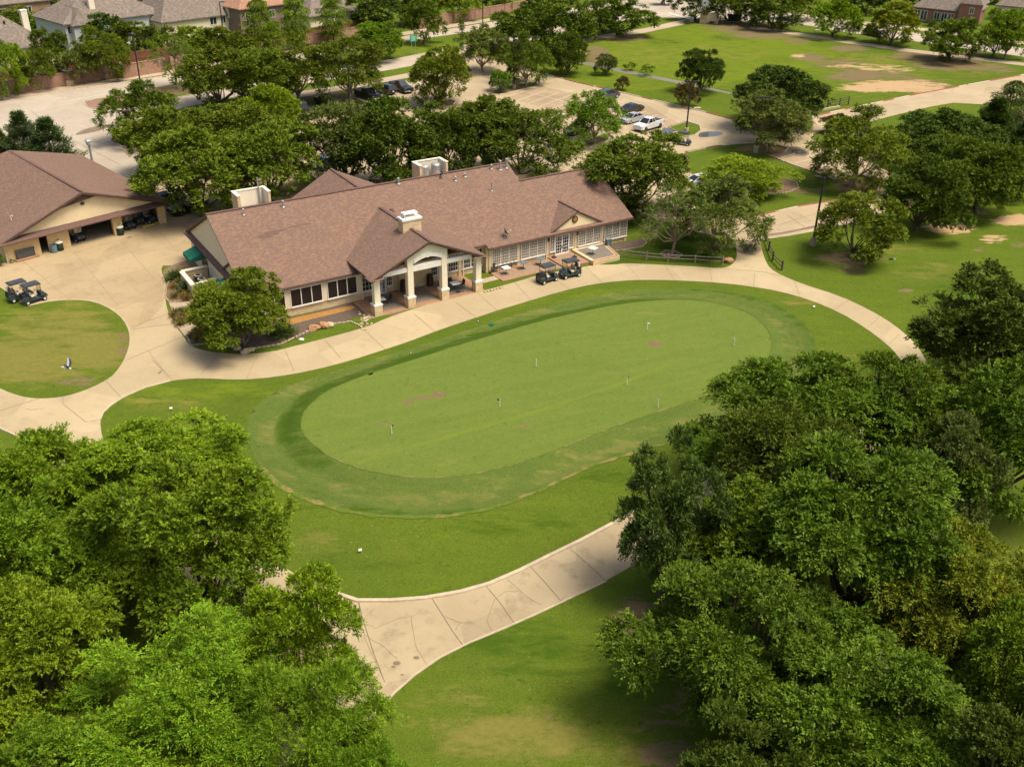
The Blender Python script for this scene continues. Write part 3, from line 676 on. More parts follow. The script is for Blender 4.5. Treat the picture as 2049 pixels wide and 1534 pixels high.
def strip(mb, pts, w, z, world=False):
    p = [np.array(q) for q in (pts if world else GL(pts))]
    L = []; R = []
    for i, q in enumerate(p):
        t = p[min(i+1, len(p)-1)]-p[max(i-1, 0)]; t = t/(np.hypot(*t)+1e-9); n = np.array([-t[1], t[0]])
        L.append((*(q+n*w/2), z)); R.append((*(q-n*w/2), z))
    for i in range(len(p)-1): mb.add([R[i], R[i+1], L[i+1], L[i]], [(0, 1, 2, 3)])
def strip_rel(mb, pts, w, dz, seed=0):
    p = [np.array(q) for q in pts]; L = []; R = []; rn = random.Random(seed)
    for i, q in enumerate(p):
        t = p[min(i+1, len(p)-1)]-p[max(i-1, 0)]; t = t/(np.hypot(*t)+1e-9); n = np.array([-t[1], t[0]]); ww = w*rn.uniform(.35, 1.0)
        L.append(q+n*ww/2); R.append(q-n*ww/2)
    zl = relief([q[0] for q in L], [q[1] for q in L])+dz; zr = relief([q[0] for q in R], [q[1] for q in R])+dz
    for i in range(len(p)-1): mb.add([(*R[i], zr[i]), (*R[i+1], zr[i+1]), (*L[i+1], zl[i+1]), (*L[i], zl[i])], [(0, 1, 2, 3)])
def dense(pts, step=.35):
    o = []
    for a, b in zip(pts[:-1], pts[1:]):
        k = max(1, int(math.hypot(b[0]-a[0], b[1]-a[1])/step)); o += [(a[0]+(b[0]-a[0])*j/k, a[1]+(b[1]-a[1])*j/k) for j in range(k)]
    return o+[pts[-1]]
mb = MB(); q = smooth_poly(GL(COLLAR), 1); i0 = int(len(q)*.60)
strip_rel(mb, dense(GL([(1400,872),(1350,888),(1300,900),(1250,915),(1190,932),(1130,960),(1080,985),(1020,1011),(960,1029),(900,1039),(830,1042),(750,1039),(680,1027),(610,1004),(560,979),(522,940)])), .55, .035, 1)
strip_rel(mb, dense(GL([(1480,773),(1430,797),(1380,815),(1320,835),(1260,855),(1200,878),(1140,902),(1080,925),(1020,945),(960,960),(900,968),(845,970),(790,965),(740,956),(690,940),(655,922),(628,902),(612,886),(604,870),(605,850),(612,835),(625,820),(645,803),(670,788)])), .16, .03, 2)
o = mb.build('dry_edge', M['dry_edge']); o['kind'] = 'structure'
mb = MB(); strip_rel(mb, dense(GL([(700,935),(760,910),(860,884),(960,856),(1060,828),(1150,798),(1250,765),(1340,728)], .62), .8), .5, .022, 3)
strip_rel(mb, dense(GL([(650,860),(655,885),(668,905)], .62), .8), .2, .022, 4)
o = mb.build('mown_line', M['grass_pale']); o['kind'] = 'structure'
def kerb(pts, mat, w=.17, h=.13, closed=False, sm=1):
    p = GL(pts)
    if sm: p = smooth_poly(p, sm) if closed else p
    p = [np.array(q) for q in p]
    if closed: p = p+[p[0], p[1]]
    mb = MB(); S = []
    for i, q in enumerate(p):
        t = p[min(i+1, len(p)-1)]-p[max(i-1, 0)]; t = t/(np.hypot(*t)+1e-9); n = np.array([-t[1], t[0]])
        a, b = q+n*w/2, q-n*w/2
        S += [(a[0], a[1], 0), (a[0]-n[0]*.02, a[1]-n[1]*.02, h), (b[0]+n[0]*.02, b[1]+n[1]*.02, h), (b[0], b[1], 0)]
    F = []
    for i in range(len(p)-1):
        for k in range(3): F.append((4*i+k, 4*i+k+1, 4*i+5+k, 4*i+4+k))
    mb.add(S, F); o = mb.build('kerb', M[mat]); o['kind'] = 'structure'
kerb(LOT[1:20], 'kerb_red', .22, .15)
kerb([(187,337),(215,355),(245,374),(275,392),(300,406)], 'kerb_red'); kerb([(222,266),(224,280),(242,293),(275,306),(300,328)], 'kerb_red', .22)
for h in LOT_HOLES: kerb(h, 'kerb_red' if h is LOT_HOLES[0] else 'kerb_concrete', closed=True, sm=0)
kerb([(1773,235),(1690,256),(1644,262),(1626,268),(1624,275),(1637,285),(1690,303),(1760,335)], 'kerb_concrete')
kerb([(603,238),(612,226),(645,212),(676,200),(712,215),(737,208),(704,194),(745,182),(778,166),(800,168),(835,166),(860,150)], 'kerb_concrete')
kerb(MEDIAN, 'kerb_concrete', closed=True)
kerb([(-100,221),(0,205),(110,186),(254,164),(353,150),(450,133),(600,108),(797,77),(980,47)], 'kerb_concrete', .3, .14)
kerb([(782,140),(820,133),(868,112)], 'kerb_concrete'); kerb([(262,246),(300,232),(380,214),(450,200),(560,177),(660,159)], 'kerb_concrete')
kerb([(1340,988),(1213,1055),(1160,1083),(1100,1112),(1040,1142),(980,1168),(920,1185),(850,1197),(780,1202),(715,1202),(650,1180),(590,1148)], 'kerb_concrete', .30, .13)
kerb([(1213,1163),(1150,1192),(1080,1225),(1010,1256),(940,1285),(880,1315),(830,1350),(790,1385),(740,1440)], 'kerb_concrete', .12, .07)
kerb([(200,840),(206,825),(222,810),(245,795),(290,775),(340,762)], 'kerb_concrete', .18, .07); kerb([(-60,835),(0,857),(35,873),(62,892),(150,965)], 'kerb_concrete', .18, .1)
kerb([(1521,480),(1582,471),(1637,461),(1720,441),(1790,416)], 'kerb_concrete', .16, .08)
# stall lines and road markings
mb = MB()
for a, b in (((1041,182),(1082,203)),((1060,177),(1115,204)),((1100,167),(1135,203)),):
    pass
for k in range(7):
    x0, y0 = 1010+k*23.5, 195+k*5.3
    strip(mb, [(x0, y0+2), (x0+62, y0-20)], .11, .030)
strip(mb, [(1040,181),(1160,211)], .11, .034)
for a, b in (((1262,232),(1294,223)),((1240,250),(1316,230)),((1262,262),(1340,237)),((1288,268),(1346,252)),((1208,243),(1252,229))): strip(mb, [a, b], .11, .030)
for a, b in (((1560,316),(1607,304)),((1592,327),(1640,314)),((1620,340),(1664,326)),((1648,351),(1692,338))): strip(mb, [a, b], .11, .030)
for a, b in (((825,176),(850,186)),((770,196),(800,190)),((720,212),(690,222)),((660,222),(628,232)),((845,170),(930,190)),((950,152),(985,164))): strip(mb, [a, b], .11, .030)
o = mb.build('parking_lines', M['paint_white']); o['kind'] = 'structure'
mb = MB()
for a, b in (((103,200),(135,195)),((137,202),(235,184)),((300,176),(352,167)),((-40,222),(0,216)),((360,163),(420,152))): strip(mb, [a, b], .14, .012)
for k in range(5): strip(mb, [(1338+k*11, 26+k*3.2), (1347+k*11, 29.5+k*3.2)], .9, .022)
strip(mb, [(1333,30),(1362,38)], .4, .022); strip(mb, [(1640,43),(1760,60),(1850,75),(2049,104)], .12, .022)
o = mb.build('road_markings', M['paint_white']); o['kind'] = 'structure'
# slab joints and cracks
JT = [[(862,1194),(880,1222),(905,1262),(928,1294)],[(963,1162),(1000,1205),(1028,1246)],[(1056,1128),(1090,1165),(1123,1203)],[(1135,1093),(1175,1128),(1212,1162)],[(717,1202),(728,1245),(748,1308),(770,1365)],
 [(402,715),(442,705)],[(440,706),(402,750)],[(515,712),(494,757)],[(570,699),(588,742)],[(650,680),(682,717)],[(728,660),(772,700)],[(830,630),(870,663)],[(913,606),(955,637)],[(956,586),(995,622)],[(1030,566),(1063,601)],[(1100,550),(1140,580)],[(1172,535),(1206,566)],[(1255,531),(1280,560)],[(1330,531),(1350,561)],[(1420,537),(1425,566)],[(1510,545),(1508,573)],[(1590,563),(1600,592)],[(1700,600),(1668,620)],[(1760,634),(1735,657)],[(1800,668),(1778,690)],
 [(303,719),(345,760)],[(210,760),(244,797)],[(126,793),(126,808),(172,845),(197,841)],[(0,822),(78,798)],[(232,620),(335,580)],[(262,655),(332,630)],[(262,660),(345,648)],[(288,706),(380,668)],[(288,706),(250,722)],
 [(60,538),(170,500),(280,470)],[(45,522),(140,600)],[(150,507),(235,610)],[(240,480),(310,560)],[(310,455),(355,505)],[(0,590),(120,548),(240,512),(330,488)],[(120,596),(260,548),(322,530)],
 [(1440,537),(1530,545),(1565,553)],
 [(1080,205),(1200,170)],[(1240,190),(1400,255)],[(1330,210),(1480,262)],[(1420,300),(1500,245)],[(1560,255),(1660,228)],[(1700,222),(1850,196)],[(1880,205),(1760,212)],[(1575,430),(1610,455)],[(1560,450),(1640,425)],[(1050,385),(1180,330)],
 [(0,245),(120,215),(260,190)],[(-50,300),(120,250),(230,232)],[(60,220),(170,310)],[(110,262),(240,330)],[(800,90),(960,62)],[(640,160),(780,132)],[(1640,50),(1850,78)]]
mb = MB()
for p in JT[5:]: strip(mb, p, .05, .044)
o = mb.build('pavement_joints', M['joint_faint']); o['kind'] = 'structure'
mb = MB()
for p in JT[:5]: strip(mb, p, .045, .044)
o = mb.build('pavement_joints', M['joint_dark']); o['kind'] = 'structure'
CK = [[(717,1204),(722,1240),(730,1270),(752,1285),(775,1300),(795,1318)],[(727,1250),(745,1252),(750,1258),(790,1240),(830,1232),(846,1218)],[(822,1235),(826,1262),(835,1300),(852,1325),(858,1333)],[(888,1232),(920,1245),(945,1246)],[(920,1246),(912,1262)],[(1005,1150),(1028,1170),(1050,1192),(1082,1210)],[(990,1200),(975,1245),(985,1262)],[(990,1200),(1010,1185),(1040,1182)],[(728,1272),(770,1365)],
 [(310,575),(325,560)],[(52,820),(90,817)],[(296,700),(330,745)],[(1530,470),(1552,455),(1560,462)]]
mb = MB()
for p in CK:
    q = []
    for a, b in zip(p[:-1], p[1:]):
        for t in (0, .33, .66): q.append((a[0]+(b[0]-a[0])*t+random.uniform(-1.4, 1.4), a[1]+(b[1]-a[1])*t+random.uniform(-1.4, 1.4)))
    q.append(p[-1]); strip(mb, q, .024, .046)
o = mb.build('pavement_cracks', M['joint_crack']); o['kind'] = 'structure'
# ------------------------------------------------------------------ clubhouse (local axes: u along the front, v away from it, z up)
YAW = math.radians(32.7); O3 = G(751.4, 634.8)
ca, sa = math.cos(YAW), math.sin(YAW)
def BW(u, v, z=0.0): return (O3[0]+u*ca-v*sa, O3[1]+u*sa+v*ca, z)
def BWL(pts): return [BW(u, v)[:2] for u, v in pts]
club = empty('clubhouse', 'long clubhouse with brown shingle roof, columned portico and white gridded windows', 'building', BW(0, 0), YAW)
RS, RB = .505, 1.28                                  # main roof: z = RB + RS*v
def rz_(v): return RB+RS*v
RIDGE_V, RIDGE_Z = 13.9, RB+RS*13.9
WV, WZ = 11.15, RB+RS*11.15
mb = MB()                                            # stone walls
mb.wallpoly([(.55, 0), (15.25, 0), (15.25, 3.35), (.55, 3.35)], 4.7, 5.0)
mb.wallpoly([(-10.95, 0), (.6, 0), (.6, 3.3), (-10.95, 3.3)], 4.36, 4.66)
mb.bx(.3, .6, 4.66, 4.99, 0, 3.3)
mb.wallpoly([(15.25, 0), (34.15, 0), (34.15, 3.05), (15.25, 3.05)], 3.9, 4.2)
mb.bx(15.0, 15.3, 3.9, 5.0, 0, 3.2)
mb.wallpoly([(4.2, 0), (18.2, 0), (18.2, 3.0), (11.15, WZ-.2), (4.2, 3.2)], 33.9, 34.2, 'u')
mb.wallpoly([(-10.95, 0), (34.15, 0), (34.15, 3.0), (-10.95, 3.0)], 22.9, 23.2)
mb.wallpoly([(11.2, 3), (23, 3.6), (13.9, 8.1)], 23.4, 23.7, 'u')
mb.bx(4.75, 8.55, 4.3, 4.8, 0, 4.4)                 # fireplace breast under the portico
for u in (12.12, 15.12): mb.bx(u-.16, u+.16, 4.55, 4.75, 0, 3.3)
for u in (15.5, 19.13, 22.93, 26.78, 30.53, 33.98): mb.bx(u-.17, u+.17, 3.82, 3.95, 0, 2.95)
mb.build('wall', M['limestone'], club)
mb = MB()                                            # stucco: gable end, panels between the dark windows
mb.wallpoly([(5.0, 0), (23, 0), (23, 3.45), (13.9, 7.95), (4.4, 3.3)], -11.1, -10.9, 'u')
for u in (-7.2, -3.38, .30): mb.bx(u-.26, u+.26, 4.28, 4.359, .86, 2.9)
mb.bx(-10.95, .56, 4.27, 4.358, 2.9, 3.25)
mb.build('stucco_panel', M['stucco_cream'], club)
# roofs
mb = MB()
T = .16
mb.slab([(-11.4, 4.0, rz_(4.0)), (15.0, 4.0, rz_(4.0)), (15.0, 3.43, rz_(3.43)), (34.6, 3.43, rz_(3.43)), (34.6, WV, WZ), (23.8, WV, WZ), (23.8, RIDGE_V, RIDGE_Z), (-11.4, RIDGE_V, RIDGE_Z)], T)
mb.slab([(-11.4, RIDGE_V, RIDGE_Z), (23.8, RIDGE_V, RIDGE_Z), (23.8, 23.6, 3.4), (-11.4, 23.6, 3.4)], T)
mb.slab([(23.75, WV, WZ), (34.6, WV, WZ), (34.6, 18.6, WZ-RS*7.45), (23.75, 18.6, WZ-RS*7.45)], T)
roof = mb.build('roof', M['roof_brown'], club)
mb = MB()                                            # repaired strip of shingles
k1 = []
for (u0, u1, v0, v1) in ((-7.6, -5.4, 10.05, 10.3), (-6.8, -4.5, 10.32, 10.55), (-4.4, -1.8, 10.55, 10.68), (-7.3, -6.2, 9.82, 10.03)):
    mb.add([(u0, v0, rz_(v0)+.012), (u1, v0, rz_(v0)+.012), (u1, v1, rz_(v1)+.012), (u0, v1, rz_(v1)+.012)], [(0, 1, 2, 3)])
mb.build('patched_shingles', M['ridge_brown'], roof)
mb = MB()
mb.box((6.2, RIDGE_V, RIDGE_Z+.02), (35.2, .34, .07)); mb.box((29.1, WV, WZ+.02), (10.9, .34, .07))
mb.build('ridge_cap', M['ridge_brown'], roof)
mb = MB()                                            # portico roof
PU, PZ, PE = 6.02, 6.95, 4.1
mb.slab([(PU, -.38, PZ), (PU, 11.0, PZ), (-.36, 5.7, PE), (-.36, -.38, PE)], T)
mb.slab([(PU, 11.0, PZ), (PU, -.38, PZ), (12.4, -.38, PE), (12.4, 5.7, PE)], T)
pr = mb.build('portico_roof', M['roof_plum'], club)
mb = MB(); mb.box((PU, 5.2, PZ+.02), (.32, 11.1, .07)); mb.build('ridge_cap', M['ridge_brown'], pr)
for s, u in ((-1, .25), (1, 11.8)):                     # eave returns at the two outer columns
    MB().add([(u-.75, -.45, 4.02), (u+.75, -.45, 4.02), (u+.75, .75, 4.02), (u-.75, .75, 4.02), (u-.3*s-.35, .2, 4.42), (u-.3*s+.35, .2, 4.42), (u-.3*s+.35, .6, 4.42), (u-.3*s-.35, .6, 4.42)],
           [(3, 2, 1, 0), (4, 5, 6, 7), (0, 1, 5, 4), (1, 2, 6, 5), (2, 3, 7, 6), (3, 0, 4, 7)]).build('eave_return', M['roof_plum'], pr)
mb = MB(); DU, DZ = 26.8, 5.08                       # dormer over the french doors
mb.slab([(DU, 3.62, DZ), (DU, 7.55, DZ), (23.05, 3.62, rz_(3.43)+.10)], .13)
mb.slab([(DU, 7.55, DZ), (DU, 3.62, DZ), (30.55, 3.62, rz_(3.43)+.10)], .13)
dr = mb.build('dormer_roof', M['roof_plum'], club)
mb = MB(); mb.box((DU, 5.5, DZ+.02), (.26, 3.9, .06)); mb.build('ridge_cap', M['ridge_brown'], dr)
mb = MB(); mb.wallpoly([(23.55, rz_(3.8)-.1), (30.05, rz_(3.8)-.1), (DU, DZ-.16)], 3.78, 3.98)
dg = mb.build('dormer_gable', M['stucco_yellow'], club)
mb = MB(); mb.lathe([(.40, 3.70), (.40, 3.775)], (26.5, 0, 4.1), 18, 'Y'); md = mb.build('medallion', M['plastic_brown'], dg)
mb = MB(); mb.lathe([(.27, 3.675), (.27, 3.70)], (26.5, 0, 4.1), 18, 'Y'); mb.build('medallion_face', M['soil_orange'], dg)
mb = MB()                                            # rear wing roof
mb.slab([(7.2, 10, 6.6), (7.2, 26.8, 6.6), (.6, 26.0, 3.5), (.6, 16, 3.5)], T)
mb.slab([(7.2, 26.8, 6.6), (7.2, 10, 6.6), (13.8, 16, 3.5), (13.8, 26.0, 3.5)], T)
mb.add([(.6, 26.0, 3.5), (7.2, 26.8, 6.6), (13.8, 26.0, 3.5)], [(0, 1, 2)])
rw = mb.build('rear_wing_roof', M['roof_plum'], club)
mb = MB(); mb.box((7.2, 18.5, 6.62), (.32, 16.4, .07)); mb.build('ridge_cap', M['ridge_brown'], rw)
# brown fascia, pent strip and rake boards
mb = MB()
mb.bx(-11.42, 15.0, 3.93, 3.995, rz_(4.0)-.26, rz_(4.0)-.02); mb.bx(15.02, 34.62, 3.36, 3.425, rz_(3.43)-.26, rz_(3.43)-.02)
mb.add([(-11.0, 4.0, 3.62), (-11.0, 23.6, 3.62), (-11.62, 23.6, 3.30), (-11.62, 4.0, 3.30), (-11.0, 4.0, 3.46), (-11.0, 23.6, 3.46), (-11.62, 23.6, 3.16), (-11.62, 4.0, 3.16)], [(0, 1, 2, 3), (7, 6, 5, 4), (3, 2, 6, 7), (0, 3, 7, 4), (1, 5, 6, 2)])
mb.build('pent_strip', M['ridge_brown'], club)
for v0, z0, v1, z1 in ((4.0, rz_(4.0), RIDGE_V, RIDGE_Z), (23.6, 3.4, RIDGE_V, RIDGE_Z), (8.2, 5.35, 11.0, 3.75)):
    a = math.atan2(z1-z0, v1-v0); L = math.hypot(v1-v0, z1-z0)
    MB().box((-11.2 if abs(v1-11) > .1 else -11.15, (v0+v1)/2, (z0+z1)/2-.22), (.30, L, .20), rx=a).build('rake_board', M['trim_brown'], club)
for u1 in (-.3, 12.34):
    a = math.atan2(PZ-PE, PU-u1); L = math.hypot(PZ-PE, PU-u1)
    MB().box(((PU+u1)/2, -.30, (PZ+PE)/2-.24), (L, .07, .17), ry=-a).build('rake_board', M['trim_brown'], club)
for u1 in (23.1, 30.5):
    a = math.atan2(DZ-3.1, DU-u1); L = math.hypot(DZ-3.1, DU-u1)
    MB().box(((DU+u1)/2, 3.68, (DZ+3.1)/2-.17), (L, .08, .13), ry=-a).build('rake_board', M['trim_brown'], club)
# portico front: columns, beams, arch
for cu, top in ((.4, 4.15), (4.07, 5.95), (7.88, 5.95), (11.85, 4.15)):
    b = MB().bx(cu-.42, cu+.42, 0.0, .84, -.15, 1.05).build('column', M['limestone'], club)
    MB().bevel_box((cu, .42, 1.16), (.98, .98, .22), .05).build('column_cap', M['trim_white'], b)
    MB().bx(cu-.31, cu+.31, .11, .73, 1.24, top if top < 5 else 4.62).build('column_shaft', M['stucco_pale'], b)
mb = MB()
arch = [(4.45+3.1*t, 4.72+.42*math.sin(PI*t)) for t in np.linspace(0, 1, 15)]
mb.wallpoly([(3.74, 4.6), (4.38, 4.6), (4.38, 4.72)] + arch + [(7.57, 4.72), (7.57, 4.6), (8.21, 4.6), (8.21, 5.82), (PU, 6.72), (3.74, 5.82)], .10, .62)
pf = mb.build('portico_gable', M['stucco_pale'], club)
mb = MB()
for i in range(14):
    (a0, b0), (a1, b1) = arch[i], arch[i+1]
    mb.add([(a0, .04, b0), (a1, .04, b1), (a1, .04, b1+.40), (a0, .04, b0+.40), (a0, .10, b0), (a1, .10, b1), (a1, .10, b1+.40), (a0, .10, b0+.40)], [(0, 1, 2, 3), (3, 2, 6, 7), (0, 4, 5, 1)])
mb.bx(5.9, 6.1, .02, .10, 5.08, 5.62)
mb.build('arch_trim', M['trim_white'], pf)
mb = MB(); mb.bx(.72, 3.75, .2, .60, 3.9, 4.36); mb.bx(4.4, 7.56, .16, .60, 3.84, 4.42); mb.bx(8.2, 11.53, .2, .60, 3.9, 4.36)
for s, u0, u1 in ((1, .75, 3.72), (-1, 11.5, 8.24)):
    z0, z1 = PE+(.442*abs(u0+.36) if s > 0 else .442*abs(12.4-u0)), PE+(.442*abs(u1+.36) if s > 0 else .442*abs(12.4-u1))
    mb.add([(u0, .3, z0-.42), (u1, .3, z1-.42), (u1, .3, z1-.17), (u0, .3, z0-.17), (u0, .42, z0-.42), (u1, .42, z1-.42), (u1, .42, z1-.17), (u0, .42, z0-.17)], [(0, 1, 2, 3), (7, 6, 5, 4), (0, 4, 5, 1), (3, 2, 6, 7)])
mb.build('portico_beam', M['trim_white'], club)
mb = MB()
for s in (-1, 1): mb.box((5.95+s*.34, .02, 6.42+.06*s), (.34, .10, .16), ry=.25*s); mb.tube([(5.95, .08, 6.48), (5.95+s*.2, .05, 6.45)], .03, 6)
mb.build('flood_light', M['metal_dark'], club)
# windows: white frames set proud of the wall, panes behind
def window(u0, u1, z0, z1, v, cols, rows, pane, units=1, name='window', fw_=.085, mun=.028):
    mb = MB(); y0, y1 = v-.07, v+.02
    mb.bx(u0-.02, u1+.02, y0, y1, z1-fw_, z1+.03); mb.bx(u0-.04, u1+.04, y0-.04, y1, z0-.08, z0+fw_*.6)
    w = (u1-u0)/units
    for k in range(units+1):
        c = u0+k*w; mb.bx(max(u0-.02, c-fw_/2), min(u1+.02, c+fw_/2), y0, y1, z0+fw_*.6, z1-fw_)
    for k in range(units):
        for i in range(1, cols): c = u0+k*w+w*i/cols; mb.bx(c-mun/2, c+mun/2, y0+.025, y1, z0, z1)
    for j in range(1, rows): c = z0+(z1-z0)*j/rows; mb.bx(u0, u1, y0+.028, y1, c-mun/2, c+mun/2)
    f = mb.build(name, M['trim_white'], club)
    MB().bx(u0, u1, v-.015, v+.02, z0, z1).build('pane', M[pane], f)
    return f
for u0, u1, n in ((-10.7, -7.48, 3), (-6.92, -3.66, 3), (-3.08, .06, 3)): window(u0, u1, .97, 2.86, 4.30, 1, 1, 'glass_screen', n, mun=.012)
for u0, u1 in ((15.72, 18.9), (19.42, 22.6), (27.1, 30.25), (30.85, 34.1)): window(u0, u1, .70, 2.66, 3.83, 4, 6, 'curtain_cream', 3, mun=.026)
for u0, u1 in ((23.28, 23.9), (25.88, 26.48)): window(u0, u1, .76, 2.64, 3.88, 2, 6, 'curtain_cream', 1, mun=.026)
for u0, u1 in ((.75, 2.35), (3.5, 4.15), (8.68, 9.42), (10.75, 11.92), (12.4, 13.45), (13.55, 14.95)): window(u0, u1, .75, 2.72, 4.68, 4 if u1-u0 > 1 else 3, 4, 'glass_dark', 1, mun=.032)
def french(u0, u1, v, z0=.1, z1=2.62):
    d = window(u0, u1, z0, z1, v, 3, 6, 'glass_dark', 2, 'french_door', .15, .036)
    mb = MB(); c = (u0+u1)/2
    for s in (-1, 1): mb.bx(c+s*.06-.012, c+s*.06+.012, v-.13, v-.07, 1.05, 1.22)
    mb.build('handle', M['metal_dark'], d)
french(2.45, 3.4, 4.69); french(9.5, 10.55, 4.69); french(23.97, 25.82, 3.86, .3, 2.62)
for u in (23.0, 26.95): MB().bevel_box((u, 3.76, 2.35), (.22, .22, .42), .04).build('wall_lantern', M['plastic_brown'], club)
for u, v, z in ((.62, 4.24, 3.1), (12.55, 4.58, 3.2), (30.42, 3.78, 2.9), (22.8, 3.78, 2.9), (19.0, 3.78, 2.9)): MB().box((u, v, z/2), (.09, .08, z)).build('downspout', M['stucco_cream'], club)
# chimney
mb = MB(); mb.bx(5.1, 7.15, 3.5, 4.6, 5.5, 7.75); ch = mb.build('chimney', M['limestone'], club)
MB().bevel_box((6.12, 4.05, 7.88), (2.3, 1.34, .26), .05).build('chimney_cap', M['trim_white'], ch)
mb = MB(); mb.bx(5.35, 6.9, 3.65, 4.45, 8.38, 8.47)
for u in (5.42, 6.83):
    for v in (3.7, 4.4): mb.box((u, v, 8.2), (.07, .07, .4))
mb.bx(5.6, 6.6, 3.8, 4.3, 8.0, 8.14); mb.build('chimney_cover', M['trim_white'], ch)
# open wells on the rear slope holding plant
for (u0, u1, tag_) in ((-6.6, -3.0, 0), (15.0, 18.7, 1)):
    mb = MB()
    mb.bx(u0, u1, 20.6, 20.85, 4.0, 7.8); mb.bx(u0, u0+.28, 18.9, 20.6, 4.5, 7.8); mb.bx(u1-.28, u1, 18.9, 20.6, 4.5, 7.8)
    w = mb.build('roof_well', M['stucco_pale'], club)
    MB().bx(u0-.03, u0+.284, 18.86, 18.897, 4.5, 7.8).build('stone_facing', M['limestone'], w); MB().bx(u1-.284, u1-.004, 18.86, 18.897, 4.5, 7.8).build('stone_facing', M['limestone'], w); MB().bx(u0-.03, u0-.003, 18.9, 20.85, 4.5, 7.8).build('stone_facing', M['limestone'], w)
    mb = MB(); mb.bx(u0-.05, u1+.05, 20.55, 20.9, 7.8, 7.87); mb.bx(u0-.05, u0+.32, 18.82, 20.54, 7.8, 7.87); mb.bx(u1-.32, u1+.05, 18.82, 20.54, 7.8, 7.87)
    mb.build('coping', M['stucco_pale'], w)
    MB().bx(u0+.3, u1-.3, 17.4, 20.6, 6.0, 6.1).build('well_floor', M['metal_galv'], w)
    if not tag_:
        mb = MB(); mb.tube([(u1-.75, 20.45, 6), (u1-.75, 20.45, 9.0)], .08, 8); mb.build('flue_pipe', M['metal_galv'], w)
def pipe(name, u, v, h, r, cap=True):
    z = rz_(v) if v < RIDGE_V else RIDGE_Z-RS*(v-RIDGE_V)
    mb = MB(); mb.lathe([(r*2.0, z-.05), (r*1.8, z+.06), (r, z+.12), (r, z+h)] + ([(r*1.35, z+h), (r*1.35, z+h+.12), (r*.5, z+h+.17)] if cap else [(r*.9, z+h+.01)]), (u, v, 0), 10)
    mb.build(name, M['metal_galv'], club)
for u, v, h, r, c in ((-7.9, 13.0, .55, .07, 1), (-3.7, 13.1, .6, .09, 1), (9.6, 13.5, .55, .12, 1), (16.2, 12.6, .4, .09, 1), (17.6, 12.9, .3, .12, 1), (19.6, 10.4, 1.15, .07, 0), (21.3, 13.3, .45, .1, 1), (22.3, 13.0, 1.0, .13, 1), (23.2, 13.1, 1.0, .13, 1)): pipe('vent_pipe', u, v, h, r, c)
# stone terrace by the windows and the portico floor
sheet('portico_floor', BWL([(-.5,-.02),(12.5,-.02),(12.5,4.72),(-.5,4.72)]), [], .075, M['terracotta'], world=True)
sheet('portico_floor', BWL([(.95,.75),(3.6,.75),(3.6,4.0),(.95,4.0)]), [], .080, M['slate_grey'], world=True)
sheet('portico_floor', BWL([(4.55,.75),(7.4,.75),(7.4,4.2),(4.55,4.2)]), [], .080, M['slate_grey'], world=True)
sheet('portico_floor', BWL([(8.4,.75),(11.4,.75),(11.4,4.0),(8.4,4.0)]), [], .080, M['slate_grey'], world=True)
mb = MB(); mb.slab([(-.5, -.02, .074), (12.5, -.02, .074), (12.5, 4.7, .074), (-.5, 4.7, .074)], .25); ps = mb.build('portico_slab', M['kerb_concrete']); ps.location = BW(0, 0); ps.rotation_euler = (0, 0, YAW); ps['kind'] = 'structure'
def terrace(name, pts, z, mat, t=.3):
    o = MB().slab([(u, v, z) for u, v in pts], t).build(name, M[mat]); o.location = BW(0, 0); o.rotation_euler = (0, 0, YAW); o['kind'] = 'structure'
terrace('terrace', [(15.35,1.0),(20.9,1.05),(20.9,3.9),(15.35,3.9)], .10, 'terracotta')
terrace('terrace', [(20.9,.9),(23.0,.8),(23.0,3.9),(20.9,3.9)], .104, 'paver_tan')
terrace('terrace', [(23.0,.6),(26.3,.35),(26.3,3.9),(23.0,3.9)], .26, 'terracotta')
terrace('terrace', [(26.3,-.35),(29.9,-.45),(31.0,3.85),(26.3,3.9)], .50, 'limestone', .8)
terrace('terrace', [(15.7,1.4),(17.9,1.4),(17.9,3.6),(15.7,3.6)], .106, 'paver_tan', .004); terrace('terrace', [(18.2,1.4),(20.7,1.4),(20.7,3.6),(18.2,3.6)], .106, 'paver_tan', .004)
terrace('terrace', [(23.3,1.0),(26.0,.8),(26.0,3.4),(23.3,3.4)], .266, 'paver_tan', .004); terrace('terrace', [(26.7,.15),(29.55,.05),(30.4,3.45),(26.7,3.45)], .506, 'slate_grey', .004)
terrace('terrace', [(26.31,-.3),(29.85,-.4),(30.95,3.8),(30.6,3.8),(29.6,-.05),(26.31,.05)], .508, 'terracotta', .004)
terrace('terrace', [(12.55,1.7),(15.34,1.75),(15.34,2.75),(12.55,2.7)], .05, 'sidewalk_concrete', .1)
# planting beds
def bed(pts, mat, z, label=None): return sheet('mulch_bed', pts, [], z, M[mat], smooth=1)
bed([(490,700),(455,690),(430,675),(440,655),(520,640),(560,640),(640,622),(710,600),(745,610),(735,625),(700,640),(660,650),(620,668),(560,690),(530,693)], 'mulch', .030)
bed([(554,644),(640,625),(704,611),(714,617),(665,629),(600,645),(560,656)], 'soil_orange', .036)
bed([(330,595),(336,570),(345,558),(362,552),(385,572),(395,590),(392,600),(365,606),(340,606)], 'soil_brown', .036)
bed([(338,628),(350,622),(385,618),(400,622),(395,636),(370,652),(356,656)], 'mulch', .036)
bed([(375,675),(388,660),(410,650),(440,652),(432,672),(410,688),(383,690)], 'mulch', .036)
bed([(1219,492),(1240,487),(1262,482),(1285,478),(1293,486),(1285,494),(1255,499),(1228,502)], 'mulch', .030)
bed([(1322,508),(1332,503),(1350,504),(1362,510),(1356,516),(1335,516)], 'soil_brown', .030)
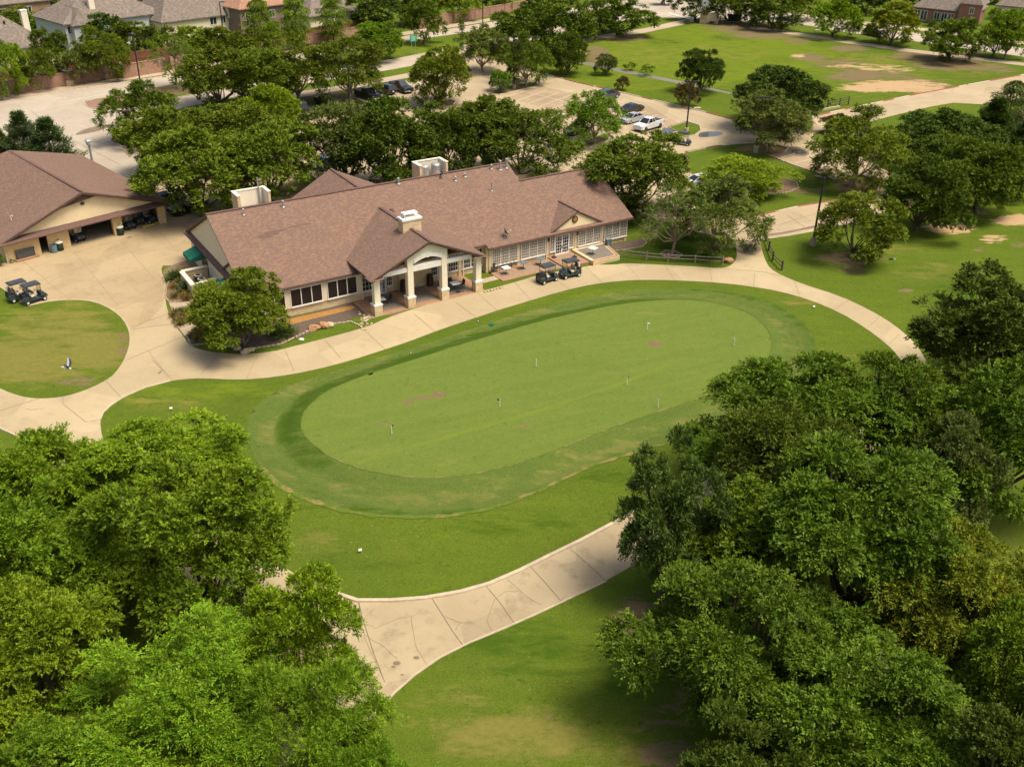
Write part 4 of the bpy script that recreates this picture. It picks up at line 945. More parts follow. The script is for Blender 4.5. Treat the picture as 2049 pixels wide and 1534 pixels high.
bed([(1412,496),(1420,490),(1435,491),(1443,497),(1436,504),(1420,504)], 'mulch', .030)
bed([(1490,382),(1530,372),(1570,360),(1592,366),(1596,376),(1575,384),(1530,388),(1500,388)], 'soil_brown', .030)
bed([(356,529),(384,517),(408,512),(416,532),(392,534),(366,544),(350,544)], 'soil_brown', .046)
STONE = MB()
def edging(name, label, pts, n, mat, s=.26, cat='edging', seed=1):
    rn = random.Random(seed); p = GL(pts); mb = MB()
    L = [math.hypot(p[i+1][0]-p[i][0], p[i+1][1]-p[i][1]) for i in range(len(p)-1)]; tot = sum(L)
    for k in range(n):
        d = tot*(k+.5)/n; i = 0
        while d > L[i] and i < len(L)-1: d -= L[i]; i += 1
        t = d/L[i]; x = p[i][0]+(p[i+1][0]-p[i][0])*t; y = p[i][1]+(p[i+1][1]-p[i][1])*t
        mb.bevel_box((x, y, .06), (tot/n*.92, s*rn.uniform(.7, 1.1), .16*rn.uniform(.8, 1.2)), .035, math.atan2(p[i+1][1]-p[i][1], p[i+1][0]-p[i][0])+rn.uniform(-.12, .12))
    tag(mb.build(name, M[mat]), label, cat)
edging('stone_edging', 'curved line of pale stones edging the mulch bed below the dark windows', [(486,703),(520,696),(560,690),(590,676),(620,662),(650,652),(700,644),(725,655)], 30, 'rock_tan')
edging('stone_edging', 'stone edging around the yucca bed by the condenser enclosure', [(362,605),(340,606),(331,596),(334,572),(342,560)], 18, 'rock_tan', .22)
edging('stone_edging', 'stone edging on the drive side of the middle grass clump bed', [(338,628),(345,645),(356,657),(372,652),(396,636)], 18, 'rock_tan', .22)
edging('stone_edging', 'stone edging at the drive tip of the lowest grass clump bed', [(374,674),(383,692),(410,689),(432,674),(450,690),(486,704)], 20, 'rock_grey', .22)
edging('stone_edging', 'stone edging round the half moon mulch bed at the right house corner', [(1226,503),(1255,500),(1286,494),(1294,486),(1284,478)], 20, 'rock_tan', .2)
edging('stone_edging', 'ring of stones round the trunk of the half bare tree', [(1321,508),(1332,502),(1350,503),(1364,510),(1356,517),(1335,517),(1321,509)], 20, 'rock_tan', .2)
edging('stone_edging', 'ring of stones round the olive green oak behind the rail fence', [(1411,496),(1420,489),(1436,490),(1444,497),(1436,505),(1420,505),(1411,497)], 18, 'rock_tan', .2)
edging('stone_edging', 'stone edging of the round bed under the lime willow', [(1488,386),(1530,390),(1576,386),(1598,377),(1593,365),(1572,359)], 28, 'rock_tan', .25)
edging('stone_edging', 'short row of pale stones between the terrace lawn and the path', [(968,586),(980,583),(1005,576)], 6, 'rock_tan', .35)
for i, (x, y, r, m, lab) in enumerate(((629,659,.55,'rock_orange','orange boulder, left of two on the bed edge'),(648,655,.6,'rock_orange','largest orange boulder on the mulch bed edge'),(661,653,.45,'rock_tan','pale square boulder beside the orange boulders'),(428,676,.5,'rock_grey','grey boulder under the crape myrtle by the grass'),(421,633,.45,'rock_grey','grey boulder among the clumps of the middle bed'),(475,700,.4,'rock_tan','flat pale boulder at the foot of the crape myrtle'),(492,707,.45,'rock_tan','low stacked boulder in front of the crape myrtle trunks'),(502,702,.35,'rock_tan','small boulder right of the crape myrtle trunks'),(1457,525,.62,'rock_orange','rusty orange boulder at the end of the rail fence'))):
    x0, y0, _ = G(x, y); o = MB().blob((x0, y0, r*.38), (r, r*.75, r*.6), i+3, .25).build('boulder', M[m]); tag(o, lab, 'boulder', 'boulders by the beds')
tag(MB().blob((0, 0, .06), (.28, .2, .12), 4).build('path_light', M['trim_white']), 'small white lamp box in the grass below the mulch bed', 'light').location = G(603, 680)
mb = MB(); rn = random.Random(5)
for k in range(34):
    x, y, _ = G(rn.gauss(727, 6), rn.gauss(640, 9)); r = rn.uniform(.09, .2); mb.blob((x, y, r*.4), (r, r*.8, r*.6), k, .2, 1)
tag(mb.build('cobbles', M['rock_tan']), kind='stuff')
# condenser enclosure at the gable end, awnings, board
encl = empty('condenser_enclosure', 'low stone walled pen with cream coping holding condensers by the gable end', 'wall', (0, 0, 0))
A = [G(*p, 1.5)[:2] for p in ((363,543),(386,570),(434,556),(416,531))]
def wall_run(mb, a, b, w, z0, z1):
    L = math.hypot(b[0]-a[0], b[1]-a[1]); mb.box(((a[0]+b[0])/2, (a[1]+b[1])/2, (z0+z1)/2), (L, w, z1-z0), rz=heading(a, b))
mb = MB(); mc = MB(); mi = MB()
for i in range(4):
    if i == 2: continue
    wall_run(mb, A[i], A[(i+1) % 4], .3, 0, 1.42); wall_run(mc, A[i], A[(i+1) % 4], .46, 1.42+.004*i, 1.54+.004*i)
mb.build('stone_wall', M['limestone'], encl); mc.build('coping', M['stucco_pale'], encl)
sheet('pen_floor', [p for p in A], [], .06, M['mulch'], world=True)
def condenser(x, y, lab, s=.8, mat='metal_dark', top='plastic_cream', group='condensers in the stone pen'):
    c = empty('condenser', lab, 'condenser', (x, y, .05), YAW, group)
    MB().bevel_box((0, 0, .5*s), (s, s, s), .06).build('cabinet', M[mat], c)
    t = MB().lathe([(s*.52, s), (s*.52, s+.06), (s*.36, s+.07)], n=20).build('top_ring', M[top], c)
    mb = MB(); mb.lathe([(s*.34, s+.075), (s*.1, s+.09)], n=16)
    mb.build('fan_grille', M['metal_black'], c); return c
for q, lab in (((397,563),'dark condenser nearest the pen corner on the drive side'),((404,570),'middle condenser of the three in the stone pen'),((410,575),'condenser nearest the green awning in the stone pen')):
    g = G(q[0], q[1]-6, .5); condenser(g[0], g[1], lab)
for u, lab in ((16.0, 'tall galvanised condenser on the roof well, left one'), (17.5, 'tall galvanised condenser on the roof well beside the dish')):
    w = BW(u, 19.7, 6.1); c = empty('rooftop_condenser', lab, 'condenser', w, YAW, 'condensers in the roof well')
    MB().lathe([(.55, 0), (.55, 1.35), (.5, 1.4)], n=20).build('cabinet', M['metal_steel'], c)
    MB().lathe([(.56, 1.4), (.46, 1.5), (.2, 1.56)], n=20).build('fan_guard', M['metal_galv'], c)
def awning(c, lab, w=2.6, d=1.5, h=.75):
    o = empty('awning', lab, 'awning', c, YAW, 'green awnings on the gable end')
    mb = MB(); mb.add([(0, -w/2, h), (0, w/2, h), (-d, w/2, .12), (-d, -w/2, .12), (0, -w/2, 0), (0, w/2, 0), (-d, w/2, -.22), (-d, -w/2, -.22)], [(0, 1, 2, 3), (3, 2, 6, 7), (0, 3, 7, 4), (1, 5, 6, 2)])
    mb.build('canopy', M['awning_green'], o)
    mb = MB()
    for s in (-1, 1): mb.tube([(0, s*w/2*.97, -.02), (-d*.97, s*w/2*.97, -.02)], .03, 6)
    mb.build('awning_frame', M['metal_galv'], o)
awning(BW(-11.15, 18.6, 2.35), 'dark green awning over the door nearest the cart barn', 2.6, 1.7)
awning(BW(-11.15, 8.6, 2.35), 'bright green awning beside the condenser pen', 3.0, 1.7)
o = empty('notice_board', 'tilted pale blue notice board leaning beside the gable end wall', 'sign', BW(-12.0, 13.4), YAW)
b = MB().box((0, 0, .95), (.07, .75, 1.15), ry=-.2).build('board', M['sign_blue'], o)
mb = MB()
for k in range(5): mb.box((-.055+.0, .0, 1.3-.16*k), (.012, .5-.08*(k % 2), .05), ry=-.2)
mb.build('notice_rows', M['trim_white'], b); MB().box((.22, 0, .5), (.06, .5, 1.0), ry=.2).build('strut', M['metal_dark'], o)
tag(MB().bx(-.12, .12, -1.0, 1.0, 0, 2.1).build('side_door', M['glass_dark'], club)).location = (-11.05, 18.2, 0)
tag(MB().bx(-.12, .12, -.5, .5, 0, 2.1).build('side_door', M['glass_dark'], club)).location = (-11.05, 8.0, 0)
def dish(c, rz, lab, r=.42):
    o = empty('satellite_dish', lab, 'satellite dish', c, rz, 'satellite dishes on the roof')
    mb = MB(); mb.lathe([(.02, 0), (r*.5, .05), (r*.85, .14), (r, .21)], n=20)
    d = mb.build('reflector', M['plastic_grey'], o, True); d.rotation_euler = (math.radians(60), 0, 0); d.location = (0, 0, .62)
    mb = MB(); mb.tube([(0, 0, 0), (0, .05, .62)], .035, 8); mb.box((0, 0, .01), (.3, .3, .04)); mb.build('mast', M['metal_galv'], o)
    mb = MB(); mb.tube([(0, .05, .5), (0, -.6, .75)], .025, 6); mb.box((0, -.62, .8), (.16, .12, .12)); mb.build('feed_arm', M['plastic_cream'], o)
dish(BW(17.6, 4.3, rz_(4.3)), YAW+1.2, 'dark satellite dish low on the roof above the terrace')
dish(BW(15.0, 13.2, rz_(13.2)), YAW-2.0, 'blue grey satellite dish at the ridge beside the roof well')
# ------------------------------------------------------------------ cart barn
BO = G(18, 526); BY = math.radians(45.0)
barn = empty('cart_barn', 'tan block cart barn with brown hipped gable roof and two open bays', 'building', BO, BY)
AP = 9.1; AZ = 6.12
mb = MB()
mb.bx(0, 3.6, 0, .3, 0, 2.5); mb.bx(3.6, 4.5, 0, .3, 2.15, 2.5); mb.bx(4.5, 6.9, 0, .3, 0, 2.5); mb.bx(12.0, 13.1, -.06, .4, 0, 2.72); mb.bx(17.6, 18.5, 0, .3, 0, 2.7)
mb.bx(0, .3, .3, 24.6, 0, 2.5); mb.bx(18.2, 18.5, .3, 24.6, 0, 2.6); mb.bx(.3, 18.2, 24.3, 24.6, 0, 2.5)
mb.build('wall', M['block_tan'], barn)
mb = MB(); mb.bx(6.9, 12.0, .05, .25, 2.38, 2.72); mb.bx(13.1, 17.6, .05, .25, 2.42, 2.8); mb.wallpoly([(.3, 2.6), (18.4, 2.8), (AP, AZ-.2)], .12, .30)
g = mb.build('gable_wall', M['stucco_yellow'], barn)
MB().box((9.1, .08, 4.6), (.42, .1, .3)).build('gable_light', M['metal_dark'], g)
mb = MB(); mb.wallpoly([(AP-3.2, 4.62), (AP+1.9, 5.28), (AP, AZ-.18)], -.30, -.2); mb.build('gable_panel', M['trim_brown'], barn)
mb = MB()
mb.slab([(AP, -.5, AZ), (AP, 20.5, AZ+.1), (-.75, 25.4, 2.38), (-.75, -.5, 2.38)], .16)
mb.slab([(AP, 20.5, AZ+.1), (AP, -.5, AZ), (19.4, -.5, 2.6), (19.4, 25.4, 2.6)], .16)
mb.slab([(AP, 20.5, AZ+.1), (19.4, 25.4, 2.6), (-.75, 25.4, 2.38)], .14)
r = mb.build('roof', M['roof_plum'], barn)
MB().box((AP, 10.0, AZ+.06), (.32, 21.0, .07)).build('ridge_cap', M['ridge_brown'], r)
mb = MB(); mb.add([(-.7, .1, 2.66), (19.3, .1, 2.86), (19.3, -.8, 2.56), (-.7, -.8, 2.32), (-.7, .1, 2.45), (19.3, .1, 2.65), (19.3, -.8, 2.45), (-.7, -.8, 2.2)], [(0, 1, 2, 3), (7, 6, 5, 4), (3, 2, 6, 7), (0, 3, 7, 4), (1, 5, 6, 2)])
mb.build('pent_roof', M['ridge_brown'], barn)
mb = MB()
for u1, z1 in ((-.7, 2.38), (19.35, 2.6)):
    a = math.atan2(AZ-z1, AP-u1); L = math.hypot(AZ-z1, AP-u1); mb.box(((AP+u1)/2, -.5, (AZ+z1)/2-.22), (L, .10, .2), ry=-a)
mb.build('rake_board', M['trim_brown'], barn)
sheet('barn_floor', [(BO[0]+u*math.cos(BY)-v*math.sin(BY), BO[1]+u*math.sin(BY)+v*math.cos(BY)) for u, v in ((.3,.05),(18.2,.05),(18.2,24.2),(.3,24.2))], [], .040, M['concrete_old'], world=True)
MB().bx(.3, 18.2, 15.0, 15.2, 0, 3.0).build('inner_wall', M['plastic_grey'], barn)
MB().tube([(-.12, -.08, 0), (-.12, -.08, 2.4)], .07, 8).build('downspout', M['plastic_cream'], barn)
mb = MB(); mb.tube([(2.2, 3.0, 3.3), (2.2, 3.0, 4.0), (2.35, 2.9, 4.08), (2.4, 2.9, 3.95)], .07, 8); mb.build('roof_vent', M['plastic_cream'], barn)
def onbarn(u, v, z=0): return (BO[0]+u*math.cos(BY)-v*math.sin(BY), BO[1]+u*math.sin(BY)+v*math.cos(BY), z)
def barrel(xy, lab):
    o = empty('litter_bin', lab, 'bin', (*xy[:2], .03), .3, 'green bins with white lids')
    MB().lathe([(.36, 0), (.4, .05), (.4, .85), (.36, .9)], n=20).build('drum', M['plastic_green'], o, True)
    l = MB().lathe([(.44, .9), (.44, 1.0), (.2, 1.06), (.2, 1.2), (.17, 1.22)], n=20).build('lid', M['plastic_cream'], o)
    MB().lathe([(.12, 1.215), (.12, 1.235)], n=14).build('lid_hole', M['metal_black'], l)
barrel(G(121, 501), 'green bin with white lid by the narrow barn doorway'); barrel(G(242, 470), 'green bin with white lid at the pillar between the bays')
o = empty('drum', 'blue grey open drum beside the barn doorway', 'drum', G(109, 505))
MB().lathe([(.33, 0), (.36, .02), (.36, .32), (.375, .34), (.36, .36), (.36, .62), (.375, .64), (.36, .66), (.36, .92), (.31, .92), (.3, .5)], n=20).build('drum_shell', M['drum_blue'], o)
MB().lathe([(.05, .48), (.3, .5)], n=16).build('drum_contents', M['metal_black'], o)
o = empty('storage_chest', 'dark grey storage chest on a timber base against the barn', 'chest', G(52, 517), heading(G(37,521), G(66,513)))
MB().bevel_box((0, .1, .62), (2.0, .85, .85), .05).build('chest', M['plastic_grey'], o); MB().bevel_box((0, .08, 1.1), (2.1, .95, .14), .04).build('lid', M['plastic_grey'], o)
MB().bx(-1.25, 1.25, -.65, .6, 0, .2).build('base', M['terracotta'], o)
for i, q in enumerate(((297,453),(317,446))):
    tag(MB().bevel_box((0, 0, .09), (1.5 if i == 0 else 1.0, .28, .16), .04, BY+.05).build('wheel_stop', M['paint_yellow']), ('long yellow wheel stop by the right barn bay', 'short yellow wheel stop at the barn corner pillar')[i], 'wheel stop', 'yellow wheel stops').location = G(*q)
# ------------------------------------------------------------------ houses beyond the streets
SY = heading(G(353, 150), G(797, 76)); CY = heading(G(1620, 48), G(2049, 98))
def house(lab, c, ez, w, d, rz, yaw, wall, roofm, ridge=None, chim=(), wins=(), wing=None, gable=None):
    x, y, _ = G(c[0], c[1], ez)
    o = empty('house', lab, 'house', (x, y, 0), yaw)
    MB().bx(-w/2+.5, w/2-.5, .5, d-.5, 0, ez).build('wall', M[wall], o)
    r = ridge if ridge is not None else max(.6, w-d)
    mb = MB(); A = [(-w/2, 0, ez), (w/2, 0, ez), (w/2, d, ez), (-w/2, d, ez), (-r/2, d/2, rz), (r/2, d/2, rz)]
    mb.add(A, [(0, 1, 5, 4), (1, 2, 5), (2, 3, 4, 5), (3, 0, 4), (3, 2, 1, 0)])
    mb.bx(-w/2, w/2, -.02, d+.02, ez-.22, ez-.01)
    if wing:
        u, ww, dep, hz, wz = wing
        mb.add([(u-ww/2, -dep, hz), (u+ww/2, -dep, hz), (u+ww/2, d/2, hz), (u-ww/2, d/2, hz), (u, -dep+ww/2*.7, wz), (u, d/2, wz)], [(0, 1, 4), (1, 2, 5, 4), (3, 0, 4, 5)])
    rf = mb.build('roof', M[roofm], o)
    if wing:
        u, ww, dep, hz, wz = wing
        MB().bx(u-ww/2+.4, u+ww/2-.4, -dep+.4, .49, 0, hz).build('wing_wall', M[wall], o)
    for (u, v, h) in chim:
        q = MB().bx(u-.6, u+.6, v-.45, v+.45, ez, h).build('chimney', M['stucco_pale'], rf)
        MB().bevel_box((u, v, h+.1), (1.4, 1.1, .2), .05).build('chimney_cap', M['trim_white'], q)
    mb = MB(); n = 0
    for k in range(5):
        u = random.uniform(-r/2-1, r/2+1); v = random.uniform(.25, .42)*d; z = ez+(rz-ez)*v/(d/2); mb.lathe([(.12, z-.1), (.12, z+.35), (.2, z+.4), (.2, z+.5)], (u, v, 0), 8)
    mb.build('roof_vent', M['metal_dark'], rf)
    for (u, z0, ww, hh) in wins:
        fy = .5 if not (wing and abs(u-wing[0]) < wing[1]/2-.3) else -wing[2]+.4
        f = MB(); f.bx(u-ww/2-.1, u+ww/2+.1, fy-.1, fy-.02, z0-.1, z0); f.bx(u-ww/2-.1, u+ww/2+.1, fy-.1, fy-.02, z0+hh, z0+hh+.1)
        f.bx(u-ww/2-.1, u-ww/2, fy-.1, fy-.02, z0, z0+hh); f.bx(u+ww/2, u+ww/2+.1, fy-.1, fy-.02, z0, z0+hh); f.bx(u-.04, u+.04, fy-.08, fy-.03, z0, z0+hh)
        fo = f.build('window', M['trim_white'], o); MB().bx(u-ww/2, u+ww/2, fy-.05, fy-.01, z0, z0+hh).build('pane', M['glass_house'], fo)
    if gable:
        u, gw, z0, z1, zp = gable
        mb = MB(); mb.wallpoly([(u-gw/2, z0), (u+gw/2, z0), (u+gw/2, z1), (u, zp), (u-gw/2, z1)], -.25, 3.0); g = mb.build('gable_dormer', M['stucco_pale'], o)
        mb = MB(); mb.slab([(u, -.6, zp+.15), (u, 4, zp+.15), (u-gw/2-.4, 4, z1-.1), (u-gw/2-.4, -.6, z1-.1)], .12); mb.slab([(u, 4, zp+.15), (u, -.6, zp+.15), (u+gw/2+.4, -.6, z1-.1), (u+gw/2+.4, 4, z1-.1)], .12); mb.build('dormer_roof', M[roofm], o)
        mb = MB(); mb.wallpoly([(u-.35, z0+.6), (u+.35, z0+.6)] + [(u+.35*math.cos(t), z1-.3+.35*math.sin(t)) for t in np.linspace(0, PI, 8)], -.30, -.26); mb.bx(u-1.0, u-.6, -.30, -.26, z0+.6, z1-.5); mb.bx(u+.6, u+1.0, -.30, -.26, z0+.6, z1-.5); mb.build('window', M['glass_house'], g)
    return o
house('grey roofed house at the far left behind the brick wall, one white chimney', (22, 99), 3.4, 17, 14, 9.6, SY, 'stucco_cream', 'roof_grey', 1.5, ((6.0, 5.5, 9.2),), ((-3, .9, 1.6, 1.3), (3, .9, 1.6, 1.3)))
house('taupe roofed house with tall white chimney and pale blue siding', (232, 37), 5.6, 23, 15, 10.6, SY, 'siding_blue', 'roof_grey', 6, ((-3.4, 3.2, 11.6),), ((-10, 3.6, 1.2, 1.4), (-7, 3.4, 1.0, 1.4), (1, 3.5, 1.8, 1.4)), (-7.2, 6, 1.2, 5.2, 8.2))
house('wide taupe roofed house with an arched window in a cream gable', (408, 35), 4.4, 21, 15, 11.5, SY, 'stucco_cream', 'roof_grey', 7, (), ((2.5, 2.6, 1.6, 1.4), (5.0, 2.6, 1.2, 1.4)), None, (8.3, 4.2, 3.6, 5.9, 7.4))
house('dark brick house with an orange tiled roof', (545, 11), 6.0, 18, 14, 10.5, SY, 'brick_brown', 'roof_orange', 4, (), ((-6.5, 3.4, 1.1, 1.5), (-4, 3.4, 1.1, 1.5), (0, 3.4, 1.4, 1.5)))
house('grey roofed house behind the bald cypress trees', (672, 27), 4.2, 15, 13, 9.4, SY, 'stucco_cream', 'roof_grey', 2.5, (), ((5.4, 2.2, 1.4, 1.4),))
house('orange brick house at the top left corner behind dark fencing', (38, 6), 4.6, 16, 12, 8.5, SY, 'brick_wall', 'roof_grey', 4, (), ((-4, 2, 1.4, 1.5), (2, 2, 1.4, 1.5)))
house('red brick house with slate roof, white chimney and big white windows', (1888, 20), 3.6, 16, 13, 9.0, CY, 'brick_red', 'roof_grey', 3.5, ((1.5, 4.0, 8.6),), ((-6.3, .6, 1.3, 2.3), (-4.6, .6, 1.5, 2.3), (-1.4, .6, 1.3, 2.2), (.4, .6, 1.3, 2.2), (2.0, .6, 1.2, 2.2), (6.8, 3.4, .9, 1.3)), (6.4, 6, .8, 5.6, 8.4))
house('grey roofed house at the top right corner of the view', (2052, 16), 3.8, 15, 12, 8.0, CY, 'stucco_pale', 'roof_grey', 4, ((1.6, 3.5, 8.2),), ((0, 1, 1.6, 1.4),))
o = empty('shelter', 'low grey roofed shelter at the right edge beside the cedars', 'shelter', G(2072, 262), .5)
mb = MB()
for sx in (-3.2, 3.2):
    for sy in (-2.2, 2.2): mb.box((sx, sy, 1.3), (.3, .3, 2.6))
mb.bx(-3.3, 3.3, 1.9, 2.3, 0, 2.6); mb.build('wall', M['siding_blue'], o)
MB().add([(-4, -3, 2.6), (4, -3, 2.6), (4, 3, 2.6), (-4, 3, 2.6), (-1.5, 0, 4.6), (1.5, 0, 4.6)], [(0, 1, 5, 4), (1, 2, 5), (2, 3, 4, 5), (3, 0, 4), (3, 2, 1, 0)]).build('roof', M['roof_grey'], o)
MB().bx(-4.05, 4.05, -3.08, -3.0, 2.42, 2.66).build('fascia', M['trim_white'], o)
# brick boundary walls with piers, timber fences behind
def brick_wall(lab, pts, h=2.2, pier=6.0):
    p = [G(*q) for q in pts]; o = empty('brick_wall', lab, 'wall', (p[0][0], p[0][1], 0)); b = (p[0][0], p[0][1])
    mw = MB(); mp = MB(); mc = MB()
    for a, c in zip(p[:-1], p[1:]):
        a2 = (a[0]-b[0], a[1]-b[1]); c2 = (c[0]-b[0], c[1]-b[1]); L = math.hypot(c2[0]-a2[0], c2[1]-a2[1])
        wall_run(mw, a2, c2, .3, 0, h); wall_run(mc, a2, c2, .42, h, h+.1)
        n = max(1, round(L/pier))
        for k in range(n+1):
            t = k/n; mp.box((a2[0]+(c2[0]-a2[0])*t, a2[1]+(c2[1]-a2[1])*t, (h+.12)/2), (.55, .5, h+.12), rz=heading(a2, c2))
    mw.build('wall_panel', M['brick_wall'], o); mp.build('pier', M['brick_wall'], o); mc.build('coping', M['brick_wall'], o)
brick_wall('long brick wall along the street at the left edge, with an urn pillar', [(-70,202),(0,191),(81,180),(140,170),(239,154)])
brick_wall('stepped forward section of brick wall beside the street light', [(249,157),(331,143)], 2.4)
brick_wall('brick wall seen in gaps between the trees behind the street', [(345,139),(440,123),(540,105),(650,85),(722,74)])
brick_wall('brown brick wall with dark piers beyond the grassy median', [(840,57),(920,43),(1010,28),(1062,18)], 2.3)
o = empty('pillar', 'stone based brick pillar carrying a wide grey urn', 'pillar', G(141, 171))
MB().box((0, 0, 1.0), (.8, .8, 2.0)).build('shaft', M['brick_wall'], o); MB().box((0, -.02, .45), (.95, .95, .9)).build('base', M['limestone'], o)
MB().lathe([(.3, 2.0), (.28, 2.2), (.35, 2.3), (.75, 2.55), (.95, 2.75), (.9, 2.8), (.2, 2.7)], n=20).build('urn', M['rock_grey'], o)
def timber_fence(lab, pts, h, mat='wood_fence'):
    p = [G(*q) for q in pts]; b = p[0]; o = empty('timber_fence', lab, 'fence', (b[0], b[1], 0)); mb = MB(); mr = MB()
    for a, c in zip(p[:-1], p[1:]):
        L = math.hypot(c[0]-a[0], c[1]-a[1]); n = int(L/.3)
        for k in range(n):
            t = (k+.5)/n; mb.box((a[0]+(c[0]-a[0])*t-b[0], a[1]+(c[1]-a[1])*t-b[1], (h+.04*(k % 3))/2), (L/n*.94, .04, h+.04*(k % 3)), rz=heading(a, c))
        for z in (.5, h*.55, h-.3): wall_run(mr, (a[0]-b[0], a[1]-b[1]), (c[0]-b[0], c[1]-b[1]), .12, z, z+.12)
    mb.build('boards', M[mat], o); mr.build('rails', M[mat], o)
timber_fence('dark stained timber fence behind the urn pillar wall', [(-60,184),(60,166),(150,152),(236,139)], 2.6, 'wood_fence')
timber_fence('reddish timber fence above the stepped brick wall', [(246,142),(300,133),(345,127)], 3.2)
timber_fence('reddish timber fence under the bald cypresses', [(520,98),(640,78),(700,68),(760,58)], 2.6)
timber_fence('dark timber fence at the top left corner', [(-40,18),(32,28)], 2.6, 'wood_dark')
o = empty('railing', 'thin grey pipe railing above the left brick wall', 'railing', (0, 0, 0))
p = [G(x, y) for x, y in ((45,178),(70,174),(95,170),(122,165))]
mb = MB(); mr = MB()
for a in p: mb.tube([(a[0], a[1]+1, 0), (a[0], a[1]+1, 3.1)], .06, 6)
for a, c in zip(p[:-1], p[1:]):
    for z in (2.3, 3.0): mr.tube([(a[0], a[1]+1, z), (c[0], c[1]+1, z)], .05, 6)
mb.build('posts', M['metal_galv'], o); mr.build('rails', M['metal_galv'], o)
def rail_fence(lab, pts, h=1.0, mat='wood_weathered', npost=None, rails=(.42, .82)):
    p = [G(*q) for q in pts]; b = p[0]; o = empty('rail_fence', lab, 'fence', (b[0], b[1], 0))
    for a in p: MB().box((a[0]-b[0], a[1]-b[1], h/2), (.15, .15, h), rz=.3, taper=.9).build('post', M[mat], o)
    for a, c in zip(p[:-1], p[1:]):
        for z in rails:
            mb = MB(); e = random.uniform(-.04, .04); mb.tube([(a[0]-b[0], a[1]-b[1], z-e), ((a[0]+c[0])/2-b[0], (a[1]+c[1])/2-b[1], z-.03), (c[0]-b[0], c[1]-b[1], z+e)], [.06, .055, .06], 6); mb.build('rail', M[mat], o)
rail_fence('weathered split rail fence between terrace and orange boulder', [(1240,513),(1293.5,520),(1336,523),(1390,526),(1445.5,529)])
rail_fence('dark split rail fence slanting beside the path junction', [(1532,482),(1538,502),(1545.5,522),(1564,541)], 1.15, 'wood_dark')
rail_fence('thin dark fence on a low pale wall near the red kerb', [(1600,228),(1631.5,223),(1655,218),(1679,214),(1697,210)], 1.5, 'wood_dark', rails=(.6, 1.0, 1.4))
mb = MB(); p = [G(x, y) for x, y in ((1618,226),(1632,224),(1655,219.5),(1680,215))]
for a, c in zip(p[:-1], p[1:]): wall_run(mb, a, c, .3, 0, .3)
tag(mb.build('low_wall', M['rock_tan']), 'low pale stone wall under the thin dark fence', 'wall')
# ------------------------------------------------------------------ lamps
def lamp(base, lab, h=8.2, rz=0.0, heads=1, plinth=True):
    o = empty('lamp_post', lab, 'lamp', G(*base), rz, 'tall dark lamp posts')
    if plinth: MB().lathe([(.36, 0), (.36, .95), (.33, 1.0)], n=18).build('plinth', M['kerb_concrete'], o)
    z0 = .95 if plinth else 0
    MB().lathe([(.20, z0), (.20, z0+.06), (.13, z0+.1), (.105, h)], n=10).build('pole', M['metal_black'], o)
    for k in range(heads):
        s = 1 if k == 0 else -1
        a = MB().tube([(0, 0, h-.15), (s*.35, 0, h-.05)], .035, 6).build('arm', M['metal_black'], o)
        MB().bevel_box((s*.68, 0, h-.02), (.85, .42, .2), .05).build('lamp_head', M['metal_black'], o)
lamp((1625.5,491), 'tall lamp post by the path junction and the dark split rail fence', rz=PI-.2)
lamp((1372.5,268), 'lamp post on the grass island behind the white pickup', rz=PI+.1, heads=2)
lamp((1511.5,305), 'lamp post under the olive tree at the bays by the puddle', heads=2)
lamp((1703.5,372), 'lamp post leaning into the crown above the curved red kerb', rz=.4)
lamp((1028.5,177), 'double headed lamp post in the mulch island by the empty bays', heads=2)
lamp((703,236), 'lamp post in front of the multi stemmed tree by the pickups', heads=2, plinth=False)
lamp((281,166), 'street light beside the stepped brick wall', 8.6, PI-.4, 1, False)
lamp((450,92), 'street light among the cypress trees behind the street', 9, 0, 1, False)
lamp((966,56), 'thin dark street light on the grassy median', 9, 0, 1, False)
def lantern(base, lab, h, sc=1.0, mat='metal_dark'):
    o = empty('lantern_post', lab, 'lamp', G(*base), 0, 'short lantern posts')
    MB().lathe([(.22*sc, 0), (.2*sc, .5), (.13*sc, .6), (.11*sc, h-.9)], n=12).build('pole', M[mat], o)
    l = MB().lathe([(.13*sc, h-.9), (.24*sc, h-.75), (.34*sc, h-.22), (.42*sc, h-.2), (.3*sc, h-.02), (.06*sc, h+.05)], n=8).build('lantern', M[mat], o)
    MB().lathe([(.255*sc, h-.7), (.335*sc, h-.25)], n=8).build('lens', M['lens_clear'], l)
lantern((187,334), 'grey lantern post beside the cart barn roof', 3.9, 1.25, 'metal_galv')
lantern((1223,392), 'black lantern post behind the right end of the clubhouse roof', 4.2, 1.0, 'metal_black')
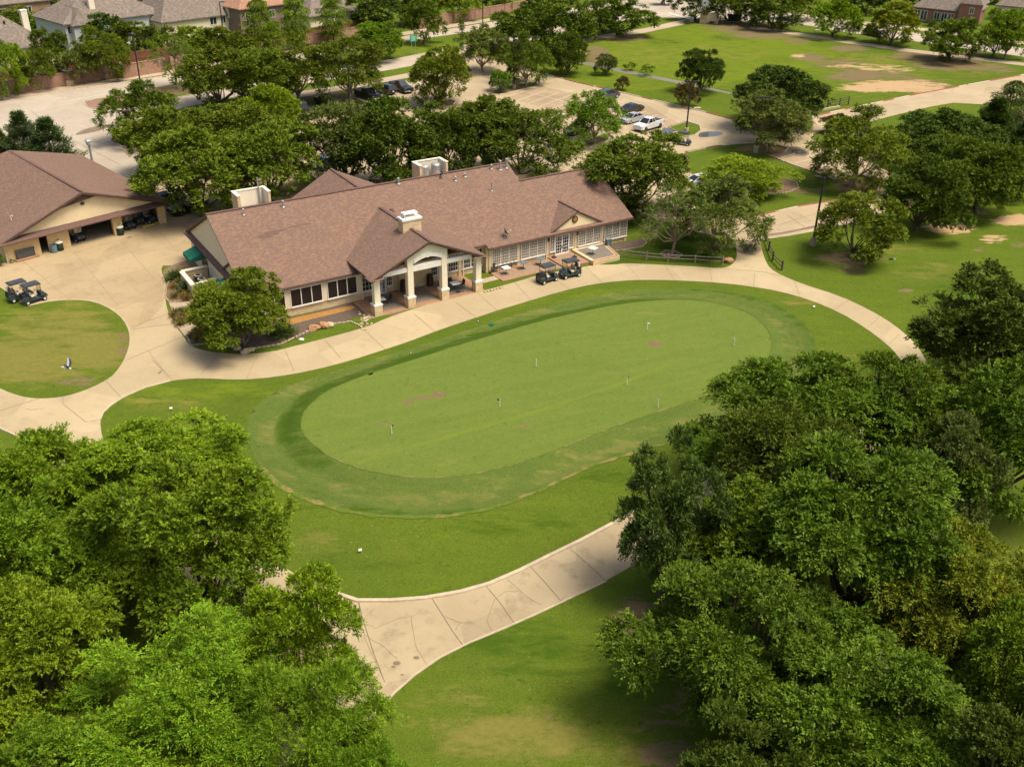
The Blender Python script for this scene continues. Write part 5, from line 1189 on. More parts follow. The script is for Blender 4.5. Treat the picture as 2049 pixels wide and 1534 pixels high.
# ------------------------------------------------------------------ golf carts
def make_cart(lab, loc, rz, bag=False):
    o = empty('golf_cart', lab, 'golf cart', loc, rz, 'golf carts on the paving')
    mb = MB()                                        # tub, rear deck with wheel arches, front cowl
    mb.add([(-1.15, -.55, .36), (1.1, -.5, .3), (1.1, .5, .3), (-1.15, .55, .36), (-1.12, -.52, .5), (1.05, -.48, .40), (1.05, .48, .40), (-1.12, .52, .5)], [(3, 2, 1, 0), (4, 5, 6, 7), (0, 1, 5, 4), (1, 2, 6, 5), (2, 3, 7, 6), (3, 0, 4, 7)])
    mb.bevel_box((-.78, 0, .62), (.78, 1.16, .46), .12); mb.bevel_box((-.15, 0, .5), (.5, 1.0, .32), .06)
    mb.add([(.62, -.5, .38), (1.22, -.42, .36), (1.22, .42, .36), (.62, .5, .38), (.62, -.5, .95), (1.02, -.38, .82), (1.02, .38, .82), (.62, .5, .95), (1.24, -.38, .55), (1.24, .38, .55)],
           [(0, 1, 8, 5, 4), (3, 7, 6, 9, 2), (4, 5, 6, 7), (5, 8, 9, 6), (8, 1, 2, 9), (0, 4, 7, 3), (0, 3, 2, 1)])
    for s in (-1, 1): mb.bevel_box((.83, s*.5, .62), (.55, .2, .14), .05)
    mb.build('body', M['paint_cart'], o)
    mb = MB(); mb.bevel_box((-.12, 0, .72), (.5, 1.02, .14), .05); mb.build('seat', M['fabric_cream'], o)
    mb = MB(); mb.bevel_box((-.42, -.26, 1.02), (.12, .48, .42), .05); mb.bevel_box((-.42, .26, 1.02), (.12, .48, .42), .05); mb.build('seat_back', M['fabric_cream'], o)
    mb = MB(); mb.bevel_box((-.02, 0, 1.86), (1.72, 1.16, .11), .05); mb.bevel_box((-.02, 0, 1.93), (1.5, .96, .06), .025); mb.build('canopy', M['metal_dark'], o)
    for s in (-1, 1):
        MB().tube([(.66, s*.47, .9), (.74, s*.5, 1.82)], .022, 6).build('roof_post', M['metal_black'], o)
        MB().tube([(-.5, s*.48, .8), (-.68, s*.5, 1.82)], .025, 6).build('roof_post', M['metal_black'], o)
    MB().add([(.64, -.46, .95), (.64, .46, .95), (.72, .47, 1.78), (.72, -.47, 1.78), (.655, -.46, .95), (.655, .46, .95), (.735, .47, 1.78), (.735, -.47, 1.78)], [(0, 1, 2, 3), (7, 6, 5, 4), (0, 3, 7, 4), (1, 5, 6, 2)]).build('windshield', M['plexiglass'], o)
    mb = MB(); mb.tube([(.6, .25, .75), (.35, .25, 1.05)], .02, 6); mb.tube([(.35+.09*math.sin(t), .25+.17*math.cos(t), 1.06+.1*math.sin(t)) for t in np.linspace(0, 2*PI, 13)], .018, 6); mb.build('steering_wheel', M['metal_black'], o)
    mb = MB(); mb.bevel_box((-.95, 0, .95), (.42, .95, .26), .05); mb.tube([(-.72, -.42, .9), (-.72, -.42, 1.35), (-.72, .42, 1.35), (-.72, .42, .9)], .02, 6); mb.build('bag_well', M['metal_black'], o)
    if bag:
        for s in (-1, 1):
            b = MB().tube([(-.95, s*.24, .9), (-.86, s*.22, 1.55)], [.15, .14], 12).build('golf_bag', M['plastic_cream' if s > 0 else 'fabric_dark'], o)
            mb = MB()
            for k in range(5): mb.tube([(-.86, s*.22+.04*(k-2), 1.5), (-.88+.02*k, s*.22+.05*(k-2), 1.72+.03*(k % 3))], .016, 5)
            mb.build('club_heads', M['metal_steel'], b)
    for x in (-.82, .86):
        for s in (-1, 1):
            w = MB().lathe([(.13, s*.40), (.225, s*.41), (.235, s*.46), (.235, s*.56), (.21, s*.60), (.13, s*.60)], (x, 0, .235), 18, 'Y').build('wheel', M['rubber'], o)
            MB().lathe([(.13, s*.585), (.125, s*.61), (.05, s*.612)], (x, 0, .235), 14, 'Y').build('rim', M['rim_cream'], w)
    mb = MB()
    for s in (-1, 1): mb.bevel_box((1.2, s*.3, .56), (.08, .16, .1), .02)
    mb.build('headlight', M['lens_clear'], o)
    MB().bevel_box((1.26, 0, .4), (.08, .8, .12), .03).build('bumper', M['metal_black'], o)
    return o
def axles(rear, front, z=.03): a = G(*rear); b = G(*front); return ((a[0]+b[0])/2, (a[1]+b[1])/2, z), heading(a, b)
def side(rear, front, off, z=.03):
    (x, y, _), h = axles(rear, front); return (x-math.sin(h)*off, y+math.cos(h)*off, z), h
l, h = side((56.6,611.6),(90.3,601.4), .5, .045); make_cart('dark golf cart nearest the grass island by the barn yard', l, h, False)
l2, h2 = side((56.6,611.6),(90.3,601.4), 2.0, .045); l2 = (l2[0]-.75*math.cos(h), l2[1]-.75*math.sin(h), .045); make_cart('dark golf cart with bags half hidden behind its yard neighbour', l2, h2, True)
l, h = side((1087.8,570.5),(1111.9,562.9), .5, .035); make_cart('golf cart by the terrace showing its black bag well', l, h)
l, h = side((1158.4,554),(1131.6,559.7), -.5, .035); make_cart('golf cart by the terrace facing left with pale seats', l, h, True)
g0 = G(140, 486); make_cart('pale grey golf cart parked in the mouth of the barn bay', (g0[0]+.4, g0[1]+.9, .045), BY-PI/2+.15)
for i, (u, v) in enumerate(((14.3, 1.6), (15.7, 2.2), (17.2, 1.8))):
    b = onbarn(u, v, .045); make_cart(('golf cart beside the pillar inside the right barn bay', 'middle golf cart inside the right barn bay', 'golf cart by the corner pillar inside the right barn bay')[i], b, BY-PI/2+.1*i)
g0 = G(1366, 290); make_cart('golf cart with black canopy half behind the oak by the lot island', (g0[0], g0[1], .03), -.4)
# ------------------------------------------------------------------ cars
def vehicle(kind, paint, lab, loc, rz, group, cat):
    o = empty(kind, lab, cat, loc, rz, group)
    pick = kind == 'pickup_truck'; suv = kind == 'suv'
    if pick: L, W, wb = 5.75, 1.98, 3.6
    elif suv: L, W, wb = 4.95, 1.95, 2.9
    else: L, W, wb = 4.75, 1.84, 2.8
    wr = .42 if pick else (.37 if suv else .34); x0, x1 = -L/2, L/2; hw = W/2
    ax = (-wb/2-.05, wb/2-.05+(.1 if pick else .05))
    if pick: prof = [(x0, .52), (x0+.12, 1.02), (x0+.06, 1.26), (-.55, 1.26), (1.05, 1.22), (1.35, 1.20), (x1-.28, 1.10), (x1, .98), (x1, .5), (x1-.15, .42), (x0+.2, .42)]
    elif suv: prof = [(x0, .5), (x0+.02, .95), (x0+.1, 1.1), (1.0, 1.06), (x1-.5, .96), (x1-.05, .8), (x1, .5), (x1-.15, .3), (x0+.15, .3)]
    else: prof = [(x0, .45), (x0+.04, .85), (x0+.5, .98), (.8, .94), (x1-.5, .82), (x1-.05, .68), (x1, .42), (x1-.15, .24), (x0+.15, .24)]
    cx = sum(p[0] for p in prof)/len(prof); cz = sum(p[1] for p in prof)/len(prof)
    mb = MB(); n = len(prof); V = []
    for y, k in ((-hw, .955), (-hw+.14, 1.0), (hw-.14, 1.0), (hw, .955)): V += [(cx+(x-cx)*k, y, cz+(z-cz)*(k if z > cz else 1.0)) for x, z in prof]
    F = [tuple(range(n)), tuple(reversed(range(3*n, 4*n)))]
    for r in range(3):
        for j in range(n): F.append((r*n+j, (r+1)*n+j, (r+1)*n+(j+1) % n, r*n+(j+1) % n))
    mb.add(V, F); body = mb.build('body', M[paint], o)
    if pick: cab = [(-.62, 1.2, .88), (-.45, 1.86, .70), (.62, 1.88, .70), (1.42, 1.2, .86)]; 
    elif suv: cab = [(x0+.08, 1.0, .86), (x0+.45, 1.64, .68), (.35, 1.68, .69), (1.25, 1.0, .84)]
    else: cab = [(x0+.35, .93, .82), (-1.05, 1.38, .62), (.15, 1.42, .63), (1.15, .92, .80)]
    mb = MB(); V = [(x, -w, z) for x, z, w in cab]+[(x, w, z) for x, z, w in cab]
    mb.add(V, [(0, 1, 2, 3), (7, 6, 5, 4), (0, 4, 5, 1), (1, 5, 6, 2), (2, 6, 7, 3), (0, 3, 7, 4)]); mb.build('windows', M['glass_dark'], o)
    (xa, za, wa), (xb, zb, wb_), (xc, zc, wc), (xd, zd, wd) = cab
    mb = MB(); mb.add([(xb-.06, -wb_-.02, zb-.03), (xc+.06, -wc-.02, zc-.03), (xc+.06, wc+.02, zc-.03), (xb-.06, wb_+.02, zb-.03), (xb+.05, -wb_+.08, zb+.05), (xc-.05, -wc+.08, zc+.05), (xc-.05, wc-.08, zc+.05), (xb+.05, wb_-.08, zb+.05)],
        [(4, 5, 6, 7), (0, 1, 5, 4), (1, 2, 6, 5), (2, 3, 7, 6), (3, 0, 4, 7), (3, 2, 1, 0)])
    for s in (-1, 1):
        mb.tube([(xa, s*wa, za), (xb, s*wb_, zb)], .06, 5); mb.tube([(xd, s*wd, zd), (xc, s*wc, zc)], .045, 5)
        xm = (xb+xc)/2-.05; mb.tube([(xm, s*(wa+.005), za+.02), (xm, s*(wb_+.01), zb)], .05, 5)
    mb.build('roof', M[paint], o)
    if pick:
        mb = MB(); mb.bx(x0+.16, -.72, -hw+.2, hw-.2, 1.262, 1.27); mb.build('truck_bed', M['metal_black'] if paint != 'paint_car_white' else M['fabric_dark'], o)
        mb = MB(); mb.bx(x0+.02, -.68, -hw+.08, -hw+.19, 1.24, 1.31); mb.bx(x0+.02, -.68, hw-.19, hw-.08, 1.24, 1.31); mb.bx(x0+.0, x0+.12, -hw+.1, hw-.1, 1.2, 1.31); mb.build('bed_rail', M[paint], o)
    if suv:
        mb = MB()
        for s in (-1, 1): mb.tube([(xb, s*.6, zb+.08), (xc-.1, s*.6, zc+.08)], .025, 5)
        mb.build('roof_rack', M['metal_black'], o)
    for x in ax:
        for s in (-1, 1):
            w = MB().lathe([(wr*.6, s*(hw-.24)), (wr, s*(hw-.22)), (wr, s*(hw-.01)), (wr*.93, s*(hw+.02)), (wr*.62, s*(hw+.02))], (x, 0, wr), 20, 'Y').build('wheel', M['rubber'], o)
            MB().lathe([(wr*.62, s*(hw+.012)), (wr*.58, s*(hw+.03)), (wr*.15, s*(hw+.02))], (x, 0, wr), 10, 'Y').build('rim', M['metal_dark' if 'black' in paint or pick else 'rim_silver'], w)
    zl = .92 if pick else (.78 if suv else .66)
    for s in (-1, 1):
        MB().bevel_box((x1-.07, s*(hw-.28), zl), (.16, .36, .17), .04).build('headlight', M['lens_clear'], o)
        MB().bevel_box((x0+.04, s*(hw-.13), zl+.08), (.14, .2, .34 if pick else .2), .04).build('tail_light', M['lens_red'], o)
        MB().bevel_box((xd-.35, s*(wd+.12), zd+.1), (.14, .2, .16), .04).build('mirror', M[paint], o)
    MB().bevel_box((x1-.03, 0, zl-.02), (.1, W-1.05, .26), .03).build('grille', M['metal_black'], o)
    mb = MB(); mb.bevel_box((x1, 0, .52), (.14, W-.1, .2), .05); mb.bevel_box((x0, 0, .54), (.14, W-.1, .2), .05); mb.build('bumper', M['metal_steel' if pick and paint == 'paint_black' else paint], o)
    mb = MB(); mb.box((x0-.08, 0, .72), (.02, .34, .17)); mb.box((x1+.08, 0, .5), (.02, .32, .15)); mb.build('plate', M['plate_white'], o)
    return o
GC = 'cars in the parking lot'
def park(kind, paint, lab, rear, front, off, cat, group=GC, z=.02):
    l, h = side(rear, front, off, z); return vehicle(kind, paint, lab, l, h, group, cat)
park('pickup_truck', 'paint_car_white', 'white crew cab pickup beside the puddle and lamp island', (1319.1,256.8), (1292.4,264.4), -.9, 'pickup')
park('pickup_truck', 'paint_black', 'black pickup facing the lot, just right of the multi stemmed tree', (714,194.5), (741.5,203), .9, 'pickup')
park('suv', 'paint_black', 'black hatchback showing its tail between two black pickups', (776,192), (748,184), -.9, 'car')
park('pickup_truck', 'paint_black', 'glossy black pickup parked alone at the grass strip end', (781.5,179), (807,188.5), .9, 'pickup')
park('pickup_truck', 'paint_black', 'black pickup showing red tail light left of the planted strip tip', (657,218), (633,208), -.9, 'pickup')
park('pickup_truck', 'paint_black', 'dark pickup half hidden by the left oaks, tailgate showing', (608,234), (584,224), -.9, 'pickup')
park('suv', 'paint_blue', 'dark blue car under the oaks behind the hipped rear wing', (640,340), (680,331), .2, 'car')
park('suv', 'paint_slate', 'slate blue car with roof rack behind the bright green tree', (1210,201), (1229,196), .4, 'car')
park('sedan', 'paint_black', 'black car beside the empty bay, nose to the red kerb lane', (1257,228), (1282,221), .5, 'car')
park('sedan', 'paint_silver', 'pale car tucked between bright green tree and white pickup', (1276,240), (1249,247), .2, 'car')
park('sedan', 'paint_navy', 'navy car peeping out left of the bright green tree trunk', (1148,270), (1165,266), .2, 'car')
park('sedan', 'paint_silver', 'silver car almost hidden by the olive tree near the thin fence', (1592,250), (1615,244), .2, 'car')
park('sedan', 'paint_car_white', 'white car glimpsed between the oak and the half bare tree', (1395,372), (1418,368), .2, 'car')
park('sedan', 'paint_black', 'black car in the shade between the barn oak and clubhouse gable', (366,428), (392,421), .2, 'car')
park('sedan', 'paint_blue', 'bright blue car behind the oak at the barn corner', (322,411), (350,404), .2, 'car')
park('sedan', 'paint_navy', 'dark car in the shade behind the roof well of the clubhouse', (790,352), (770,346), .2, 'car')
park('suv', 'paint_slate', 'dark grey van driving along the far right street', (1730,70), (1756,75.5), .6, 'van', 'cars on the streets')
park('sedan', 'paint_car_white', 'white car crossing the junction at the top edge', (1346,0), (1340,6), 0, 'car', 'cars on the streets')
# ------------------------------------------------------------------ terrace furniture
GF = 'cafe tables on the terrace'
def table(c, rz, mat, lab, s=.85, h=.74, group=GF):
    o = empty('cafe_table', lab, 'table', c, rz, group)
    MB().bevel_box((0, 0, h), (s, s, .035), .012).build('tabletop', M[mat], o)
    mb = MB(); mb.tube([(0, 0, .08), (0, 0, h-.02)], .035, 8); mb.build('pedestal', M['metal_black'], o)
    mb = MB()
    for k in range(4):
        a = PI/4+k*PI/2; mb.tube([(0, 0, .12), (.32*math.cos(a), .32*math.sin(a), .02)], .022, 6); mb.tube([(0, 0, h-.2), (.28*math.cos(a), .28*math.sin(a), h-.03)], .018, 6)
    mb.build('table_feet', M['metal_black'], o)
def chair(c, rz, lab, group='dark mesh chairs on the terrace'):
    o = empty('patio_chair', lab, 'chair', c, rz, group)
    MB().bevel_box((0, 0, .43), (.48, .5, .05), .02).build('seat', M['fabric_dark'], o)
    MB().box((-.26, 0, .70), (.04, .5, .5), ry=-.2).build('backrest', M['fabric_dark'], o)
    for x in (-.22, .22):
        for s in (-1, 1): MB().tube([(x, s*.24, .64 if x > 0 else .5), (x*1.1, s*.25, 0)], .018, 6).build('leg', M['metal_black'], o)
    mb = MB()
    for s in (-1, 1): mb.tube([(-.3, s*.26, .66), (.24, s*.26, .64)], .022, 6)
    mb.build('armrest', M['metal_black'], o)
def T8(x, y, z=.11): g = G(960+x/7.865, 430+y/7.865, z+.74); return (g[0], g[1], z)
table(T8(415, 828), .55, 'tabletop_white', 'white topped table in front of the dark mesh chairs')
table(T8(685, 748), .55, 'tabletop_grey', 'grey topped table at the first two stone pilasters')
table(T8(955, 685), 1.0, 'tabletop_grey', 'grey topped table turned askew near the french doors')
table(T8(1785, 520, .51), .9, 'tabletop_white', 'white topped table alone on the raised right terrace')
def C8(x, y, z=.11): g = G(960+x/7.865, 430+y/7.865, z); return (g[0], g[1], z)
chair(C8(265, 890), -.6, 'dark mesh chair nearest the terrace corner umbrella base'); chair(C8(395, 850), -.8, 'dark mesh chair behind the white topped table'); chair(C8(505, 820), -.8, 'dark mesh chair beside the first pilaster window')
for q, z, lab in (((180,895),.11,'black umbrella base at the left terrace corner'),((1168,668),.27,'black umbrella base left of the french doors'),((1492,660),.27,'black umbrella base right of the french doors')):
    o = empty('umbrella_base', lab, 'umbrella base', C8(*q, z), 0, 'umbrella bases'); MB().lathe([(.3, 0), (.29, .05), (.1, .09)], n=18).build('foot', M['metal_black'], o); MB().tube([(0, 0, .08), (0, 0, .5)], .03, 8).build('sleeve', M['metal_black'], o)
g = BW(9.9, 1.7, .08); table(g, YAW, 'tabletop_white', 'white topped table under the portico by the right column', .95)
for k, (du, dv, r) in enumerate(((-.8, .1, 0), (.8, 0, PI), (0, .85, -PI/2), (.15, -.8, PI/2))):
    chair(BW(9.9+du, 1.7+dv, .08), YAW+r, ('metal chair left of the portico table', 'metal chair right of the portico table', 'metal chair behind the portico table', 'metal chair on the path side of the portico table')[k])
table(BW(1.6, 2.0, .08), YAW, 'tabletop_white', 'small white table behind the left portico column', .8); chair(BW(2.5, 2.2, .08), YAW+PI, 'metal chair by the left portico column')
for (u, v), lab in (((5.1, 3.95), 'brown litter bin against the fireplace, left one'), ((8.15, 3.9), 'tall brown litter bin right of the fireplace')):
    o = empty('litter_bin', lab, 'bin', BW(u, v, .08), YAW, 'brown bins under the portico')
    MB().bevel_box((0, 0, .5), (.6, .55, 1.0), .08).build('bin_body', M['plastic_brown'], o); MB().bevel_box((0, 0, 1.16), (.6, .55, .32), .12).build('hood', M['plastic_brown'], o); MB().box((0, -.28, 1.12), (.34, .03, .16)).build('opening', M['metal_black'], o)
o = empty('utility_box', 'blue grey utility cabinet beside the half moon bed', 'cabinet', G(1216,498), YAW); MB().bevel_box((0, 0, .6), (.62, .5, 1.2), .05).build('cabinet', M['drum_blue'], o); MB().bevel_box((0, 0, 1.22), (.68, .56, .06), .02).build('cap', M['metal_galv'], o)
# ------------------------------------------------------------------ on the putting green
def flag(q, lab, dark=False):
    g = G(*q, .63); o = empty('hole_flag', lab, 'flag', (g[0], g[1], float(relief([g[0]], [g[1]])[0])+.016), random.uniform(0, 6), 'short flags on the putting green')
    MB().lathe([(.03, 0), (.028, .78), (.02, .82)], n=8).build('pole', M['trim_white'], o)
    MB().lathe([(.075, .004), (.075, .012)], n=14).build('cup', M['metal_black'], o)
    MB().add([(0, .03, .66), (0, .24, .70), (0, .24, .80), (0, .03, .82), (.012, .03, .66), (.012, .24, .70), (.012, .24, .80), (.012, .03, .82)], [(0, 1, 2, 3), (7, 6, 5, 4), (0, 3, 7, 4), (1, 5, 6, 2), (2, 6, 7, 3), (0, 4, 5, 1)]).build('pennant', M['fabric_dark' if dark else 'trim_white'], o)
flag((784,869), 'hole flag with dark pennant at the bird scarred left end of the green', True); flag((1000,815), 'hole flag in the middle of the green above the long brown scar', True); flag((1072.5,734), 'white hole flag near the upper bank of the green')
flag((1254,772), 'hole flag with dark pennant standing on the pale mown line', True); flag((1294.5,661), 'white hole flag nearest the round brown patch'); flag((1468.5,693), 'white hole flag at the right end of the green'); flag((1316,816), 'faint hole flag near the lower right edge of the green')
for q, lab in (((343,821),'small white sign on the dry lawn at the left path bend'),((721,1105),'small white sign on the lawn between green and old cart road'),((1628,617),'small white sign on the lawn right of the green')):
    g = G(*q); o = empty('lawn_sign', lab, 'sign', g, .3, 'small white lawn signs')
    MB().box((0, 0, .24), (.22, .03, .16), rx=-.5).build('panel', M['trim_white'], o); MB().tube([(0, .02, 0), (0, .02, .3)], .015, 6).build('stake', M['metal_dark'], o)
g = G(983,652); tag(MB().lathe([(.26, 0), (.24, .12), (.05, .14)], n=14).build('valve_cover', M['awning_green']), 'green irrigation cover on the upper bank of the green', 'cover').location = (g[0], g[1], float(relief([g[0]], [g[1]])[0]))
for q, lab in (((822,707),'dark sprinkler cover with a white cap above the left bank'),((957,644),'round grey drain cover at the path edge')):
    g = G(*q); o = empty('sprinkler_cover', lab, 'cover', (g[0], g[1], float(relief([g[0]], [g[1]])[0])), 0); MB().lathe([(.16, .0), (.15, .04)], n=14).build('ring', M['plastic_brown'], o); MB().lathe([(.06, .04), (.05, .06)], n=10).build('cap', M['trim_white'], o)
o = empty('lawn_sign', 'low dark marker with pale cap on the right hand lawn', 'marker', G(1783,520), .2); MB().bevel_box((0, 0, .12), (.4, .2, .2), .04).build('block', M['metal_dark'], o); MB().bevel_box((.4, 0, .08), (.2, .16, .14), .03).build('cap', M['trim_white'], o)
# ------------------------------------------------------------------ far furniture
o = empty('road_sign', 'green two post road sign on the grassy median', 'sign', G(828,109), SY-.35)
p = MB().box((0, 0, 3.2), (1.5, .05, 1.3)).build('sign_panel', M['sign_green'], o)
mb = MB()
for z, w in ((3.5, 1.05), (3.2, .8), (2.88, 1.0)): mb.box((0, -.035, z), (w, .012, .13))
mb.build('sign_rows', M['sign_letters'], p)
for s in (-1, 1): MB().tube([(s*.45, .04, 0), (s*.45, .04, 3.8)], .04, 6).build('post', M['metal_galv'], o)
o = empty('entry_sign', 'stone entry monument at the street corner behind the field', 'sign', G(1418,47), -.15)
MB().bx(-2.2, 2.2, -.4, .4, 0, 2.3).build('sign_wall', M['limestone'], o); MB().bx(-2.3, -1.7, -.5, .5, 0, 2.6).build('pier', M['limestone'], o); MB().bx(1.7, 2.3, -.5, .5, 0, 2.1).build('pier', M['limestone'], o); MB().bx(-1.69, 1.69, -.45, .45, 2.3, 2.42).build('coping', M['rock_tan'], o)
o = empty('windmill', 'small grey windmill on a lattice tower before the stone monument', 'windmill', G(1406,47.5), 0)
mb = MB()
for sx in (-1, 1):
    for sy in (-1, 1): mb.tube([(sx*.75, sy*.75, 0), (sx*.12, sy*.12, 4.6)], .05, 5)
for k in range(4):
    a, b = .75-.16*k, .75-.16*(k+1); z0, z1 = k*1.1, k*1.1+1.1
    for s in (-1, 1): mb.tube([(-a, s*a, z0), (b, s*b, z1)], .03, 5); mb.tube([(s*a, -a, z0), (s*b, b, z1)], .03, 5)
mb.build('tower', M['wood_weathered'], o)
mb = MB()
for k in range(14):
    a = k*2*PI/14; mb.box((.65*math.cos(a), -.2, 4.9+.65*math.sin(a)), (.85, .02, .2), ry=-a, rx=0)
mb.build('wheel', M['siding_blue'], o)
MB().box((0, .7, 4.9), (.02, .9, .5)).build('tail_vane', M['siding_blue'], o)
tag(MB().bevel_box((0, 0, .9), (.35, .2, 1.8), .05).build('marker_post', M['sign_blue']), 'pale blue post in front of the stone monument', 'post').location = G(1427,47)
for q, w, lab in (((1465,43),2.2,'wide dark green utility cabinet behind the monument'),((1478,43),.9,'narrow dark green utility cabinet beside the wide one')):
    tag(MB().bevel_box((0, 0, .85), (w, 1.0, 1.7), .06).build('utility_cabinet', M['plastic_green']), lab, 'cabinet', 'green cabinets by the corner').location = G(*q)
o = empty('footbridge', 'dark railed stone abutment bridge behind the lot trees', 'bridge', G(1092,108), heading(G(1060,112), G(1125,98)))
MB().bx(-7, 7, -1.5, 1.5, .5, .9).build('deck', M['plastic_brown'], o)
mb = MB()
for s in (-1.4, 1.4):
    for k in range(9): mb.box((-6.8+1.7*k, s, 1.4), (.12, .12, 1.1))
    mb.box((0, s, 1.95), (14, .14, .12)); mb.box((0, s, 1.5), (14, .08, .1))
mb.build('railing', M['wood_dark'], o); MB().bx(5.5, 7.3, -1.9, 1.9, 0, .5).build('abutment', M['rock_grey'], o)
o = empty('crossing_post', 'pale yellow post leaning at the edge of the far right street', 'post', G(1638,62), .3); MB().tube([(0, 0, 0), (.3, 0, 1.9)], .07, 6).build('post', M['plastic_cream'], o); MB().box((-.5, 0, .2), (1.2, .4, .12)).build('base', M['plastic_cream'], o)
tag(MB().bevel_box((0, 0, .5), (.25, .25, 1.0), .04).build('marker_post', M['sign_blue']), 'blue marker post by the exit road near the cedars', 'post').location = G(2037,185)
o = empty('drain_inlet', 'pale drain inlet lid by the red kerb below the dark red tree', 'cover', G(1395,217), .2); MB().bevel_box((0, 0, .08), (1.3, .8, .14), .03).build('lid', M['kerb_concrete'], o)
o = empty('bench', 'low pale timber frame on the grass by the right hand cedars', 'frame', G(2018,295), heading(G(2005,300), G(2030,288)))
for s in (-1, 1): MB().box((0, s*.9, .2), (4.4, .14, .14)).build('beam', M['rock_tan'], o)
MB().box((1.2, 0, .18), (.12, 1.8, .1)).build('cross_bar', M['rock_tan'], o)
# ------------------------------------------------------------------ the grey heron gliding over the island lawn
g = G(135, 737, 3.2)
o = empty('heron', 'grey heron gliding low over the island lawn, wings raised', 'bird', g, heading(G(142,737), G(126,737.5))); o.scale = (.74, .74, .74)
bm_ = MB(); bm_.tube([(-.42, 0, -.02), (-.28, 0, .0), (-.05, 0, .02), (.18, 0, .03), (.32, 0, .06), (.40, 0, .14), (.36, 0, .20), (.44, 0, .22), (.52, 0, .215), (.72, 0, .19)], [.03, .09, .14, .12, .07, .05, .045, .055, .05, .008], 10)
bm_.build('body', M['feather_white'], o, True)
mb = MB()
for s in (-1, 1): mb.tube([(-.4, s*.04, -.03), (-.85, s*.05, -.06), (-.98, s*.05, -.07)], [.022, .015, .008], 6)
mb.build('leg', M['feather_dark'], o)
for s in (-1, 1):
    st = [(0, .12, .04, .34), (.3, .34, .24, .40), (.62, .50, .48, .40), (.85, .66, .72, .34), (1.05, .80, .95, .12)]
    def wing(rows, y0, mat, nm):
        mb = MB()
        for (t, y, z, c), (t2, y2, z2, c2) in zip(st[:-1], st[1:]):
            f0, f1 = rows
            a = [(.16-.0*t-c*f0-.12*t, s*y, z), (.16-c2*f0-.12*t2, s*y2, z2), (.16-c2*f1-.12*t2, s*y2, z2-.01), (.16-c*f1-.12*t, s*y, z-.01)]
            mb.add(a+[(p[0], p[1]+s*.01, p[2]-.025) for p in a], [(0, 1, 2, 3), (7, 6, 5, 4), (0, 4, 5, 1), (3, 2, 6, 7), (1, 5, 6, 2), (0, 3, 7, 4)])
        return mb.build(nm, M[mat], o)
    wing((0, .55), 0, 'feather_grey', 'wing'); wing((.55, 1.15), 0, 'feather_dark', 'flight_feathers')
# ------------------------------------------------------------------ trees: tapered trunks with limbs, crowns of leaf sized faces
R0, H0 = 4.5, 8.0
def unit(v): return v/(np.linalg.norm(v, axis=-1, keepdims=True)+1e-9)
def leaf_mesh(name, S, D, U, L, tone, nl, ll, lw, droop, rng, ang=55, flat=.35, conif=False):
    """S sprig roots, D sprig directions, U sprig up vectors, L lengths -> mesh of folded leaf faces along each sprig"""
    n = len(S); side = unit(np.cross(D, U)); U = np.cross(side, D)
    k = np.arange(nl); t = (k+.6)/nl
    Pp = S[:, None, :] + D[:, None, :]*(L[:, None]*t)[..., None]
    Pp[..., 2] -= droop*(L[:, None]*t**2)
    sg = np.where(k % 2 == 0, 1.0, -1.0)
    a = np.radians(ang)*(1-.55*t)
    dd = D[:, None, :]*np.cos(a)[None, :, None] + side[:, None, :]*(sg*np.sin(a))[None, :, None]
    dd = dd + rng.normal(0, .28, (n, nl, 3)); dd[..., 2] -= droop*.7*t; dd = unit(dd)
    nn = U[:, None, :] + rng.normal(0, flat, (n, nl, 3)); w = unit(np.cross(dd, nn)); nn = np.cross(w, dd)
    sz = rng.uniform(.7, 1.25, (n, nl, 1))
    l = ll*sz; h = lw*sz*.5
    base = Pp; mid = Pp+dd*l*.45
    v = np.stack([base, mid+w*h-nn*h*.15, Pp+dd*l-nn*l*.12, mid-w*h-nn*h*.15], axis=2).reshape(-1, 3)
    m = n*nl
    me = bpy.data.meshes.new(name); me.vertices.add(4*m); me.vertices.foreach_set('co', v.astype(np.float32).ravel())
    me.loops.add(4*m); me.loops.foreach_set('vertex_index', np.arange(4*m, dtype=np.int32))
    me.polygons.add(m); me.polygons.foreach_set('loop_start', np.arange(0, 4*m, 4, dtype=np.int32)); me.polygons.foreach_set('loop_total', np.full(m, 4, np.int32))
    me.update(calc_edges=True)
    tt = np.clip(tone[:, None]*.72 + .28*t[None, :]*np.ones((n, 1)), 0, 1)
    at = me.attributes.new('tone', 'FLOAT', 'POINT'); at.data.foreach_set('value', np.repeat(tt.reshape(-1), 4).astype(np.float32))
    me.materials.append(M['leaves']); return me

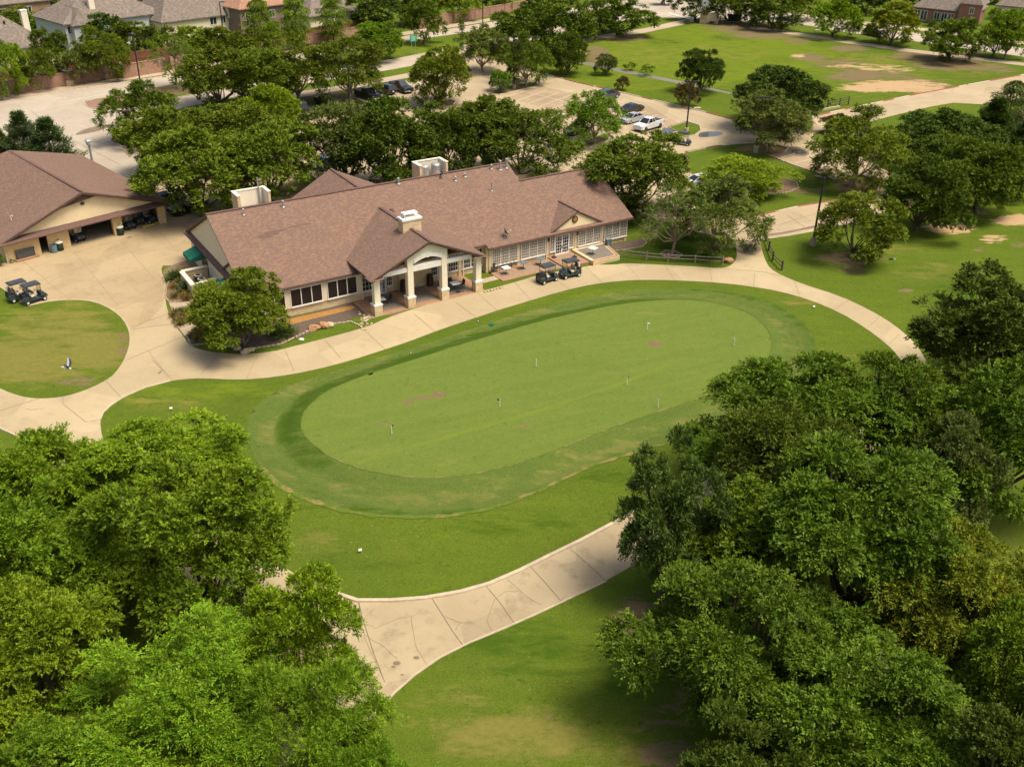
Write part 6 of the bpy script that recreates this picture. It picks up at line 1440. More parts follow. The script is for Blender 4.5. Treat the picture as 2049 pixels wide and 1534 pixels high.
KINDS = {  # boughs, bough radius, tufts, tuft radius, sprigs, leaves per sprig, sprig length, leaf length and width, droop, base fraction, inner share, up bias, trunk radius
 'elm':    dict(nl=24, lr=.285, npf=620, pr=.082, ns=9400, nv=9, sl=.55, ll=.160, lw=.092, dr=.18, hb=.08, inn=.10, upb=.40, tr=.24, var=3, rug=.24),
 'spray':  dict(nl=27, lr=.255, npf=600, pr=.078, ns=8800, nv=11, sl=.80, ll=.160, lw=.082, dr=.34, hb=.08, inn=.08, upb=.30, tr=.24, var=3, rug=.30),
 'locust': dict(nl=24, lr=.26, npf=420, pr=.092, ns=6400, nv=13, sl=.90, ll=.14, lw=.058, dr=.30, hb=.12, inn=.08, upb=.50, tr=.22, var=2, rug=.32),
 'oak':    dict(nl=26, lr=.33, npf=560, pr=.092, ns=7600, nv=7, sl=.45, ll=.195, lw=.115, dr=.06, hb=.07, inn=.22, upb=.45, tr=.25, var=4, rug=.18),
 'airy':   dict(nl=24, lr=.30, npf=400, pr=.10, ns=5200, nv=8, sl=.60, ll=.19, lw=.10, dr=.25, hb=.12, inn=.20, upb=.40, tr=.20, var=3, rug=.24),
 'far':    dict(nl=18, lr=.34, npf=220, pr=.125, ns=2900, nv=6, sl=.58, ll=.30, lw=.17, dr=.10, hb=.10, inn=.2, upb=.45, tr=.25, var=4, rug=.22),
 'round':  dict(nl=18, lr=.36, npf=460, pr=.095, ns=6200, nv=8, sl=.42, ll=.185, lw=.105, dr=.10, hb=.09, inn=.22, upb=.35, tr=.17, var=2, rug=.08),
 'crape':  dict(nl=26, lr=.30, npf=700, pr=.10, ns=14000, nv=8, sl=.38, ll=.145, lw=.095, dr=.06, hb=.08, inn=.30, upb=.50, tr=.12, var=1, rug=.14),
 'bare':   dict(nl=20, lr=.26, npf=120, pr=.10, ns=1500, nv=7, sl=.6, ll=.19, lw=.09, dr=.25, hb=.20, inn=.2, upb=.4, tr=.20, var=1, rug=.25),
 'shrub':  dict(nl=14, lr=.36, npf=90, pr=.16, ns=1100, nv=7, sl=.6, ll=.30, lw=.16, dr=.05, hb=.03, inn=.2, upb=.6, tr=.08, var=2, rug=.15),
}
def crown_lobes(k, rng):
    p = KINDS[k]; n = p['nl']; hb = p['hb']*H0; a = (H0-hb)/2; zc = hb+a
    i = np.arange(n); zz = 1-(i+.5)/n*(1.70 if k in ('elm', 'spray', 'locust') else 1.88); zz = np.clip(zz, -.88, 1); ph = i*2.39996+rng.uniform(0, 6)
    rr = np.sqrt(np.maximum(0, 1-zz*zz)); d = np.stack([rr*np.cos(ph), rr*np.sin(ph), zz], 1) + rng.normal(0, .16, (n, 3))
    f = (1-p['lr'])*(1+rng.uniform(-p['rug'], p['rug']*.45, n)); c = d*f[:, None]*np.array([R0, R0, a]); c[:, 2] += zc
    r = p['lr']*R0*rng.uniform(.72, 1.22, n)
    nin = n//3
    ci = unit(rng.normal(0, 1, (nin, 3)))*rng.uniform(.15, .5, (nin, 1))*np.array([R0, R0, a]); ci[:, 2] += zc
    return np.vstack([c, ci]), np.concatenate([r, np.full(nin, p['lr']*R0*1.1)]), zc, a
def build_variant(k, seed):
    rng = np.random.default_rng(seed); p = KINDS[k]; fz = .64 if k in ('elm', 'spray', 'locust') else .84
    c, r, zc, a = crown_lobes(k, rng)
    # tufts on the surface of each bough, then sprigs on the surface of each tuft
    npf = int(p['npf']*1.6); w = r**2/np.sum(r**2); pl = rng.choice(len(c), npf, p=w)
    out = unit((c[pl]-np.array([0, 0, zc-a*.35]))/np.array([R0, R0, a]))
    pd = unit(unit(rng.normal(0, 1, (npf, 3))) + out*.8 + np.array([0, 0, p['upb']]))
    inner = rng.random(npf) < p['inn']
    PC = c[pl]+pd*(r[pl]*np.where(inner, rng.uniform(.25, .75, npf), rng.uniform(.82, 1.10, npf)))[:, None]*np.array([1, 1, fz])
    keep = np.ones(npf, bool)
    for j in range(len(c)):
        dist = np.linalg.norm((PC-c[j])/np.array([1, 1, fz]), axis=1)
        keep &= (dist > r[j]*.66) | (pl == j) | (rng.random(npf) < .12)
    keep &= PC[:, 2] > .3
    PC, pd, pl = PC[keep][:p['npf']], pd[keep][:p['npf']], pl[keep][:p['npf']]
    pr_ = p['pr']*R0*rng.uniform(.65, 1.35, len(PC))
    n = p['ns']; fi = rng.choice(len(PC), n, p=pr_**2/np.sum(pr_**2))
    d = unit(unit(rng.normal(0, 1, (n, 3))) + pd[fi]*.55 + np.array([0, 0, .35]))
    S = PC[fi]+d*(pr_[fi]*rng.uniform(.55, 1.05, n))[:, None]*np.array([1, 1, .75])
    li = fi; keep = S[:, 2] > .25; lt0 = rng.random(len(c))
    S, d, li = S[keep], d[keep], li[keep]
    m = len(S); D = unit(d*.8 + unit(S-np.array([0, 0, zc-a*.3]))*.35 + rng.normal(0, .42, (m, 3)) + np.array([0, 0, -.12*(p['dr'] > .3)]))
    U = unit(np.array([0, 0, 1.0]) + d*.7 + rng.normal(0, .3, (m, 3)))
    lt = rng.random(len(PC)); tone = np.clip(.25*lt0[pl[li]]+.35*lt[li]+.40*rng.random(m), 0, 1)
    L = p['sl']*rng.uniform(.6, 1.25, m)
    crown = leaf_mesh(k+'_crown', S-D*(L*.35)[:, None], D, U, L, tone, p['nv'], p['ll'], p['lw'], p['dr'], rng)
    # trunk and limbs
    mb = MB(); tr = p['tr']; hf = max(.6, p['hb']*H0*1.15)
    order = np.argsort(-r)[:11 if k != 'far' else 6]
    stems = [(0, 0)] if k not in ('crape', 'shrub') else [(rng.normal(0, .22), rng.normal(0, .22)) for _ in range(5)]
    tops = []
    for sx, sy in stems:
        t = tr if len(stems) == 1 else tr*.8
        top = np.array([sx*2.2+rng.normal(0, .15), sy*2.2+rng.normal(0, .15), hf])
        mb.tube([(sx, sy, -.15), (sx*1.2, sy*1.2, .2), ((sx*1.2+top[0])/2, (sy*1.2+top[1])/2, hf*.6), tuple(top)], [t*1.55, t*1.1, t*.92, t*.85], 9)
        tops.append(top)
    for j, oi in enumerate(order):
        s = tops[j % len(tops)]; e = c[oi]; mid = s*.5+e*.5+np.array([0, 0, -.12*np.linalg.norm(e-s)])+rng.normal(0, .15, 3)
        q1 = s*.75+mid*.25; mb.tube([s-np.array([0, 0, .15]), q1, mid, e*.7+mid*.3, e], [tr*.62, tr*.5, tr*.36, tr*.24, tr*.13], 6)
        for _ in range(9 if k == 'bare' else (4 if k != 'far' else 1)):
            tip = e+unit(rng.normal(0, 1, 3)+unit(e-np.array([0, 0, zc-a]))*.9)*r[oi]*rng.uniform(.8, 1.12 if k == 'bare' else 1.02)
            b = mid*.35+e*.65; mm = (b+tip)/2+rng.normal(0, .12, 3)
            mb.tube([b, mm, tip], [tr*.17, tr*.1, tr*.04], 4)
            if k == 'bare':
                for _ in range(4):
                    t2 = tip+rng.normal(0, .45, 3)+unit(tip-np.array([0, 0, zc]))*.4; mb.tube([mm*.4+tip*.6, (tip+t2)/2+rng.normal(0, .06, 3), t2], [.022, .014, .008], 3)
    return mb.mesh(k+'_trunk', M['bark_pale'] if k in ('crape', 'airy', 'bare') else M['bark'], True), crown
def build_cone(k, seed):
    rng = np.random.default_rng(seed)
    n = 2600 if k == 'cedar' else 1500; h = rng.uniform(.04, 1, n)**.9
    if k == 'cedar': rad = R0*(1-h)**.75*.95+.12; lob = .78+.22*np.sin(h*23+rng.uniform(0, 6))
    else: rad = R0*(.28+.9*np.sin(PI*np.clip(h*.85+.12, 0, 1)))*.78; lob = .75+.3*np.sin(h*30)
    ph = rng.uniform(0, 2*PI, n); lob = lob*(1+.16*np.sin(ph*5+h*9)); q = np.where(rng.random(n) < .25, rng.uniform(.3, .8, n), rng.uniform(.85, 1.05, n))
    z0 = .12*H0 if k == 'cypress' else .02*H0
    S = np.stack([rad*lob*q*np.cos(ph), rad*lob*q*np.sin(ph), z0+h*(H0-z0)*.97], 1)
    o = np.stack([np.cos(ph), np.sin(ph), np.full(n, .75 if k == 'cedar' else -.15)], 1)
    D = unit(o+rng.normal(0, .25, (n, 3))); U = unit(np.array([0, 0, 1.0])+rng.normal(0, .3, (n, 3)))
    tone = np.clip(.3*rng.random(n)+.4*(.5+.5*np.sin(ph*3+h*17)), 0, 1)
    crown = leaf_mesh(k+'_crown', S-D*.3, D, U, rng.uniform(.5, 1.1, n), tone, 10, .26 if k == 'cedar' else .32, .09 if k == 'cedar' else .12, .0 if k == 'cedar' else .3, rng, 40, .5)
    mb = MB(); mb.tube([(0, 0, -.1), (0, 0, .4), (0, 0, H0*.6), (0, 0, H0*.95)], [.36, .24, .12, .03], 8)
    for j in range(14):
        hh = rng.uniform(.15, .85); p_ = rng.uniform(0, 6.28); L = (R0*(1-hh)*.8 if k == 'cedar' else R0*.6); mb.tube([(0, 0, hh*H0), (L*.5*math.cos(p_), L*.5*math.sin(p_), hh*H0+.1), (L*math.cos(p_), L*math.sin(p_), hh*H0+.35)], [.07, .05, .015], 5)
    return mb.mesh(k+'_trunk', M['bark'], True), crown
VAR = {}
for i, k in enumerate(KINDS): VAR[k] = [build_variant(k, 100+10*i+j) for j in range(KINDS[k]['var'])]
for k in ('cedar', 'cypress'): VAR[k] = [build_cone(k, 900+j+len(k)) for j in range(2)]
KHB = {k: KINDS[k]['hb'] for k in KINDS}; KHB['cedar'] = .02; KHB['cypress'] = .1
CNT = {}
def tree_size(bx, by, ty, w, hb, fill=1.05):
    g = G(bx, by); H = 6.0; lo, hi = .5, 22.0
    for _ in range(40):
        H = (lo+hi)/2; a = H*(1-hb)/2; zc = H-a
        dep = (np.array([g[0], g[1], zc])-np.array([0, 0, CAM_H])) @ fw; R = w/2*dep/F_PX
        tops = [P((g[0], g[1]+R*math.cos(t), zc+a*math.sin(t)))[1] for t in np.linspace(0, PI, 25)]
        if min(tops) > ty: lo = H
        else: hi = H
    return g, H/fill, R/(fill-.05)
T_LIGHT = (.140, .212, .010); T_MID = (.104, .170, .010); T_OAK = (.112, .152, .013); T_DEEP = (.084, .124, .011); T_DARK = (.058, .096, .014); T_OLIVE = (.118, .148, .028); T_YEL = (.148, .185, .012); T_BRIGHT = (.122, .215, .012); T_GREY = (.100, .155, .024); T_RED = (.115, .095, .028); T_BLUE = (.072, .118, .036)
def tree(kind, bx, by, ty, w, tint, label, name='tree', group=None, v=None, rot=None, cat='tree'):
    g, H, R = tree_size(bx, by, ty, w, KHB[kind], 1.0 if kind in ('elm', 'spray', 'locust', 'cedar', 'cypress') else 1.06)
    n = CNT.get(kind, 0); CNT[kind] = n+1
    tm, cm = VAR[kind][(n if v is None else v) % len(VAR[kind])]
    o = empty(name, label, cat, (g[0], g[1], 0), (n*2.399+.7) % 6.28 if rot is None else rot, group)
    o.scale = (R/R0, R/R0, H/H0)
    t = link('trunk', tm, o); c = link('crown', cm, o)
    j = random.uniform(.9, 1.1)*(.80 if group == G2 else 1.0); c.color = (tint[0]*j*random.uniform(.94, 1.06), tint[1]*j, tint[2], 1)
    return o
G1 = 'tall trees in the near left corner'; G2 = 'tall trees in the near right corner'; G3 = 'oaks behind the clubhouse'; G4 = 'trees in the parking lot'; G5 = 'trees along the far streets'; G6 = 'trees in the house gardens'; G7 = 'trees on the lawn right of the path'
TREES = [
 # near left corner
 ('elm', 330, 1030, 832, 330, T_LIGHT, 'yellow green elm reaching highest beside the dry lawn at the left bend', G1),
 ('elm', 95, 1075, 862, 290, T_LIGHT, 'bright elm overhanging the concrete junction at the left edge', G1),
 ('elm', 425, 1255, 905, 385, T_MID, 'largest rounded elm of the left corner, its crown against the collar of the green', G1),
 ('elm', 60, 1290, 985, 340, T_MID, 'shaded elm at the left edge behind the twiggy gap', G1),
 ('spray', 245, 1240, 1020, 230, T_MID, 'drooping elm squeezed between the rounded elm and the left edge', G1),
 ('elm', 105, 1440, 1165, 330, T_LIGHT, 'elm at the left edge with its pale forked trunk showing', G1),
 ('elm', 610, 1405, 1140, 235, T_LIGHT, 'upright yellow green elm hanging over the old cart road', G1),
 ('locust', 400, 1540, 1225, 420, T_BRIGHT, 'feathery bright locust in the middle of the left corner', G1),
 ('locust', 640, 1600, 1310, 300, T_BRIGHT, 'feathery locust overhanging the road edge at the bottom', G1),
 ('elm', 120, 1640, 1405, 300, T_MID, 'elm low in the bottom left corner', G1),
 ('elm', 420, 1700, 1475, 330, T_LIGHT, 'elm cut by the bottom edge beneath the bright locust', G1),
 ('locust', 720, 1700, 1440, 230, T_BRIGHT, 'thin locust fringe at the bottom edge beside the near lawn', G1),
 ('bare', 40, 1255, 1105, 130, T_YEL, 'dead grey twigged small tree at the left edge', G1),
 # near right corner
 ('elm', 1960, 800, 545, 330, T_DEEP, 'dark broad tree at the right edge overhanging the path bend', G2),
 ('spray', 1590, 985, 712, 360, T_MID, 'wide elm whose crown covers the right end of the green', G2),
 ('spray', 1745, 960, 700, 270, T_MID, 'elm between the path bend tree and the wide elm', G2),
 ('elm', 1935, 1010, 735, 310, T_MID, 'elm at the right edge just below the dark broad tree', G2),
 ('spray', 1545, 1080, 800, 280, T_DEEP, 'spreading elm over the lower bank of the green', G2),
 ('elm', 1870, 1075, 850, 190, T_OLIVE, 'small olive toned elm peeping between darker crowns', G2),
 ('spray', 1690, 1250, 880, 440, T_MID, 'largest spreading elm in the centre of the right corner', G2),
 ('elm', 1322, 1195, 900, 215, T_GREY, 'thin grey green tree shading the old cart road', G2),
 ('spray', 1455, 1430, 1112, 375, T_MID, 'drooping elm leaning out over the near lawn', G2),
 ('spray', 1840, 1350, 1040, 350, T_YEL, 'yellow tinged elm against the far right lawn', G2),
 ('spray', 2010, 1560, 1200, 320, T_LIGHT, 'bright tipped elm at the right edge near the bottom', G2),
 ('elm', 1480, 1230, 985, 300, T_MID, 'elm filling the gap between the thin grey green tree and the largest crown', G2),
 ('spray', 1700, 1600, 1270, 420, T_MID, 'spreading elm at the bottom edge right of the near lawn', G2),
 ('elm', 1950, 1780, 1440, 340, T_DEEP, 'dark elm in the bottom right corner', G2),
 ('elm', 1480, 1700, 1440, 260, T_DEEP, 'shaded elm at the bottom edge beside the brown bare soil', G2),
 # round the clubhouse
 ('crape', 487, 690, 538, 184, T_OAK, 'many stemmed crape myrtle in the mulch bed before the dark windows', None),
 ('oak', 405, 432, 248, 245, T_OAK, 'big bright oak between the barn and the clubhouse gable', G3),
 ('oak', 545, 405, 245, 190, T_OAK, 'oak behind the left roof well', G3),
 ('oak', 335, 352, 215, 150, T_OAK, 'oak crown rising behind the big bright oak', G3),
 ('oak', 500, 335, 200, 190, T_OAK, 'oak by the left bays in front of the round pale crown', G3),
 ('airy', 288, 285, 165, 150, T_DEEP, 'leaning small leaved tree at the entrance kerb', G3),
 ('oak', 395, 300, 212, 150, T_OAK, 'low oak between the entrance tree and the bays', G3),
 ('oak', 690, 372, 205, 160, T_OLIVE, 'olive toned oak behind the hipped rear wing', G3),
 ('oak', 780, 378, 196, 200, T_DEEP, 'deep green oak right of the hipped rear wing', G3),
 ('oak', 895, 368, 208, 160, T_DEEP, 'oak behind the twin condensers', G3),
 ('oak', 975, 345, 186, 150, T_OAK, 'lighter oak rising above the oak row', G3),
 ('airy', 1046, 368, 208, 235, T_DEEP, 'oak with dark forked limbs at the step in the roof ridge', G3),
 ('airy', 1188, 288, 184, 128, T_BRIGHT, 'bright green small tree beside the white pickup', G4),
 ('oak', 1262, 428, 270, 235, T_OAK, 'wide oak at the right end of the clubhouse roof', G3),
 ('bare', 1345, 509, 372, 135, T_GREY, 'half bare grey twigged tree behind the rail fence', None),
 ('airy', 1428, 497, 358, 195, T_OLIVE, 'olive green oak at the drive mouth behind the rail fence', None),
 ('airy', 1488, 392, 310, 165, T_LIGHT, 'low lime coloured willow on its stone ringed bed', None),
 ('oak', 1556, 262, 134, 180, T_DARK, 'dark oak behind the olive lamp tree near the red kerb', G4),
 ('airy', 1533, 300, 180, 165, T_OLIVE, 'olive tree standing by the puddle and the striped bays', G4),
 ('oak', 1398, 186, 95, 90, T_DARK, 'dark irregular tree between the creek and the red kerb', G4),
 ('round', 1371, 213, 163, 52, T_RED, 'small reddish dark tree on the kerb side lawn', G4),
 ('round', 1245, 181, 151, 30, T_RED, 'tiny reddish tree on the kerb side lawn', G4),
 ('airy', 1709, 374, 224, 190, T_OAK, 'open crowned tree with a lamp inside above the curved kerb', G4),
 ('oak', 1875, 330, 214, 175, T_DARK, 'dark oak below the exit road', G7),
 ('oak', 1900, 390, 270, 165, T_DEEP, 'oak in the middle of the dark clump right of the drive', G7),
 ('oak', 1832, 462, 314, 170, T_DEEP, 'oak beside the larger sandy patch, its trunk clear', G7),
 ('oak', 1952, 428, 276, 170, T_DEEP, 'oak at the right of the clump above the bare soil', G7),
 ('airy', 2035, 400, 300, 90, T_OAK, 'thin tree at the right edge beyond the dark clump', G7),
 ('round', 1706, 515, 378, 168, T_OAK, 'round crowned tree on bare soil beside the tall lamp post', G7),
 ('oak', 1675, 268, 225, 60, T_RED, 'small reddish crown behind the open crowned lamp tree', G4),
 ('cedar', 1975, 296, 195, 120, T_DARK, 'broad dark cedar below the exit road end', None),
 ('cypress', 2008, 268, 158, 80, T_OLIVE, 'tall wispy cedar leaning at the right edge', None),
 ('cedar', 2040, 310, 235, 70, T_DARK, 'dark low cedar beside the grey shelter', None),
 # lot and street
 ('oak', 882, 209, 95, 122, T_OAK, 'oval oak on the island between the pickups and the clubhouse row', G4),
 ('airy', 966, 145, 52, 110, T_OLIVE, 'olive weeping tree by the lot driveway', G4),
 ('airy', 1052, 171, 72, 102, T_DEEP, 'tree beside the double headed lamp in the mulch island', G4),
 ('round', 1001, 184, 139, 47, T_BRIGHT, 'small lollipop tree in the mulch island', G4),
 ('oak', 1136, 150, 64, 80, T_DEEP, 'oval tree on the lawn inside the red kerb', G4),
 ('far', 1120, 118, 8, 140, T_DEEP, 'big dark oak hiding the footbridge', G5),
 ('far', 1030, 96, 18, 100, T_DEEP, 'oak at the near end of the grassy median', G5),
 ('far', 1190, 80, 2, 70, T_DEEP, 'oak between the footbridge and the park path', G5),
 ('far', 1236, 71, -8, 125, T_DEEP, 'spreading oak on bare soil beside the park path', G5),
 ('round', 1213, 150, 107, 46, T_OLIVE, 'rounded russet tinged shrub tree on the creek bank', G4),
 ('airy', 700, 203, 66, 165, T_OAK, 'multi stemmed tree on the planted strip between pickups', G4),
 ('airy', 600, 205, 80, 130, T_OAK, 'tree left of the multi stemmed one by the sidewalk', G4),
 ('oak', 758, 122, 40, 100, T_BRIGHT, 'bright rounded tree on the median by the green sign', G5),
 ('far', 848, 88, 3, 80, T_DEEP, 'slender trunked oak on the median right of the green sign', G5),
 ('cypress', 924, 66, 34, 15, T_MID, 'tiny columnar sapling on the median', G5),
 ('oak', 443, 216, 84, 150, T_OAK, 'upright oak at the end of the street median', G5),
 ('oak', 535, 215, 95, 150, T_OAK, 'broad oak left of the multi stemmed tree', G4),
 ('oak', 540, 268, 170, 125, T_LIGHT, 'round pale crown above the half hidden pickup', G4),
 ('bare', 356, 177, 62, 105, T_MID, 'tree with a dead grey top beside the median end', G5),
 ('airy', 15, 194, 70, 105, T_LIGHT, 'yellow green tree at the left edge before the brick wall', G5),
 ('airy', 83, 180, 95, 70, T_OAK, 'small tree before the brick wall left of the urn pillar', G5),
 ('far', 110, 158, 55, 80, T_DEEP, 'dark tree behind the timber fence by the grey roof', G6),
 ('airy', 168, 166, 85, 85, T_OLIVE, 'olive tree before the wall right of the urn pillar', G5),
 ('airy', 213, 160, 58, 105, T_OAK, 'leaning tree before the wall next to the stepped section', G5),
 ('far', 218, 110, 27, 95, T_DARK, 'dark tree in front of the pale blue house', G6),
 ('far', 112, 80, 16, 70, T_BRIGHT, 'bright lime tree behind the leftmost grey roof', G6),
 ('far', 35, 75, 18, 100, T_OAK, 'round tree between the left roof and the corner house', G6),
 ('far', 75, 28, -25, 110, T_DARK, 'dark tree at the top edge near the corner house', G6),
 ('far', 170, 12, -40, 110, T_DEEP, 'dark tree at the top edge left of the blue house roof', G6),
 ('far', 315, 60, -12, 90, T_DEEP, 'tree between the blue house and the arched window house', G6),
 ('far', 270, 115, 45, 85, T_OAK, 'tree behind the stepped brick wall', G6),
 ('far', 320, 118, 48, 80, T_OLIVE, 'olive tree before the arched window house, left one', G6),
 ('far', 385, 112, 52, 90, T_LIGHT, 'lime tree before the arched window house', G6),
 ('far', 440, 114, 52, 90, T_OAK, 'tree below the arched window gable', G6),
 ('far', 300, 30, -40, 110, T_DEEP, 'dark tree at the top edge between the two taupe roofs', G6),
 ('far', 500, 122, 56, 80, T_OAK, 'tree before the brown brick house', G6),
 ('cypress', 525, 100, -6, 66, T_LIGHT, 'bald cypress at the left of the feathery row', G5),
 ('cypress', 596, 98, -14, 66, T_LIGHT, 'tallest bald cypress in the middle of the feathery row', G5),
 ('cypress', 668, 88, -10, 66, T_LIGHT, 'bald cypress at the right of the feathery row', G5),
 ('cypress', 550, 118, 40, 52, T_LIGHT, 'short bald cypress before the feathery row', G5),
 ('far', 760, 62, -18, 115, T_DARK, 'dark tree behind the wall right of the cypresses', G6),
 ('far', 826, 52, -20, 80, T_DARK, 'dark garden tree above the brown brick wall', G6),
 ('far', 905, 40, -30, 100, T_LIGHT, 'lime tree above the brown brick wall', G6),
 ('far', 990, 22, -28, 70, T_OAK, 'small tree at the top edge near the wall end', G6),
 ('far', 1075, 55, -6, 90, T_DEEP, 'dark tree between the wall end and the big footbridge oak', G5),
 ('far', 1330, 10, -30, 40, T_DEEP, 'tree at the top edge beside the junction', G5),
 ('far', 1390, 42, -22, 80, T_DARK, 'dark tree left of the windmill', G5),
 ('far', 1452, 46, -14, 85, T_DEEP, 'tree between the monument and the utility cabinets', G5),
 ('far', 1545, 58, -12, 115, T_DEEP, 'broad dark oak on bare soil at the field top', G5),
 ('far', 1500, 50, -10, 70, T_DEEP, 'oak behind the bare soil right of the cabinets', G5),
 ('far', 1598, 40, -20, 80, T_OAK, 'garden tree beyond the far right street', G6),
 ('far', 1666, 75, -6, 98, T_LIGHT, 'pale crowned tree on the verge left of the dark van', G5),
 ('far', 1780, 91, 4, 108, T_YEL, 'bright lime tree on the verge right of the dark van', G5),
 ('far', 1902, 122, 36, 118, T_DEEP, 'low dark tree on the verge before the red brick house', G5),
 ('far', 1985, 114, 26, 70, T_LIGHT, 'lime tree on the verge near the right edge', G5),
 ('airy', 2010, 117, 16, 90, T_LIGHT, 'leaning tree at the right edge of the verge', G5),
 ('far', 1730, 28, -25, 90, T_DARK, 'dark garden tree above the lime verge trees', G6),
 ('far', 1840, 12, -40, 80, T_DARK, 'dark tree behind the red brick house', G6),
 ('far', 1985, 8, -40, 60, T_DARK, 'dark tree between the two right hand roofs', G6),
 # evergreens behind the barn
 ('cedar', 58, 328, 222, 105, T_BLUE, 'blue green cedar with a sharp tip behind the barn roof', None),
 ('cedar', 108, 330, 234, 120, T_BLUE, 'wider blue green cedar nearest the lantern post', None),
 ('cedar', 6, 326, 255, 90, T_DEEP, 'dark cedar at the left edge behind the barn roof', None),
]
NAMES = {'elm': 'elm_tree', 'spray': 'elm_tree', 'locust': 'locust_tree', 'oak': 'oak_tree', 'airy': 'shade_tree', 'far': 'oak_tree', 'round': 'round_tree', 'crape': 'crape_myrtle', 'bare': 'bare_tree', 'cedar': 'cedar_tree', 'cypress': 'cypress_tree'}
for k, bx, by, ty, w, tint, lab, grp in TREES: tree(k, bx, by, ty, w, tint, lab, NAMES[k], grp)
# shrubs
for bx, by, ty, w, tint, lab in ((1262,141,124,28,T_YEL,'lime shrub on the creek bank nearest the russet tree'),(1292,152,127,32,T_BRIGHT,'bright shrub on the creek bank'),(2030,318,290,60,T_DEEP,'dark shrub under the right hand cedars'),(138,322,300,45,T_BRIGHT,'bright shrub at the foot of the cedars by the barn'),(10,318,290,40,T_YEL,'lime shrub at the left edge behind the barn'),
    (1870,52,36,40,T_DARK,'dark clipped hedge before the red brick house'),(1920,54,38,44,T_DARK,'dark hedge right of the yellow bush'),(1882,44,34,34,(.42,.30,.02),'yellow flowering bush before the red brick house'),
    (1398,42,36,14,T_DARK,'dark low shrub left of the windmill'),(1424,48,42,16,T_DARK,'low shrub at the monument foot'),(1375,48,41,14,T_DEEP,'low shrub by the path end at the corner'),(2,532,505,20,T_BRIGHT,'bright shrub at the left edge by the barn corner'),(24,527,520,9,T_MID,'tiny weed tuft at the barn corner')):
    tree('shrub', bx, by, ty, w, tint, lab, 'shrub', 'shrubs', cat='shrub')
# grass clumps and yuccas: blades
def clump(name, c, r, h, n, col1, lab, group, seed, cat='plant'):
    rng = np.random.default_rng(seed); S = np.zeros((n, 3)); S[:, :2] = rng.normal(0, r*.22, (n, 2)); ph = rng.uniform(0, 2*PI, n); el = rng.uniform(.25, 1.45, n)
    D = np.stack([np.cos(ph)*np.cos(el), np.sin(ph)*np.cos(el), np.sin(el)], 1)
    me = leaf_mesh(name, S, D, np.tile([0, 0, 1.0], (n, 1))+rng.normal(0, .2, (n, 3)), h*rng.uniform(.7, 1.1, n), rng.random(n), 3, h*.55, .05, .35, rng, 12, .6)
    o = link(name, me); o.location = (c[0], c[1], .03); o.color = (*col1, 1); return tag(o, lab, cat, group)
GB = 'tufted ornamental grasses in the beds by the drive'
BED = [('upper', 'condenser pen bed', [(348,577),(362,588),(351,595),(370,596),(382,590),(376,600),(358,568)], (.22,.18,.05)), ('mid', 'middle bed', [(352,628),(362,626),(374,624),(384,630),(348,634),(360,637),(372,636),(386,640),(356,645),(367,646),(378,645),(362,651),(372,641),(394,630)], (.20,.17,.05)), ('low', 'lowest bed', [(384,674),(394,669),(404,662),(398,680),(408,674),(418,668),(412,683),(424,676)], (.18,.15,.05))]
WORD = ['nearest the drive', 'leftmost', 'front', 'central', 'rear', 'inner', 'right', 'outer', 'lower', 'low central', 'upper right', 'lowest', 'half hidden', 'innermost']
sd = 0
for key, nm, pts, col in BED:
    g0 = None
    for q in pts:
        sd += 1; g = G(*q)
        if sd in (1,): pass
        clump('grass_clump', g, .5, .62, 90, tuple(c*random.uniform(.85, 1.2) for c in col), 'tufted straw green grass clump in the '+nm, GB+', '+nm, sd)
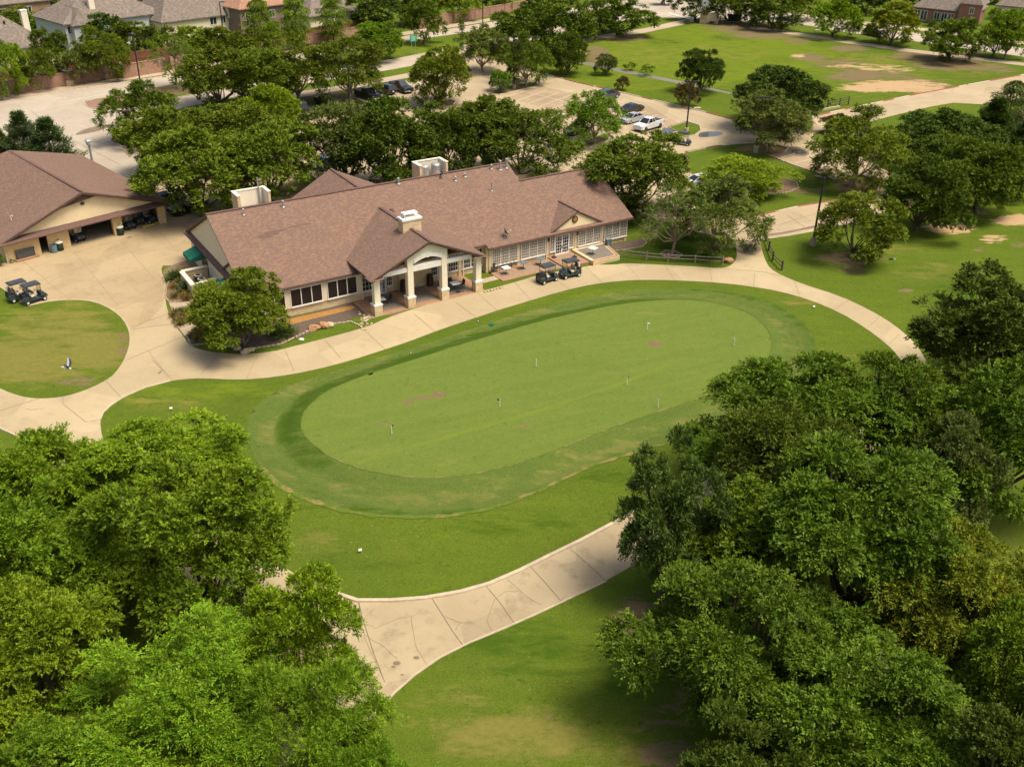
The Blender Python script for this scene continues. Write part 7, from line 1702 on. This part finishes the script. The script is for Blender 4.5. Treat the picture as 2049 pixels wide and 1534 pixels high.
for q, r, h, col, lab in (((352,560),.9,1.2,(.10,.14,.035),'spiky grey green yucca clump at the top of the condenser pen bed'),((372,582),.8,1.1,(.09,.13,.045),'spiky blue green yucca clump against the condenser pen wall'),((556,672),1.0,1.25,(.085,.125,.035),'large spiky yucca in the mulch bed below the dark windows'),((572,670),.9,1.2,(.10,.14,.035),'right hand yucca of the pair in the mulch bed'),((470,445),.7,.9,(.12,.12,.03),'low tuft behind the clubhouse gable')):
    sd += 1; clump('yucca', G(*q), r, h, 260, col, lab, None, sd)
# ------------------------------------------------------------------ camera, sun, sky
cam = bpy.data.cameras.new('camera'); co_ = bpy.data.objects.new('camera', cam); COL.objects.link(co_)
cam.sensor_width = 36.0; cam.sensor_fit = 'HORIZONTAL'; cam.lens = F_PX/2049*36.0; cam.clip_end = 9000; cam.clip_start = .5
mt = Matrix(((rt[0], up[0], -fw[0], 0), (rt[1], up[1], -fw[1], 0), (rt[2], up[2], -fw[2], CAM_H), (0, 0, 0, 1)))
co_.matrix_world = mt; scene.camera = co_
EL = math.radians(66); toward = Vector((.93, -.36, 0)).normalized()
sd_ = Vector((toward.x*math.cos(EL), toward.y*math.cos(EL), math.sin(EL)))
sun = bpy.data.lights.new('sun', 'SUN'); sun.energy = 2.9; sun.angle = math.radians(24); sun.color = (1.0, .91, .74)
so = bpy.data.objects.new('sun', sun); COL.objects.link(so); so.rotation_euler = sd_.to_track_quat('Z', 'Y').to_euler()
w = bpy.data.worlds.new('World'); scene.world = w; w.use_nodes = True; nt = w.node_tree; nt.nodes.clear()
sky = nt.nodes.new('ShaderNodeTexSky'); sky.sky_type = 'NISHITA'; sky.sun_disc = False; sky.sun_elevation = EL; sky.sun_rotation = math.atan2(toward.x, toward.y)
sky.dust_density = 6.0; sky.ozone_density = .6; sky.air_density = 1.0
bg = nt.nodes.new('ShaderNodeBackground'); bg.inputs[1].default_value = .13; ow = nt.nodes.new('ShaderNodeOutputWorld')
nt.links.new(sky.outputs[0], bg.inputs[0]); nt.links.new(bg.outputs[0], ow.inputs[0])
scene.render.engine = 'CYCLES'
cy = scene.cycles; cy.max_bounces = 6; cy.diffuse_bounces = 2; cy.glossy_bounces = 2; cy.transmission_bounces = 3; cy.transparent_max_bounces = 6; cy.use_adaptive_sampling = True; cy.adaptive_threshold = .02
cy.use_denoising = True; cy.caustics_reflective = False; cy.caustics_refractive = False
scene.view_settings.view_transform = 'Standard'; scene.view_settings.look = 'None'; scene.view_settings.exposure = .46; scene.view_settings.gamma = 1.0
